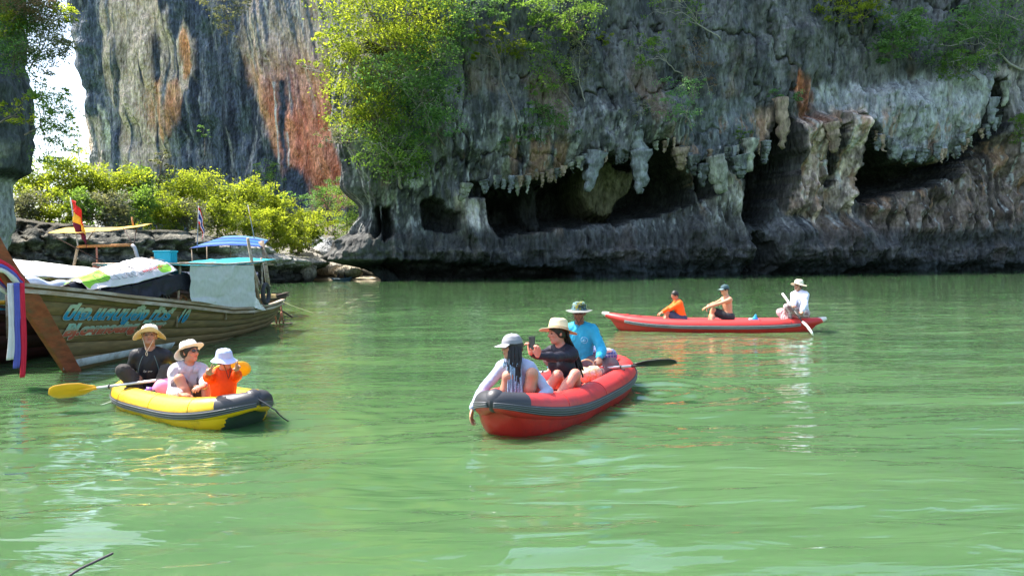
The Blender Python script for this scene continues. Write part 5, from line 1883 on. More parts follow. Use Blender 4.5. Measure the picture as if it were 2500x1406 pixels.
        s.lathe(prof, m_crown, 'crown', root, wob, tilt=tilt, thick=.003)
        wa, wn, wp = wave
        def fn(r, p):
            k = np.clip((r - r0) / (brim - r0), 0, 1)
            return -droop * (r - r0) - k ** 1.4 * wa * np.cos(wn * (p - wp)) + front * k * np.cos(p) + .003 * np.sin(5 * p + 2) * k
        s.lathe([(r0 * 1.0, zb + .002), (r0 + (brim - r0) * .3, zb), (r0 + (brim - r0) * .7, zb), (brim, zb)], m_brim, 'brim', root, fn, tilt=tilt, thick=.0035, n=64)
        if band:
            s.lathe([(r0 * 1.045, zb + .002), (r0 * 1.03, zb + .024)], band, 'band', root, tilt=tilt, thick=.003)
        if cord:
            a, b = s.hp(-.078, .02, .03), s.hp(.078, .02, .03)
            m_ = s.hp(cord[1], .085, cord[2])
            for e in (a, b):
                t = np.linspace(0, 1, 10)[:, None]
                mid = (e + m_) / 2 + s.Rh @ np.array([0, .045, -.025]) * s.c
                P = (1 - t) ** 2 * e + 2 * t * (1 - t) * mid + t ** 2 * m_
                MB().tube(P, .0032, 5).build('chin_cord', cord[0], root)
            a_ = np.linspace(0, 2 * PI, 12)
            lp = m_ + np.stack([.010 * np.sin(a_), 0 * a_, -.022 + .022 * np.cos(a_)], -1)
            MB().tube(lp, .003, 5).build('cord_loop', cord[0], root)
        return root

    def cap_hat(s, label, m, m2, tilt=(0, 0, 0), back=False):
        root = link('cap', None, s.root); root['label'] = label
        r0, zb = .092, .042
        prof = [(.0005, zb + .092), (r0 * .5, zb + .086), (r0 * .8, zb + .065), (r0 * .98, zb + .03), (r0 * 1.02, zb - .004)]
        s.lathe(prof, m, 'crown', root, lambda r, p: .002 * np.cos(6 * p), tilt=tilt, thick=.003)
        ph = np.linspace(-.95, .95, 21)
        k = np.linspace(0, 1, 9)
        K, Pp = np.meshgrid(k, ph, indexing='ij')
        ext = .082 * np.cos(Pp * .85) ** .7
        X = (r0 + ext * K * .55) * np.sin(Pp); Y = (r0 * 1.12 * np.cos(Pp)) + ext * K
        Z = zb + .0 - .018 * K - .020 * np.abs(np.sin(Pp)) ** 2 * (.4 + .6 * K)
        G = np.stack([X, Y, Z], -1) @ rot(*tilt).T + np.array([0, -.008, 0])
        G = s.hc + (G * s.c) @ s.Rh.T
        mb = MB(); mb.grid(G); mb.build('visor', m2, root, thick=.004)
        MB().ell(s.hc + s.Rh @ (rot(*tilt) @ np.array([0, -.008, zb + .094])) * s.c, (.008, .008, .005), 10).build('button', m2, root)
        return root

    def hair(s, m, long_=0.0, infl=.009, low=-.03, label=None):
        F = Field(s.h * .8)
        R, c = s.Rh, s.c
        F.ell(s.hp(0, -.014, .034), np.array([.076, .092, .088]) * c + infl * c, R, k=.02)
        F.ell(s.hp(0, -.035, -.005), np.array([.070, .070, .070]) * c + infl * c, R, k=.02)
        F.ell(s.hp(0, .085, -.045), np.array([.085, .085, .095]) * c, R, k=.012, neg=True)
        F.ell(s.hp(0, .01, -.115 + low + .03), np.array([.12, .13, .075]) * c, R, k=.012, neg=True)
        V, Q = F.mesh()
        V = smooth_wrinkle(V, Q, .002, 45, 3)
        o = link('hair', mesh_np('hair', V, Q, True, mats=[m]), s.root)
        if label:
            o['label'] = label
        return o

    def glasses(s, m=None):
        g = link('sunglasses', None, s.root)
        for q in (-1, 1):
            MB().ell(s.hp(q * .031, .090, .012), np.array([.027, .008, .019]) * s.c, 14, s.Rh @ rot(-q * 14, 0, 0), 10).build('lens', m or LENS, g)
            MB().tube([s.hp(q * .056, .080, .018), s.hp(q * .074, .03, .016), s.hp(q * .078, -.01, .010)], .0035 * s.c, 6).build('temple', LENS, g)
        MB().tube([s.hp(-.012, .098, .016), s.hp(.012, .098, .016)], .003 * s.c, 6).build('bridge', LENS, g)
        return g


SKINM = skin_mat()
# ------------------------------------------------------------------ the nine paddlers
CREAM = cloth('cream canvas', (.62, .52, .36), .9)
CREAM2 = cloth('bright cream canvas', (.80, .74, .62), .9)
WHITEC = cloth('white cotton', (.78, .77, .72), .9, transl=.15)
BLUEH = cloth('pale blue cotton', (.50, .56, .78), .9)
NAVY = cloth('navy cotton', (.05, .07, .12), .85)
BLACKR = cloth('black rash guard', (.020, .020, .024), .55)
BLACKS = cloth('black stretch shirt', (.022, .022, .034), .6)
DARKP = cloth('dark trousers', (.045, .040, .038), .85)
PINKG = cloth('pinkish grey shirt', (.50, .45, .49), .8)
ORANGE = cloth('orange rash guard', (.85, .08, .008), .6)
ORANGE2 = cloth('bright orange shirt', (.90, .14, .015), .6)
GREYC = cloth('grey cap cotton', (.26, .26, .29), .85)
GREYL = cloth('light grey cap cotton', (.48, .48, .52), .85)
GREYS = cloth('blue grey sun shirt', (.36, .40, .55), .7)
AQUA = cloth('turquoise sun shirt', (.03, .36, .56), .65)
MAUVE = cloth('mauve grey trousers', (.17, .12, .13), .85)
LAV = cloth('white lavender shirt', (.66, .66, .80), .8)
CHECK = cloth('checked trousers', (.62, .56, .56), .85, pattern=('check', (.25, .10, .13)))
CAMO = cloth('camouflage cotton', (.1, .1, .05), .85, pattern=('camo', (.03, .05, .07), (.07, .09, .03), (.22, .20, .04), (.10, .22, .26)))
CAMOB = cloth('grey brim cotton', (.17, .18, .17), .85)
SHORTSB = cloth('black swim shorts', (.03, .03, .035), .6)
CORD = cloth('cream cord', (.70, .58, .42), .8)
CORDB = cloth('dark cord', (.05, .05, .05), .8)
PINK = cloth('pink dry bag', (.75, .25, .42), .4)
STRAWM = mat('straw', (.66, .54, .36), .8, var=.25, scale=3, bump=.006, bscale=60, stretch=(1, 1, 9))
STRAWB = mat('bleached straw', (.80, .72, .58), .8, var=.12, scale=3, bump=.004, bscale=60, stretch=(1, 1, 9))


def px(u, v, Y):
    return at(u, v, Y)


# 1. guide of the yellow canoe
seat = np.array([*at(372, 900, 9.05)[:2], .10])
p = Person('person in black long sleeves and cream sun hat at the stern of the yellow canoe', seat, (.28, -1), 1.0, False, (.36, .17, .10), .0085)
L = p.L
p.pose(lean=12, head=(6, 22, 2), twist=-5, wr=L(px(341, 923, 8.85)), er=L(px(296, 905, 9.10)), wl=L(px(444, 930, 9.30)), el=L(px(440, 860, 9.40)),
       ar=np.array([.05, .24, .0]), kr=np.array([.34, .3, .5]), al=np.array([-.08, .48, -.02]), kl=np.array([-.2, .4, .3]),
       hand_r=('grip', np.array([.55, .55, -.75]), np.array([-.2, -.9, -.5])), hand_l=('grip', None, None), slump=.02)
p.build_body()
p.garment('rash_guard', BLACKR, 'shirt', .012, .004, .90)
p.garment('trousers', DARKP, 'shorts', .014, .006, legs=1.85)
p.hat('cream sun hat with a wide brim curling down at the sides', CREAM2, CREAM, brim=.178, crown_h=.095, droop=.22, wave=(.042, 2, PI / 2), tilt=(0, -4, -3), cord=(CORD, .03, -.20), front=.012)
# piping lines and small breast marks of the rash guard
TEALP = cloth('grey green piping', (.12, .17, .17), .6)
up_ = p.nb - p.pel
for q in (-1, 1):
    t = np.linspace(0, 1, 9)[:, None]
    a = p.nb + p.Rc @ np.array([q * .060, .082, -.02]); b = p.nb + p.Rc @ np.array([q * .115, .135, -.13]); c_ = p.nb + p.Rc @ np.array([q * .125, .118, -.28])
    MB().tube((1 - t) ** 2 * a + 2 * t * (1 - t) * b + t ** 2 * c_, .0035, 5).build('piping', TEALP, p.root)
LOGO = mat('pale print', (.55, .55, .55), .7)
def text_obj(txt, size, m, M4, name, parent, shear=0, extrude=.0008, sx=1.0, warp=None, bold=0, sub=0):
    cu = bpy.data.curves.new(name, 'FONT')
    cu.body = txt; cu.size = size; cu.extrude = extrude; cu.shear = shear; cu.offset = bold
    cu.resolution_u = 4
    tmp = bpy.data.objects.new('tmp_text', cu); COL.objects.link(tmp)
    bpy.context.view_layer.update()
    dg = bpy.context.evaluated_depsgraph_get()
    me = bpy.data.meshes.new_from_object(tmp.evaluated_get(dg))
    bpy.data.objects.remove(tmp); bpy.data.curves.remove(cu)
    me.name = name
    n = len(me.vertices)
    co = np.zeros(n * 3, np.float32); me.vertices.foreach_get('co', co); co = co.reshape(-1, 3)
    co[:, 0] *= sx
    if warp is not None:
        co = warp(co)
    else:
        co = np.c_[co, np.ones(n)] @ np.array(M4).T[:, :3]
    me.vertices.foreach_set('co', np.ascontiguousarray(co, np.float32).ravel()); me.update()
    me.materials.clear(); me.materials.append(m)
    o = link(name, me, parent)
    return o, co
o4 = np.eye(4)
o4[:3, 0] = p.Rc @ np.array([-1, 0, 0]); o4[:3, 1] = p.Rt @ np.array([0, .3, .95]); o4[:3, 2] = p.Rc @ np.array([0, 1, 0])
o4[:3, 3] = p.nb + p.Rc @ np.array([.055, .150, -.20])
text_obj('Sp ow', .04, LOGO, o4, 'breast_print', p.root, shear=.3, extrude=.001)
GUIDE1 = p

# 2. woman of the yellow canoe
seat = np.array([*at(455, 930, 8.5)[:2], .05])
p = Person('person in pinkish shirt, white bucket hat and sunglasses in the yellow canoe', seat, (.62, -.78), .95, True, (.55, .24, .15), .0085)
L = p.L
p.pose(lean=16, side=0, head=(30, 8, -6), twist=-12, wr=L(px(440, 962, 8.02)), er=L(px(400, 955, 8.40)), wl=L(px(500, 950, 7.95)), el=L(px(510, 930, 8.40)),
       ar=np.array([.06, .46, .04]), kr=np.array([.16, .4, .45]), al=np.array([-.06, .46, .04]), kl=np.array([-.16, .4, .45]),
       hand_r=('relax', np.array([-.8, .6, -.2]), np.array([0, -.3, -1])), hand_l=('relax', np.array([.8, .5, 0]), np.array([0, -.3, -1])), slump=.10)
p.build_body()
p.garment('shirt', PINKG, 'shirt', .019, .007, .80, amp_f=13, neg=[(p.nb + p.Rc @ np.array([0, .115, -.03]), np.array([.040, .05, .10])), (p.nb + p.Rc @ np.array([0, .10, .04]), np.array([.06, .07, .06]))])
p.garment('shorts', MAUVE, 'shorts', .014, .006, legs=.8)
for q in (-1, 1):   # collar leaves
    a = p.nb + p.Rc @ np.array([q * .062, -.02, .060]); b = p.nb + p.Rc @ np.array([q * .036, .112, -.015]); c_ = p.nb + p.Rc @ np.array([q * .100, .108, -.030]); d_ = p.nb + p.Rc @ np.array([q * .105, .0, .038])
    mb = MB(); mb.grid(np.array([[a, (a + b) / 2 + p.Rc @ np.array([0, .02, 0.01]), b], [d_, (c_ + d_) / 2 + p.Rc @ np.array([q * .01, .02, 0.01]), c_]])); mb.build('collar', PINKG, p.root, thick=.004)
t = np.linspace(0, 1, 12)[:, None]
a = p.sh[1] + p.Rc @ np.array([-.045, .00, .085]); b = p.sh[1] + p.Rc @ np.array([-.030, .18, .0]); c_ = p.sh[1] + p.Rc @ np.array([-.050, .135, -.24])
MB().tube((1 - t) ** 2 * a + 2 * t * (1 - t) * b + t ** 2 * c_, .012, 6).build('bag_strap', NAVY, p.root)
p.hair(HAIRM)
p.hat('white bucket hat with its brim turned up in front', WHITEC, WHITEC, brim=.160, crown_h=.088, droop=.30, wave=(.012, 2, 0), tilt=(0, 10, 0), front=.055)
p.glasses()
WOM1 = p

# 3. child of the yellow canoe
seat = np.array([*at(545, 950, 8.12)[:2], .08])
p = Person('child in orange with a pale blue hat making victory signs in the yellow canoe', seat, (.55, -.83), .78, False, (.60, .28, .17), .0075)
L = p.L
p.pose(lean=6, head=(30, -4, 4), twist=-8, wr=L(px(505, 914, 7.52)), er=L(px(468, 975, 7.65)), wl=L(px(577, 903, 7.65)), el=L(px(585, 965, 7.70)),
       ar=np.array([-.04, .24, .03]), kr=np.array([.5, .35, .12]), al=np.array([.04, .27, .03]), kl=np.array([-.5, .35, .12]),
       hand_r=('peace', L(px(512, 880, 7.45)) - L(px(502, 915, 7.50)), np.array([.2, 1, 0])), hand_l=('peace', L(px(584, 868, 7.60)) - L(px(576, 903, 7.65)), np.array([-.3, 1, 0])), slump=.04)
p.build_body()
p.garment('rash_guard', ORANGE, 'shirt', .011, .004, .95)
p.garment('shorts', MAUVE, 'shorts', .012, .005, legs=.55)
MB().tube([p.nb + p.Rt @ np.array([0, .0, -.02]), p.nb + p.Rt @ np.array([0, .012, .045])], [.062, .050], 20).build('collar', ORANGE, p.root)
p.hair(HAIRM)
p.hat('pale blue bucket hat', BLUEH, BLUEH, brim=.162, crown_h=.100, droop=.92, wave=(.006, 3, .4), tilt=(0, -2, 0), cord=(CORDB, .02, -.25), r0=.104)
CHILD = p

# 4. woman with braids, bow of the near red canoe
seat = np.array([*at(1274, 960, 7.59)[:2], .14])
p = Person('person in grey cap with long braids trailing a hand in the water', seat, (-.22, -1), 1.0, True, (.50, .25, .165), .0085)
L = p.L
HW = at(1146, 1028, 6.92)
p.pose(lean=22, side=4, head=(-52, 0, 4), twist=-8, wr=L(at(1148, 1004, 7.19)), er=L(at(1165, 935, 7.37)), wl=L(at(1300, 985, 7.17)), el=L(at(1385, 985, 7.37)),
       ar=np.array([.16, .24, .0]), kr=L(at(1228, 860, 7.07)), al=np.array([-.07, .22, .02]), kl=L(at(1303, 840, 7.07)),
       hand_r=('relax', np.array([.15, .1, -1]), np.array([-1, 0, 0])), hand_l=('relax', np.array([.9, .3, 0]), np.array([0, 0, -1])), slump=.06)
p.build_body()
p.garment('sun_shirt', GREYS, 'shirt', .011, .004, .96)
p.garment('shorts', SHORTSB, 'shorts', .011, .004, legs=.42)
p.hair(HAIRM)
p.cap_hat('grey baseball cap with lighter visor', GREYC, GREYL, tilt=(0, -2, 0))
rs = np.random.RandomState(5)
BRD = [mat('black braid', (.015, .013, .014), .6, var=.5, scale=90, bump=.004, bscale=90), mat('ice blue braid', (.25, .38, .50), .6, var=.5, scale=90, bump=.004, bscale=90)]
hr = link('braids', None, p.root)
hr['label'] = 'long braids, black at the top and ice blue below'
for i in range(64):
    side = 1 if i < 46 else -1
    ph = rs.uniform(.10, 1.5) if side > 0 else rs.uniform(.6, 1.6)
    # braids leave the scalp round the ear side that faces the camera and fall in front of the shoulder
    st_ = p.hp(-side * .080 * math.sin(ph + .55) * 1.02, .085 * math.cos(ph + .55) * 1.05 - .02, .028 - .02 * ph)
    L_ = rs.uniform(.44, .66) if side > 0 else rs.uniform(.12, .2)
    down = p.hp(0, 0, 0) + 0
    e = np.array([st_[0] + rs.normal(0, .022), st_[1] + .07 + rs.normal(0, .02), st_[2] - L_])
    m1 = np.array([st_[0] * 1.0, st_[1] + .03, st_[2] - L_ * .3]) + (st_ - p.hc) * .25
    t = np.linspace(0, 1, 22)[:, None]
    P = (1 - t) ** 2 * st_ + 2 * t * (1 - t) * m1 + t ** 2 * e
    P[:, 0] += np.sin(t[:, 0] * 9 + i) * .004
    ty = np.clip((P - p.nb) @ p.Rc[:, 1], -9, 9)
    lowr = (P[:, 2] < p.nb[2] + .02)
    P[:, 1] = np.where(lowr, np.maximum(P[:, 1], (p.pel + (p.nb - p.pel) * ((P[:, 2] - p.pel[2]) / (p.nb[2] - p.pel[2])).clip(0, 1)[:, None])[:, 1] + .125 + .015 * rs.rand()), P[:, 1])
    k = int(22 * (rs.uniform(.35, .80)))
    tw = .0062 * (1 + .18 * np.sin(np.arange(22) * 2.4))
    mb = MB(); mb.tube(P[:k + 1], tw[:k + 1], 6, cap=False)
    mb.mi = 1; mb.tube(P[k:], tw[k:], 6)
    mb.build('braid', BRD, hr)
WOM2 = p
# red print of the shirt between the knees
o4 = np.eye(4)

# 5. woman in straw hat, middle of the near red canoe
seat = np.array([*at(1380, 930, 8.35)[:2], .15])
p = Person('person in black shirt and straw hat holding up a phone', seat, (-.75, -1), 1.0, True, (.60, .24, .17), .0085)
L = p.L
p.pose(lean=10, head=(-34, -4, 4), twist=-6, wr=L(at(1287, 862, 7.85)), er=L(at(1300, 925, 8.1)), wl=L(at(1304, 868, 7.8)), el=L(at(1390, 935, 7.9)),
       ar=np.array([.10, .45, -.04]), kr=L(at(1340, 900, 7.6)), al=L(at(1350, 985, 7.75)), kl=L(at(1425, 880, 7.9)),
       hand_r=('hold', np.array([-.1, .2, 1]), np.array([.2, 1, 0])), hand_l=('hold', np.array([-.25, .2, 1]), np.array([-.5, 1, 0])), slump=.03)
p.build_body()
p.garment('shirt', BLACKS, 'shirt', .012, .004, .80)
p.garment('shorts', SHORTSB, 'shorts', .012, .004, legs=.45)
p.hair(HAIRM)
p.hat('wide-brimmed straw hat', STRAWM, STRAWB, brim=.190, crown_h=.108, droop=.22, wave=(.012, 2, .4), tilt=(0, 14, 6), band=mat('tan band', (.35, .24, .12), .7), r0=.098, top_round=1)
# long hair down the back
mb = MB()
rs = np.random.RandomState(8)
for i in range(34):
    a = p.hp(rs.normal(0, .045), -.085, .0 + rs.normal(0, .01))
    e = p.nb + p.Rc @ np.array([rs.normal(-.05, .05), -.13 + rs.normal(0, .012), -.28 + rs.normal(0, .03)])
    m1 = (a + e) / 2 + np.array([0, -.05, .02])
    t = np.linspace(0, 1, 12)[:, None]
    mb.tube((1 - t) ** 2 * a + 2 * t * (1 - t) * m1 + t ** 2 * e, .011, 5)
o = mb.build('long_hair', HAIRM, p.root)
wdir = nrm(p.wr[-1] - p.el[-1])
MB().tube([p.wr[-1] - wdir * .045, p.wr[-1] - wdir * .015], .029, 16).build('wristwatch', SHORTSB, p.root)
WOM3 = p
ph_c = (p.wr[1] + p.wr[-1]) / 2 + np.array([-.01, .05, .12])
phw = p.Rw @ ph_c + p.seat
R_ = axes((-.75, -1, 0), (0, 0, 1))
ph_root = thing('smartphone', 'dark smartphone held up by the person in the straw hat', 'phone', phw)
MB().box((0, 0, 0), (.075, .009, .145), R_).build('case', mat('phone body', (.02, .02, .025), .3), ph_root, smooth=False, bevel=.003)
MB().ell(R_ @ np.array([.02, .006, .05]), (.012, .004, .012), 12).build('camera_lens', LENS, ph_root)

# 6. guide of the near red canoe
seat = np.array([*at(1418, 880, 9.65)[:2], .27])
p = Person('person in turquoise top and camouflage hat at the stern of the near red canoe', seat, (-.25, -1), 1.0, False, (.20, .10, .065), .0095)
L = p.L
p.pose(lean=8, head=(4, -2, 0), wl=L(at(1463, 872, 9.20)), el=L(at(1485, 830, 9.9)), wr=L(at(1340, 905, 9.45)), er=L(at(1335, 850, 9.9)),
       ar=np.array([.10, .42, -.14]), kr=np.array([.3, .4, .1]), al=np.array([-.12, .36, -.14]), kl=np.array([-.6, .4, .1]),
       hand_l=('grip', np.array([-.1, .55, -.8]), np.array([0, -.8, -.6])), hand_r=('grip', np.array([.1, .6, -.7]), np.array([0, -.8, -.6])))
p.build_body()
p.garment('sun_shirt', AQUA, 'shirt', .016, .006, .90)
p.garment('trousers', MAUVE, 'shorts', .018, .008, legs=1.4)
p.hat('camouflage bucket hat with grey brim', CAMO, CAMOB, brim=.172, crown_h=.088, droop=.18, wave=(.008, 2, 0), tilt=(0, 0, 0), cord=(CORDB, 0, -.12))
p.glasses(mat('brown lens', (.05, .025, .018), .15))
# round emblem on the chest: ring and crossed marks
EMB = mat('pale blue emblem', (.30, .55, .72), .7)
ec = p.nb + p.Rc @ np.array([-.075, .140, -.14])
a = np.linspace(0, 2 * PI, 25)
e1, e2 = p.Rc[:, 0], nrm(p.Rt @ np.array([0, .25, 1]))
em = MB(); em.tube(ec + .042 * (np.cos(a)[:, None] * e1 + np.sin(a)[:, None] * e2), .0028, 5, cap=False)
em.tube([ec - e1 * .018 - e2 * .010, ec + e2 * .014, ec + e1 * .018 - e2 * .010], .004, 5)
em.tube([ec - e1 * .022 - e2 * .016, ec + e1 * .022 - e2 * .016], .003, 5)
em.build('emblem', EMB, p.root)
GUIDE2 = p

# 7-9. the far canoe
def far_seat(u, Y, z):
    return np.array([*at(u, 770, Y)[:2], z])


seat = far_seat(1664, 18.45, .20)
p = Person('bareheaded child in bright orange shirt sitting in the long red canoe', seat, (-1, -.12), .92, False, (.48, .20, .12), .011)
L = p.L
p.pose(lean=14, head=(6, -14, 0), wr=L(at(1612, 765, 18.30)), er=L(at(1632, 775, 18.10)), wl=L(at(1608, 766, 18.50)), el=L(at(1640, 780, 18.70)),
       ar=np.array([.12, .46, -.12]), kr=L(at(1622, 740, 18.30)), al=np.array([-.12, .46, -.12]), kl=L(at(1622, 740, 18.60)), slump=.02)
p.build_body()
p.garment('shirt', ORANGE2, 'shirt', .012, .005, .95)
p.garment('shorts', NAVY, 'shorts', .013, .005, legs=.7)
p.hair(HAIRM, low=.0, infl=.006, label='short dark hair')
BOY = p

seat = far_seat(1778, 18.05, .24)
p = Person('shirtless person in dark cap and sunglasses sitting in the long red canoe', seat, (-1, -.2), 1.0, False, (.62, .30, .18), .011)
L = p.L
p.pose(lean=6, head=(4, -2, 0), wr=L(at(1712, 752, 17.80)), er=L(at(1740, 760, 17.70)), wl=L(at(1708, 756, 17.90)), el=L(at(1735, 765, 18.30)),
       ar=np.array([.12, .46, -.12]), kr=L(at(1722, 735, 17.85)), al=np.array([-.13, .46, -.12]), kl=L(at(1722, 735, 18.20)),
       hand_r=('relax', np.array([.1, .4, -.9]), None), slump=.0)
p.build_body()
p.garment('swim_shorts', SHORTSB, 'shorts', .014, .005, legs=.75)
p.hair(HAIRM, low=.01, infl=.005)
p.cap_hat('dark teal cap', cloth('teal cap cotton', (.05, .09, .11), .8), cloth('teal visor cotton', (.16, .22, .24), .8))
p.glasses()
wd = nrm(p.wr[1] - p.el[1])
MB().tube([p.wr[1] - wd * .03, p.wr[1] - wd * .012], .032, 14).build('wristband', SHORTSB, p.root)
MAN = p

seat = far_seat(1958, 17.6, .34)
p = Person('person in loose white shirt and cream hat paddling the long red canoe', seat, (-1, -.18), 1.0, False, (.40, .19, .12), .011)
L = p.L
pm = PAD3[0] + (PAD3[1] - PAD3[0]) * .62
pu = PAD3[0] + (PAD3[1] - PAD3[0]) * .36
p.pose(lean=8, twist=14, head=(18, 2, -3), wl=L(pm) + np.array([0, -.02, .03]), el=L(at(1992, 752, 17.20)), wr=L(pu) + np.array([0, -.02, .02]), er=L(at(1930, 775, 17.60)),
       ar=np.array([.06, .26, -.2]), kr=np.array([.5, .6, .15]), al=np.array([.0, .32, -.16]), kl=np.array([-.06, .5, .4]),
       hand_l=('grip', None, np.array([0, 0, -1])), hand_r=('grip', None, np.array([0, 0, -1])))
p.build_body()
p.garment('shirt', LAV, 'shirt', .024, .010, .94, amp_f=12)
p.garment('trousers', CHECK, 'shorts', .024, .009, legs=1.7, amp_f=12)
p.hair(HAIRM)
p.hat('cream bucket hat with turned-down brim', CREAM2, CREAM, brim=.17, crown_h=.088, droop=.30, wave=(.022, 2, PI / 2), cord=(CORD, 0, -.15), front=.02)
GUIDE3 = p

# ------------------------------------------------------------------ things carried in the canoes
c_ = at(404, 930, 8.72)
bag = thing('dry_bag', 'pink glossy dry bag behind the person in the pinkish shirt', 'dry bag', (c_[0], c_[1], .12))
t = np.linspace(0, 1, 12)
q = nrm([.9, .35, 0.1])
P = np.array([[0, 0, .13]]) + (t[:, None] - .35) * q * .42
MB().tube(P, .115 * np.interp(t, [0, .08, .2, .85, 1], [.15, .55, 1, 1, .75]), 20).build('bag_body', PINK, bag)
MB().tube([P[0] - q * .05, P[0] + q * .01], [.045, .03], 10).build('rolled_neck', cloth('violet bag neck', (.28, .16, .50), .5), bag)
MB().box(P[0] - q * .06, (.03, .13, .03)).build('buckle', cloth('violet bag neck', (.28, .16, .50), .5), bag, bevel=.005)

c_ = at(1432, 908, 9.0)
fb = thing('cloth_bag', 'pale floral cloth bag lying by the tube of the near red canoe', 'bag', (c_[0], c_[1], .22))
mfl = cloth('floral cotton', (.55, .48, .36), .9, pattern=('camo', (.55, .50, .38), (.55, .40, .16), (.58, .52, .44), (.50, .34, .18)))
F = Field(.012); F.ell((0, 0, .08), (.15, .10, .09), k=.03); F.ell((.10, .02, .10), (.08, .07, .08), k=.04); V, Q = F.mesh(); V = smooth_wrinkle(V, Q, .012, 14, 2)
link('bag_cloth', mesh_np('bag_cloth', V, Q, True, mats=[mfl]), fb)
a = np.linspace(0, PI, 12)
MB().tube(np.stack([.09 * np.cos(a), 0 * a, .19 + .07 * np.sin(a)], -1), .008, 6).build('bag_handle', mfl, fb)

c_ = at(1478, 868, 10.05)
bp_ = thing('bundled_jacket', 'navy and white striped bundle stowed at the stern of the near red canoe', 'bundle', (c_[0], c_[1], .36))
F = Field(.012); F.ell((0, 0, .03), (.16, .10, .07), k=.03); F.ell((.06, .03, .07), (.08, .07, .05), k=.04); F.ell((-.1, 0, .10), (.09, .09, .07), k=.04); V, Q = F.mesh(); V = smooth_wrinkle(V, Q, .014, 14, 5)
link('bundle_cloth', mesh_np('bundle_cloth', V, Q, True, mats=[cloth('striped navy', (.04, .07, .25), .8, pattern=('check', (.22, .24, .32)))]), bp_)
MB().ell((.02, -.04, .11), (.07, .04, .035), 12).build('white_corner', WHITEC, bp_)

c_ = at(1843, 775, 17.75)
bb = thing('blue_bag', 'small bright blue bag in the long red canoe between the shirtless person and the guide', 'bag', (c_[0], c_[1], .20))
F = Field(.010); F.ell((0, 0, .06), (.09, .06, .07), k=.03); F.cap((0, 0, .10), (.02, 0, .20), .045, .010, k=.03); V, Q = F.mesh(); V = smooth_wrinkle(V, Q, .012, 16, 5)
link('bag_sack', mesh_np('bag_sack', V, Q, True, mats=[cloth('blue nylon', (.02, .28, .62), .6)]), bb)
MB().ell((-.10, 0, .08), (.05, .05, .05), 10).build('bag_pocket', cloth('pale nylon', (.35, .6, .7), .6), bb)
# ------------------------------------------------------------------ longtail boats
def wood(name, c, c2=None, rough=.75, grain=1.0, dirt=(.115, .10, .045)):
    return mat(name, c, rough, var=.35, scale=5 * grain, bump=.004, bscale=24, stretch=(3, .35, 3), dirt=dirt, dscale=2.2, spec=.3)


HW_ = [wood('hull wood a', (.175, .118, .046)), wood('hull wood b', (.16, .112, .044)), wood('hull wood c', (.185, .125, .05))]
REDW = wood('red brown wood', (.26, .075, .032), dirt=(.13, .085, .04))
RAILW = wood('worn rail wood', (.30, .22, .15), dirt=(.55, .50, .44))
DARKW = wood('dark hull wood', (.060, .035, .028), dirt=(.03, .025, .02))
POLEW = wood('orange pole', (.45, .20, .07))
GREYP = mat('grey painted pipe', (.35, .35, .36), .5, var=.15)
STRIPE = mat('worn white paint', (.48, .52, .48), .7, var=.15, scale=5, dirt=(.16, .12, .06), dscale=4)
BLACKT = cloth('black tarp', (.018, .018, .026), .5)
NAVYT = cloth('dark blue tarp', (.012, .022, .05), .55)


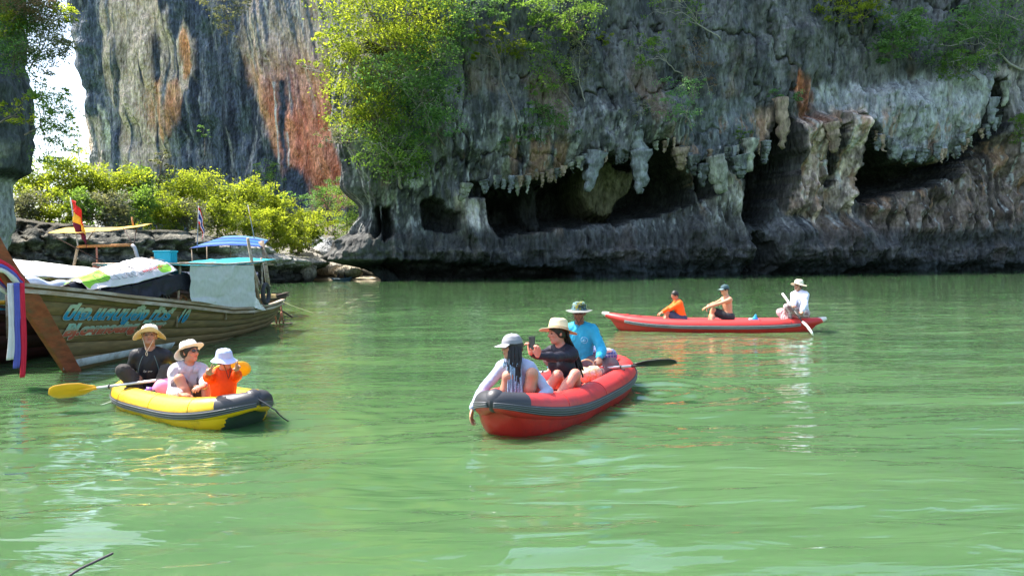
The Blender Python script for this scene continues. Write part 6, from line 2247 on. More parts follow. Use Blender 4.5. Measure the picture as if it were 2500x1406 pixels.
class Longtail:
    def __init__(s, name, label, bow, stern, beam=.86, mats=None, planks=7, stemwood=None, scale=1.0, prow=2.9, rail=None, group='longtail boats moored on the left'):
        bow, stern = np.array(bow, float), np.array(stern, float)
        s.Lw = np.linalg.norm(bow - stern)
        d = (bow - stern) / s.Lw
        s.o = stern
        s.root = thing(name, label, 'longtail boat', (stern[0], stern[1], 0), math.atan2(-d[0], d[1]), group)
        s.beam = beam
        mats = mats or HW_
        rs = np.random.RandomState(int(abs(stern[0]) * 10))
        tau = np.concatenate([np.linspace(0, .8, 36), np.linspace(.82, 1, 22)])
        edges = np.linspace(0, 1, planks + 1) ** .9
        shell = []
        for sd in (-1, 1):
            mb = MB(); mb.grid(s.pt(tau[:, None], np.linspace(0, 1, 14)[None], sd, -.012)); mb.build('hull_shell', DARKW, s.root)
            for k in range(planks):
                v = np.linspace(edges[k] + .0015, edges[k + 1] - .0015, 4)
                off = .001 + .005 * rs.rand()
                prof = np.array([-.008, off, off, -.008])
                va = np.array([v[0], v[0] + .004, v[-1] - .004, v[-1]])
                mb = MB(); mb.grid(s.pt(tau[:, None], va[None], sd, prof[None]))
                mb.build('plank', mats[(k + (sd > 0)) % len(mats)], s.root)
            # gunwale rails: cap and rubbing strip
            R = s.pt(tau, np.ones_like(tau), sd, 0.0)
            for (ox, oz, w, h, m) in ((.0, .012, .11, .05, rail or RAILW), (.02, -.075, .045, .06, rail or RAILW)):
                c = R + np.array([sd * ox, 0, oz])
                q = np.array([[-w / 2, -h / 2], [w / 2, -h / 2], [w / 2, h / 2], [-w / 2, h / 2]])
                G = c[:, None] + np.stack([q[:, 0] * sd, 0 * q[:, 0], q[:, 1]], -1)[None]
                mb = MB(); mb.grid(G, closed_u=True); mb.build('gunwale_rail', m, s.root, smooth=False)
        # transom and deck
        v = np.linspace(0, 1, 12)
        a, b = s.pt(np.zeros(12), v, -1, 0), s.pt(np.zeros(12), v, 1, 0)
        mb = MB(); mb.grid(np.stack([a, (a + b) / 2, b], 1)); mb.build('transom', mats[0], s.root)
        t2 = np.linspace(.02, .95, 30)
        a, b = s.pt(t2, np.full(30, .62), -1, -.02), s.pt(t2, np.full(30, .62), 1, -.02)
        a[:, 2] = b[:, 2] = np.minimum(a[:, 2], .55 + .3 * t2 ** 3)
        mb = MB(); mb.grid(np.stack([a, b], 1)); mb.build('deck', DARKW, s.root)
        # stem board: wedge that runs from the forefoot up into the tall prow
        z = np.concatenate([np.linspace(-.35, 1.5, 16), np.linspace(1.6, 2.9, 12)])
        z = z[z <= prow + 1e-6]
        k = np.clip((z - 1.4) / 1.5, 0, 1)
        fy = s.Lw + .93 * z - .22 * k ** 2 * z * .8 + .09 - .02 * k
        wy = np.interp(z, [-.4, 1.0, 1.5, 2.9], [.24, .29, .33, .24])
        hb = np.interp(z, [-.4, 0, 1.2, 1.6, 2.9], [.06, .13, .185, .10, .06])
        G = []
        for i in range(len(z)):
            y0, y1 = fy[i], fy[i] - wy[i]
            G.append([[-.035, y0, z[i]], [.035, y0, z[i]], [hb[i], y1, z[i] + .0], [hb[i] * .6, y1 - .01, z[i]], [-hb[i] * .6, y1 - .01, z[i]], [-hb[i], y1, z[i]]])
        mb = MB(); mb.grid(np.array(G), closed_u=True)
        top = G[-1]
        mb.add(np.array(top), np.array([[0, 1, 2, 3], [0, 3, 4, 5]]))
        s.stem = mb.build('stem_board', stemwood or REDW, s.root, smooth=False, bevel=.01)

    def prof(s, tau):
        B = s.beam * np.interp(tau, [0, .08, .3, .5, .7, .82, .9, .96, 1], [.66, .76, .95, 1.0, .90, .68, .47, .24, .05])
        G = np.interp(tau, [0, .15, .35, .5, .7, .85, 1], [.70, .645, .65, .72, .95, 1.15, 1.42])
        K = -.30 + .22 * np.clip(1 - tau / .12, 0, 1) ** 1.5
        return B, G, K

    def pt(s, tau, v, sd, off=0.0):
        B, G, K = s.prof(tau)
        z = K + (G - K) * v
        e = .42 + .75 * sstep(.55, 1, tau) + .1 * sstep(.2, 0, tau)
        x = B * np.clip(v, 1e-4, 1) ** e
        y = tau * s.Lw + tau ** 4 * .93 * z
        x = x + off
        return np.stack(np.broadcast_arrays(sd * x, y, z), -1)

    def side_at(s, y, z, sd, off=.02):
        """hull surface point for local y and height z"""
        tau = np.clip(y / s.Lw, 0, 1)
        for _ in range(12):
            tau = np.clip((y - tau ** 4 * .93 * z) / s.Lw, 0, 1)
        B, G, K = s.prof(tau)
        v = np.clip((z - K) / (G - K), 0, 1.2)
        e = .42 + .75 * sstep(.55, 1, tau) + .1 * sstep(.2, 0, tau)
        return np.stack([sd * (B * v ** e + off), y, z], -1)

    def L(s, w):
        d = np.array([-math.sin(s.root.rotation_euler[2]), math.cos(s.root.rotation_euler[2])])
        r = np.array([d[1], -d[0]])
        q = np.array(w, float)[:2] - s.o
        return np.array([q @ r, q @ d, w[2]])

    def Wd(s, p):
        d = np.array([-math.sin(s.root.rotation_euler[2]), math.cos(s.root.rotation_euler[2])])
        r = np.array([d[1], -d[0]])
        return np.array([*(s.o + r * p[0] + d * p[1]), p[2]])


A = Longtail('longtail_boat', 'weathered wooden longtail boat with painted Thai and English tour name', (-7.12, 12.1), (-7.2, 21.9), .88)
SDV = -1      # the side that faces the bay

# painted waterline board near the bow
y = np.linspace(6.9, 9.98, 26)
G = np.stack([A.side_at(y, np.full(26, zz), SDV, oo) for zz, oo in ((.05, .014), (.055, .022), (.175, .022), (.18, .014))], 1)
mb = MB(); mb.grid(G); mb.build('waterline_stripe', STRIPE, A.root)


def grad_mat(name, stops):
    m, t, b = new_mat(name)
    a = N(t, 'ShaderNodeAttribute', attribute_name='g')
    rp = N(t, 'ShaderNodeValToRGB')
    e = rp.color_ramp.elements
    e[0].position, e[0].color = stops[0][0], (*stops[0][1], 1)
    e[1].position, e[1].color = stops[1][0], (*stops[1][1], 1)
    for p_, c_ in stops[2:]:
        x = e.new(p_); x.color = (*c_, 1)
    t.links.new(a.outputs['Fac'], rp.inputs[0])
    nz = N(t, 'ShaderNodeTexNoise', i_Scale=14.0, i_Detail=6.0)
    tc = N(t, 'ShaderNodeTexCoord'); t.links.new(tc.outputs['Object'], nz.inputs['Vector'])
    r2 = N(t, 'ShaderNodeValToRGB'); r2.color_ramp.elements[0].position = .56; r2.color_ramp.elements[1].position = .66
    t.links.new(nz.outputs[0], r2.inputs[0])
    mx = N(t, 'ShaderNodeMixRGB'); mx.inputs[2].default_value = (.16, .13, .06, 1)
    sc = N(t, 'ShaderNodeMath', operation='MULTIPLY', i_1=.55)
    t.links.new(r2.outputs[0], sc.inputs[0]); t.links.new(sc.outputs[0], mx.inputs[0])
    t.links.new(rp.outputs[0], mx.inputs[1])
    t.links.new(mx.outputs[0], b.inputs['Base Color'])
    b.inputs['Roughness'].default_value = .6
    return m


PALEG = (.36, .46, .34)
GM_T = grad_mat('teal to blue paint', [(.0, (.01, .20, .38)), (.38, (.012, .24, .42)), (.5, (.06, .36, .42)), (.62, PALEG)])
GM_R = grad_mat('teal to red paint', [(.0, (.38, .06, .03)), (.36, (.42, .12, .07)), (.46, (.28, .30, .22)), (.7, (.22, .42, .36))])
GM_O = mat('pale lettering edge', (.42, .46, .34), .7, var=.2, scale=20)


def letter(txt, size, y0, width, z0, slope, m, gmax=1.0, off=.026, bold=.006, backing=True):
    for lay in ((0, 1) if backing else (1,)):
        info = {}
        def warp(co):
            w = co[:, 0].max() - co[:, 0].min() if not info else info['w']
            return co
        cu = bpy.data.curves.new('lettering', 'FONT')
        cu.body = txt; cu.size = size; cu.shear = .35; cu.offset = bold + (.006 if lay == 0 else 0); cu.resolution_u = 3
        tmp = bpy.data.objects.new('tmp', cu); COL.objects.link(tmp)
        bpy.context.view_layer.update()
        me = bpy.data.meshes.new_from_object(tmp.evaluated_get(bpy.context.evaluated_depsgraph_get()))
        bpy.data.objects.remove(tmp); bpy.data.curves.remove(cu)
        n = len(me.vertices)
        co = np.zeros(n * 3, np.float32); me.vertices.foreach_get('co', co); co = co.reshape(-1, 3).astype(float)
        if lay == 0 or not backing:
            xr = (co[:, 0].min(), co[:, 0].max())
            letter.xr = xr
        xr = letter.xr
        s_ = (co[:, 0] - xr[0]) / (xr[1] - xr[0]) * width
        zz = z0 + slope * s_ + co[:, 1]
        P = A.side_at(y0 - s_, zz, SDV, off + (.0 if lay == 0 else .004))
        me.vertices.foreach_set('co', np.ascontiguousarray(P, np.float32).ravel()); me.update()
        me.materials.clear()
        if lay == 0:
            me.materials.append(GM_O)
            me.name = 'lettering_edge'
            link('lettering_edge', me, A.root)
        else:
            me.materials.append(m)
            at_ = me.attributes.new('g', 'FLOAT', 'POINT')
            at_.data.foreach_set('value', np.clip(co[:, 1] / (size * .75 * gmax), 0, 1).astype(np.float32))
            me.name = 'lettering'
            link('lettering', me, A.root)


letter('บีเจ.แคนนูอิ้ง ทัวร์', .30, 10.17, 2.78, .865, -.075, GM_T, bold=.013)
letter('BJ.cannoeing Tour', .25, 10.10, 2.60, .60, -.042, GM_R, bold=.013)
letter('10', .36, 7.22, .36, .59, -.03, GM_T, bold=.014)

# cover, tarp and banner over the bow half
def cloth_sheet(name, pts, m, parent, seed, amp=.03, fr=4, nu=60, nv=24, thick=.006, hem=0):
    """pts: grid (a, b, 3) of control points, smoothed; amp = folds"""
    P = np.array(pts, float)
    a, b = P.shape[:2]
    u = np.linspace(0, a - 1, nu); v = np.linspace(0, b - 1, nv)
    def sm(x):
        i = np.clip(np.floor(x).astype(int), 0, None); f = x - i
        return i, f * f * (3 - 2 * f) * .5 + f * .5
    iu, fu = sm(u); iv, fv = sm(v)
    iu2, iv2 = np.minimum(iu + 1, a - 1), np.minimum(iv + 1, b - 1)
    Q = (P[iu][:, iv] * ((1 - fu)[:, None] * (1 - fv)[None])[..., None] + P[iu2][:, iv] * (fu[:, None] * (1 - fv)[None])[..., None]
         + P[iu][:, iv2] * ((1 - fu)[:, None] * fv[None])[..., None] + P[iu2][:, iv2] * (fu[:, None] * fv[None])[..., None])
    U, V = np.meshgrid(u / max(a - 1, 1), v / max(b - 1, 1), indexing='ij')
    n = np.cross(np.gradient(Q, axis=0), np.gradient(Q, axis=1)); n /= np.linalg.norm(n, axis=-1, keepdims=True) + 1e-9
    w = ridge(np.stack([U * fr * 1.6 + V * 1.1, V * fr * .5 - U, 0 * U + seed], -1), 3) + .6 * fbm(np.stack([U * fr * 4, V * fr * 2, 0 * U + seed * 2], -1), 3)
    Q = Q + n * (w * amp)[..., None]
    Q[:, -1, 2] += hem * fbm(np.stack([u * 5, u * 0, u * 0 + seed], -1), 2)
    mb = MB(); mb.grid(Q)
    return mb.build(name, m, parent, thick=thick)


def banner_mat():
    m, t, b = new_mat('printed banner')
    tc = N(t, 'ShaderNodeTexCoord')
    base = (.62, .60, .60)
    # green blotches
    nz = N(t, 'ShaderNodeTexNoise', i_Scale=1.15, i_Detail=1.0)
    t.links.new(tc.outputs['Object'], nz.inputs['Vector'])
    r = N(t, 'ShaderNodeValToRGB'); r.color_ramp.interpolation = 'CONSTANT'
    r.color_ramp.elements[1].position = .56
    r.color_ramp.elements[0].color = (*base, 1); r.color_ramp.elements[1].color = (.22, .52, .03, 1)
    t.links.new(nz.outputs[0], r.inputs[0])
    t.links.new(r.outputs[0], b.inputs['Base Color'])
    b.inputs['Roughness'].default_value = .7
    return m


BANN = banner_mat()
LINEM = mat('grey print line', (.10, .10, .12), .7)
REDL = mat('red print', (.50, .04, .05), .7)
bt = thing('boat_cover', 'crumpled white and green printed banner over black tarp covering the longtail bow', 'tarpaulin', A.Wd((0, 8.5, 1.2)), A.root.rotation_euler[2])
off_ = np.array([0, 8.5, 1.2])
near_x = lambda y: float(A.side_at(np.array([y]), np.array([1.1]), SDV, 0)[0, 0])
ys_ = [9.75, 9.2, 8.6, 8.0, 7.45]
rz = [1.47, 1.60, 1.70, 1.80, 1.86]
lz = [1.30, 1.34, 1.40, 1.50, 1.62]
ctl = [[(.25, yy, r_ - .12), (-.10, yy, r_), (near_x(yy) * .75, yy, (r_ + l_) / 2 + .04), (near_x(yy) * .98, yy - .05, l_)] for yy, r_, l_ in zip(ys_, rz, lz)]
cloth_sheet('banner', np.array(ctl) - off_, BANN, bt, 3, .035, 4, 90, 30)
ctl = [[(.5, yy, r_ - .22), (-.10, yy, r_ - .06), (near_x(yy) * .9, yy, l_ - .06), (near_x(yy) * 1.0, yy - .12, l_ - .06 - .20 - .10 * (k > 1))] for k, (yy, r_, l_) in enumerate(zip([9.9] + ys_[1:-1] + [7.0], rz, lz))]
cloth_sheet('black_tarp', np.array(ctl) - off_, BLACKT, bt, 8, .04, 5, 90, 34, hem=.12)
# printed outline figures on the banner: thin closed outlines
rs = np.random.RandomState(4)
mb = MB(); mr = MB()
def on_b(yy, k):
    i = np.interp(yy, ys_[::-1], np.arange(5)[::-1])
    r_, l_ = np.interp(i, range(5), rz), np.interp(i, range(5), lz)
    a_ = np.array([-.10, yy, r_]); b_ = np.array([near_x(yy) * .75, yy, (r_ + l_) / 2 + .04]); c_ = np.array([near_x(yy) * .98, yy - .05, l_])
    return (a_ + (b_ - a_) * k * 2 if k < .5 else b_ + (c_ - b_) * (k - .5) * 2) + np.array([-.022, 0, .030]) - off_
for q in range(7):
    y0 = 9.45 - q * .28
    for (sh_) in (rs.randint(3),):
        if sh_ == 0:
            pts = [(0, .15), (.2, .15), (.2, .8), (.12, .8), (.12, .35), (0, .35), (0, .15)]
        elif sh_ == 1:
            pts = [(0, .8), (.05, .15), (.12, .45), (.19, .15), (.22, .8), (.15, .8), (.12, .6), (.06, .8), (0, .8)]
        else:
            pts = [(.02, .3), (.18, .2), (.2, .5), (.1, .5), (.18, .8), (.0, .75), (.02, .3)]
        P = [on_b(y0 - a_, k_) for a_, k_ in pts]
        mb.tube(P, .005, 4, cap=False)
mb.build('printed_outline', LINEM, bt)
for q in range(12):
    y0 = 8.35 - q * .05
    P = [on_b(y0, .66), on_b(y0 - .012, .74), on_b(y0 - .03, .68 + .05 * (q % 2))]
    mr.tube(P, .006, 4)
mr.build('red_print', REDL, bt)

# clear plastic roll beside the prow
t = np.linspace(0, 1, 20)
a_, b_ = at(55, 692, 11.9), at(245, 704, 12.6)
PL = mat('clear plastic sheet', (.50, .55, .62), .18, var=.25, scale=7, bump=.008, bscale=14, spec=.7, stretch=(1, 1, 3))
rl = MB().tube(a_ + (b_ - a_) * t[:, None] + np.stack([0 * t, .03 * np.sin(t * 9), .02 * np.sin(t * 13)], -1), .085 + .02 * np.sin(t * 17), 16).build('plastic_roll', PL)
tag(rl, 'long roll of shiny plastic sheeting lying behind the prow', 'plastic sheet')

# canopy frame, teal roof, curtain
can = thing('boat_canopy', 'bright teal canopy sheet on wooden poles over the longtail stern', 'canopy', A.Wd((0, 5, .6)), A.root.rotation_euler[2])
oc = np.array([0, 5, .6])
xw = -.84
TEAL = cloth('teal tarp', (.04, .42, .50), .5, transl=.35)
ctl = [[(.8, yy, z_ + .02), (0, yy, z_ + .05 + .02 * math.sin(yy)), (xw - .05, yy, z_)] for yy, z_ in ((7.4, 1.70), (6.2, 1.69), (5.0, 1.72), (3.8, 1.74), (2.5, 1.82), (1.6, 1.86))]
cloth_sheet('roof_sheet', np.array(ctl) - oc, TEAL, can, 5, .02, 4, 80, 16)
for (x_, y_, tx, ty, tz) in ((-.62, 7.2, -.1, 0, 1.70), (xw, 5.2, 0, 0, 1.74), (xw, 3.3, 0, .1, 1.74), (xw + .1, 2.3, .05, -.1, 1.9), (.8, 7.2, 0, 0, 1.75), (.8, 4.6, 0, 0, 1.75), (.8, 2.6, 0, 0, 1.8)):
    MB().tube(np.array([(x_, y_, .5), (x_ + tx, y_ + ty, tz)]) - oc, .025, 8).build('post', RAILW, can)
for x_ in (xw, 0, .8):
    MB().tube(np.array([(x_, 7.5, 1.73), (x_, 5, 1.72), (x_, 1.6, 1.83)]) - oc, .022, 8).build('roof_pole', RAILW, can)
for y_ in (7.3, 5.4, 3.6, 2.0):
    MB().tube(np.array([(xw - .1, y_, 1.72), (.85, y_, 1.74)]) - oc, .018, 8).build('cross_pole', RAILW, can)
# two leaning poles at the stern side
MB().tube(np.array([(xw - .02, 2.9, .62), (xw + .02, 3.6, 2.35)]) - oc, [.045, .035], 10).build('leaning_pole', RAILW, can)
MB().tube(np.array([(xw + .05, 2.2, .75), (xw + .05, 3.3, 1.75)]) - oc, [.03, .03], 10).build('leaning_pole', RAILW, can)
WCUR = cloth('off-white curtain', (.62, .64, .60), .75, transl=.25, bump=.004)
cur = thing('side_curtain', 'off-white curtain sheet hanging down the side of the longtail canopy', 'curtain', A.Wd((0, 5, .6)), A.root.rotation_euler[2])
ctl = []
for k, yy in enumerate((7.12, 6.4, 5.6, 4.8, 4.0, 3.35)):
    gz = float(A.prof(np.array([yy / 9.9]))[1]) - .02
    ctl.append([(xw - .03, yy, 1.70), (xw - .07, yy, 1.4), (xw - .06, yy, 1.05), (xw - .075, yy - (.1 if k == 5 else 0), gz + .05)])
cloth_sheet('curtain_cloth', np.array(ctl) - oc, WCUR, cur, 6, .045, 2.2, 90, 40, thick=.004)
ctl = [[(xw - .07, 3.55, .98), (xw - .09, 3.5, .66)], [(xw - .08, 3.25, .86), (xw - .12, 3.15, .60)], [(xw - .02, 2.85, .76), (xw - .10, 2.7, .56)]]
cloth_sheet('curtain_tail', np.array(ctl) - oc, WHITEC, cur, 9, .03, 4, 30, 16, thick=.004)

# tyre fender
tc_ = A.Wd((xw - .12, 2.75, .98))
ty = thing('tyre', 'old black tyre hanging as a fender at the longtail stern', 'tyre', tc_, A.root.rotation_euler[2])
a = np.linspace(0, 2 * PI, 41)
cs = np.linspace(0, 2 * PI, 15)[:-1]
G = []
for aa in a[:-1]:
    rr = .235 + .062 * np.cos(cs) * (1 - .15 * np.cos(cs)) + .004 * np.sin(aa * 24) * (np.cos(cs) > .5)
    G.append(np.stack([.052 * np.sin(cs) + 0 * rr, rr * math.cos(aa), rr * math.sin(aa)], -1))
G.append(G[0])
mb = MB(); mb.grid(np.array(G), closed_u=True); mb.build('tread', mat('old tyre rubber', (.03, .03, .032), .75, var=.3, scale=12), ty)
MB().tube([(0, 0, .28), (.02, .02, .55), (.05, .02, .78)], .008, 6).build('hanging_rope', CORD, ty)

# engine and gear under the cover
en = thing('boat_engine', 'dark greasy engine with pipes and belts under the tarp of the longtail', 'engine', A.Wd((-.25, 7.6, .72)), A.root.rotation_euler[2])
ENM = mat('greasy metal', (.045, .035, .028), .5, metal=.4, var=.5, scale=14)
MB().box((0, 0, .22), (.45, .7, .42)).box((0, .05, .50), (.30, .5, .16)).build('block', ENM, en, smooth=False, bevel=.02)
for k in range(6):
    MB().tube([(-.26, -.3 + k * .12, .10), (-.30, -.28 + k * .12, .35), (-.22, -.25 + k * .12, .58)], .018, 8).build('pipe', ENM, en)
a = np.linspace(0, 2 * PI, 24)
for yy, r_ in ((-.45, .16), (-.50, .10)):
    MB().tube(np.stack([-.1 + 0 * a, yy + r_ * np.cos(a), .40 + r_ * np.sin(a)], -1), .022, 8, cap=False).build('flywheel', ENM, en)
MB().tube([(-.3, -.55, .2), (-.33, -.8, .38), (-.32, -1.0, .32), (-.3, -1.05, .0)], .022, 10).build('bent_handle', mat('rusty orange pipe', (.42, .17, .07), .6), en)
MB().tube([(.1, -.3, .3), (-.1, -.75, .95)], .02, 8).build('lever', ENM, en)

# stern gear: bracket, long tail shaft, poles, ropes
sg_ = thing('stern_bracket', 'rusty reddish bracket and step hanging off the longtail stern', 'bracket', A.Wd((0, 0, 0)), A.root.rotation_euler[2])
RUST = mat('rusty red steel', (.40, .16, .10), .7, var=.3, scale=14)
for pts in (((-.50, -.05, .55), (-.52, -.22, .0)), ((-.30, -.05, .55), (-.32, -.22, .0)), ((-.52, -.02, .35), (-.40, -.22, .02)), ((-.62, -.22, .0), (.1, -.22, .0))):
    MB().tube(pts, .022, 8).build('bar', RUST, sg_)
MB().box((-.35, -.32, -.0), (.8, .28, .04)).build('step_board', DARKW, sg_, smooth=False)
tl = thing('tail_shaft', 'dark propeller shaft pole trailing behind the longtail stern', 'shaft', A.Wd((-.1, .3, .75)), A.root.rotation_euler[2])
MB().tube([(0, 0, 0), (-.25, -1.9, -.62)], .028, 8).build('shaft_pole', DARKW, tl)
MB().ell((-.26, -1.95, -.64), (.05, .10, .03), 10).build('shaft_end', DARKW, tl)
dk = MB(); a = np.linspace(0, 2 * PI * 4, 90)
dk.tube(np.stack([-.25 + (.22 + .02 * np.sin(a * .3)) * np.cos(a), .35 + .22 * np.sin(a), .78 + a * .004], -1), .014, 6)
o = dk.build('coiled_rope', cloth('tan rope', (.50, .38, .18), .9), None, loc=tuple(A.Wd((0, 0, 0))), rot=(0, 0, A.root.rotation_euler[2]))
tag(o, 'coil of tan rope on the longtail stern corner', 'rope')
rope('stern_line', 'thin yellow line running right from the longtail stern into the water', [at(688, 735, 21.5), at(710, 745, 21.3), at(735, 754, 21.2), at(765, 764, 21.1)], .007, (.36, .36, .18), 'mooring line')
tb = thing('teal_box', 'teal plastic fish box standing on the front of the teal canopy', 'crate', A.Wd((.0, 6.2, 1.745)), A.root.rotation_euler[2])
TB = mat('teal plastic', (.01, .30, .38), .45, var=.12)
MB().box((0, 0, .12), (.34, .34, .24)).build('box_body', TB, tb, smooth=False, bevel=.02)
MB().box((0, 0, .245), (.37, .37, .03)).build('lid', TB, tb, smooth=False, bevel=.01)
for k in range(3):
    MB().box((-.175, -.1 + k * .1, .12), (.012, .02, .2)).build('rib', TB, tb, smooth=False)

# sashes on the prow
sh = thing('prow_sashes', 'white, blue and red cloth sashes tied round the prow', 'sashes', A.Wd((0, 11.25, 1.45)), A.root.rotation_euler[2])
def sash(name, col, x0, y0, z1, w, seed, amp=.014):
    m = cloth(name + ' cloth', col, .7)
    rs = np.random.RandomState(seed)
    zz = np.linspace(0, z1, 26)
    G = []
    for i, z_ in enumerate(zz):
        k = i / 25
        c0 = np.array([x0 - .05 * math.sin(k * 2.5), y0 + .10 * k + .02 * math.sin(5 * k), z_])
        ww = w * (1 + .12 * math.sin(k * 6 + seed))
        t_ = np.linspace(-.5, .5, 11)
        G.append(np.stack([c0[0] - amp * np.cos(t_ * 14 + k * 3), c0[1] + t_ * ww, c0[2] + 0 * t_], -1))
    mb = MB(); mb.grid(np.array(G)); mb.build(name, m, sh, thick=.01)
def ring(name, col, dz, tw):
    m = cloth(name[:-5] + ' cloth', col, .7)
    a = np.linspace(0, 2 * PI, 33)
    P = np.stack([.155 * np.cos(a), .27 * np.sin(a) - .0, dz + .20 * np.sin(a) + .01 * np.cos(a * 5)], -1)
    MB().tube(P, .034 + .006 * np.sin(a * 7), 8, cap=False).build(name, m, sh)
for k, (nm, cl) in enumerate((('white_sash', (.62, .60, .60)), ('blue_sash', (.10, .11, .42)), ('red_sash', (.62, .02, .05)))):
    ring(nm + '_wrap', cl, .02 + k * .055, .03)
    sash(nm, cl, -.17 - .015 * k, .16 - k * .10, (-1.05, -1.18, -1.32)[k], (.13, .12, .10)[k], k + 2)

# ---- second longtail, behind the first
Bm = [DARKW, wood('dark maroon wood', (.05, .02, .02), dirt=(.02, .02, .02))]
B_ = Longtail('longtail_boat', 'dark maroon longtail boat with white sheeted roof behind the lettered one', (-9.2, 10.2), (-9.5, 21.0), .92, Bm, 5, DARKW, rail=DARKW)
for zz, m, nm in ((.98, mat('blue paint', (.04, .30, .48), .6), 'blue_trim'), (1.10, mat('yellow paint', (.62, .36, .03), .6), 'yellow_trim')):
    y = np.linspace(6.5, 10.7, 24)
    G = np.stack([B_.side_at(y, np.full(24, zz + dz + .0) * 1.0, SDV, .045) for dz in (-.035, .035)], 1)
    mb = MB(); mb.grid(G); mb.build(nm, m, B_.root, thick=.01)
rf = thing('sheeted_roof', 'white sheet stretched as a low vaulted roof on the dark longtail', 'roof sheet', B_.Wd((0, 5, .8)), B_.root.rotation_euler[2])
ob = np.array([0, 5, .8])
ctl = [[(.9, yy, zz - .25), (0, yy, zz), (-.55, yy, zz - .10), (-.95, yy, zz - .36)] for yy, zz in ((8.6, 1.90), (7.4, 1.87), (6.2, 1.82), (5.0, 1.74), (4.2, 1.70))]
cloth_sheet('roof_cloth', np.array(ctl) - ob, cloth('white sheeting', (.80, .78, .72), .7, transl=.1), rf, 12, .015, 3, 60, 20)
ctl = [[(.9, yy, zz - .25), (0, yy, zz), (-.9, yy, zz - .34)] for yy, zz in ((4.2, 1.68), (3.4, 1.64), (2.4, 1.50))]
cloth_sheet('brown_roof_end', np.array(ctl) - ob, cloth('brown sheeting', (.30, .17, .08), .7), rf, 14, .02, 3, 30, 16)
for yy in (8.4, 6.3, 4.4, 2.6):
    for xx in (-.85, .85):
        MB().tube(np.array([(xx, yy, .5), (xx, yy, 1.42)]) - ob, .02, 8).build('post', RAILW, rf)
ag = thing('awning_frame', 'metal arch with a yellow awning sheet above the dark longtail', 'awning', (-9.4, 17.5, .8))
P1, P2, P3, P4 = at(172, 690, 17.5), at(190, 602, 17.5), at(322, 598, 17.5), at(346, 660, 17.5)
og = np.array([-9.4, 17.5, .8])
MB().tube(np.array([P1, (P1 + P2) / 2, P2]) - og, .032, 10).build('left_post', mat('tan pipe', (.42, .32, .20), .5), ag)
MB().tube(np.array([P2, (P2 + P3) / 2, P3]) - og, .034, 10).build('crossbar', POLEW, ag)
MB().tube(np.array([P3, P3 + [.06, 0, -.06], P3 + [.10, 0, -.2], P4]) - og, .040, 10).build('right_post', GREYP, ag)
q = at(236, 600, 17.5)
MB().tube(np.array([q, q + [0, 0, -.5]]) - og, .022, 8).build('red_hanger', RUST, ag)
MB().box(q + np.array([-.02, 0, -.46]) - og, (.14, .1, .16)).build('red_block', RUST, ag, smooth=False, bevel=.02)
YC = cloth('yellow awning sheet', (.80, .55, .14), .7, transl=.35)
c1, c2, c3, c4 = at(116, 569, 16.6), at(352, 552, 18.3), at(372, 546, 20.3), at(160, 556, 20.3)
ctl = [[c1 + (c4 - c1) * k + (((c2 + (c3 - c2) * k) - (c1 + (c4 - c1) * k)) * j) + np.array([0, 0, -.06 * math.sin(PI * j)]) - og for k in (0, .5, 1)] for j in (0, .33, .66, 1)]
cloth_sheet('awning_cloth', ctl, YC, ag, 15, .012, 3, 50, 16)
for a_, b_ in ((at(116, 569, 16.6), at(252, 640, 17.6)), (at(300, 556, 18), at(325, 598, 17.5)), (at(335, 553, 18.5), at(326, 598, 17.6)), (at(205, 600, 17.5), at(232, 560, 18.4))):
    MB().tube(np.array([a_, b_]) - og, .012, 6).build('stay', DARKW, ag)
MB().tube(np.array([at(322, 530, 18.5), at(325, 552, 18.5)]) - og, .02, 6).build('stub_post', POLEW, ag)
st_ = MB().tube([at(372, 628, 15.5), at(374, 655, 15.5)], .035, 10).build('orange_post', POLEW); tag(st_, 'short orange post sticking up behind the white and green banner', 'post')


def flag(name, label, base, top, strips, seed, w, drop, dirx=1, group='flags on the longtail boats'):
    base, top = np.array(base), np.array(top)
    f = thing(name, label, 'flag', base, 0, group)
    MB().tube([np.zeros(3), top - base], [.018, .010], 8).build('flagpole', GREYP, f)
    n = 30
    ks = np.linspace(0, 1, n)
    wj = np.linspace(0, 1, 12)
    tp = top - base
    dn = nrm(base - top)
    acc = 0
    for fr, col, nm in strips:
        sub = np.linspace(acc, acc + fr, 5)
        G = []
        for k in np.linspace(0, 1, n):
            row = []
            for s_ in sub:
                # cloth hangs limp: hoist along the pole, fly falls down
                p_ = tp + dn * (.06 + s_ * w) + np.array([dirx * .22 * k ** .6 * w / .7, .03 * math.sin(k * 9 + s_ * 5 + seed), -drop * k ** 1.3]) + np.array([.018 * math.sin(k * 11 + s_ * 7), 0, 0])
                row.append(p_)
            G.append(row)
        mb = MB(); mb.grid(np.array(G)); mb.build(nm, cloth('flag ' + nm, col, .7, transl=.3), f, thick=.004)
        acc += fr
    return f


flag('flag', 'red and yellow flag hanging from a pole beside the yellow awning', at(190, 600, 17.4), at(172, 482, 17.4),
     [(.36, (.70, .03, .02), 'red_band'), (.30, (.80, .48, .05), 'yellow_band'), (.34, (.16, .015, .05), 'maroon_band')], 1, .78, .34, 1)
flag('flag', 'striped red, white and blue national flag hanging from a thin pole behind the canopy', at(481, 612, 24), at(485, 503, 24),
     [(.17, (.62, .02, .03), 'red_band'), (.17, (.75, .75, .78), 'white_band'), (.32, (.05, .06, .30), 'blue_band'), (.17, (.75, .75, .78), 'white_band'), (.17, (.62, .02, .03), 'red_band')], 4, .50, .55, 1)
flag('flag', 'small plain yellow pennant on a thin pole over the blue canopy', at(621, 582, 25), at(605, 500, 25), [(1.0, (.80, .62, .04), 'yellow_cloth')], 6, .34, .30, 1)

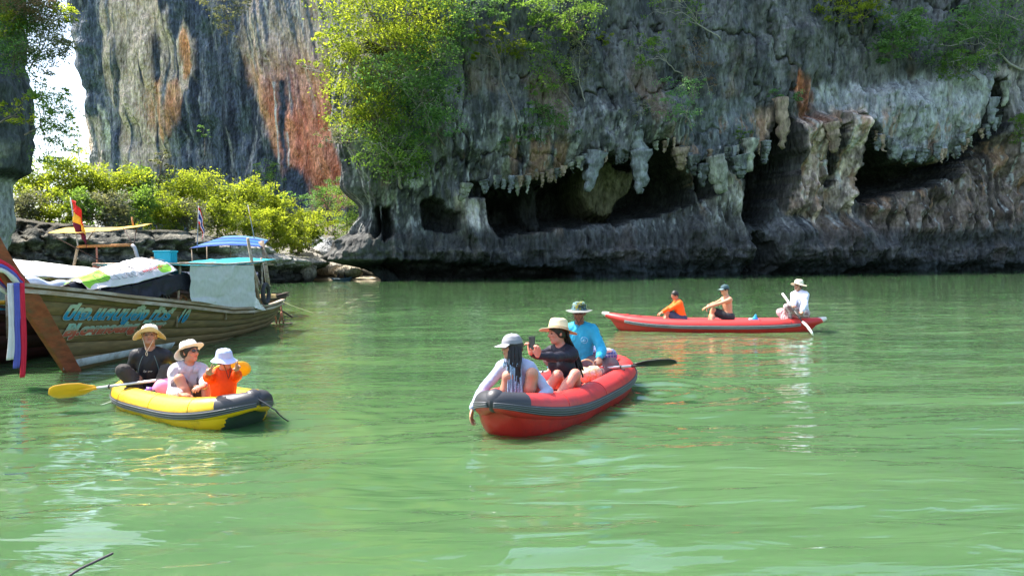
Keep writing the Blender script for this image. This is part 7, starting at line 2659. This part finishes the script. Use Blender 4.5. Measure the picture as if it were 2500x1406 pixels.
# ---- third longtail with the blue canopy
C_ = Longtail('longtail_boat', 'dark longtail boat with the blue striped canopy, farthest of the three', (-9.9, 19.5), (-9.0, 28.5), .9, [DARKW, HW_[1]], 5, DARKW, rail=DARKW, prow=1.5)
bc = thing('blue_canopy', 'tilted blue striped canopy on wooden poles on the farthest longtail', 'canopy', (-9.2, 25, .6))
oq = np.array([-9.2, 25, .6])
n1, n2, n3_, n4_ = at(462, 603, 24), at(600, 588, 24), at(656, 581, 26.5), at(520, 590, 26.5)
cols = [(.02, .08, .32), (.10, .24, .38), (.02, .10, .38), (.04, .20, .38), (.02, .08, .30), (.12, .28, .40)]
lo_a, lo_b, hi_a, hi_b = at(463, 606, 23.6), at(640, 603, 24.4), at(560, 574, 26.8), at(655, 586, 26.4)
hi_a = at(548, 577, 26.8)
for k in range(6):
    a0, a1 = k / 6, (k + 1) / 6
    e = lambda q_, j: (lo_a + (hi_a - lo_a) * q_) * (1 - j) + (lo_b + (hi_b - lo_b) * q_) * j + np.array([0, 0, .07 * math.sin(PI * j)]) - oq
    cloth_sheet('canopy_strip', [[e(a0, j), e(a1, j)] for j in (0, .25, .5, .75, 1)], cloth('canopy strip %d' % k, cols[k], .6, transl=.35), bc, 16 + k, .006, 2, 30, 5)
for j in (0, .33, .66, 1):
    P = [(lo_a + (hi_a - lo_a) * q_) * (1 - j) + (lo_b + (hi_b - lo_b) * q_) * j + np.array([0, 0, .07 * math.sin(PI * j) - .03]) - oq for q_ in (0, .5, 1)]
    MB().tube(P, .018, 6).build('rafter', DARKW, bc)
for (u_, v_, u2, v2, Y_, r_) in ((640, 588, 656, 700, 24.6, .06), (468, 604, 474, 700, 23.8, .022), (505, 600, 508, 700, 25.5, .022), (562, 592, 566, 690, 25, .018), (632, 590, 662, 640, 24.5, .03)):
    MB().tube(np.array([at(u_, v_, Y_), at(u2, v2, Y_)]) - oq, r_, 8).build('pole', RAILW, bc)
tp_ = thing('dark_tarp_cabin', 'dark navy tarp sheltering the deck of the farthest longtail', 'tarpaulin', (-9.3, 24, .5))
ot = np.array([-9.3, 24, .5])
ctl = [[at(430 + k * 40, 662, 24.5) - ot, at(430 + k * 40, 668, 23.2) - ot, at(430 + k * 40, 712, 23.0) - ot] for k in range(6)]
cloth_sheet('tarp_cloth', ctl, NAVYT, tp_, 22, .05, 4, 50, 20)

# ---- tiny canoe with two people near the beach
seat0 = at(838, 681, 97)
tiny = Canoe('inflatable_canoe', 'tiny distant blue-grey canoe with two dark figures off the beach', (seat0[0] - 1.1, 96.4), (seat0[0] + 1.1, 95.9), 2.6, .38, .17, .18, .2, .1, RED, GB)
tiny.build(rub('blue grey rubber', (.05, .14, .20)), rub('blue grey rubber', (.05, .14, .20)), BLK, BLK, ridges=1)
for k, (t_, lb) in enumerate(((-.35, 'left of the two dark figures in the tiny distant canoe'), (.35, 'right of the two dark figures in the tiny distant canoe'))):
    w_ = tiny.world((0, t_ * 1.3, .28))
    p = Person(lb, w_, (1 if k == 0 else -1, -.3), .95, False, (.10, .06, .04), .03)
    p.pose(lean=5, head=(0, 0, 0))
    p.build_body()
    p.garment('shirt', BLACKS, 'shirt', .03, .004, .9)
paddle('tiny distant paddle reaching left of the tiny canoe', tiny.world((-.1, -.5, .6)), tiny.world((.9, -1.5, .35)), DARKW, CREAM, bl=.4, roll=40)
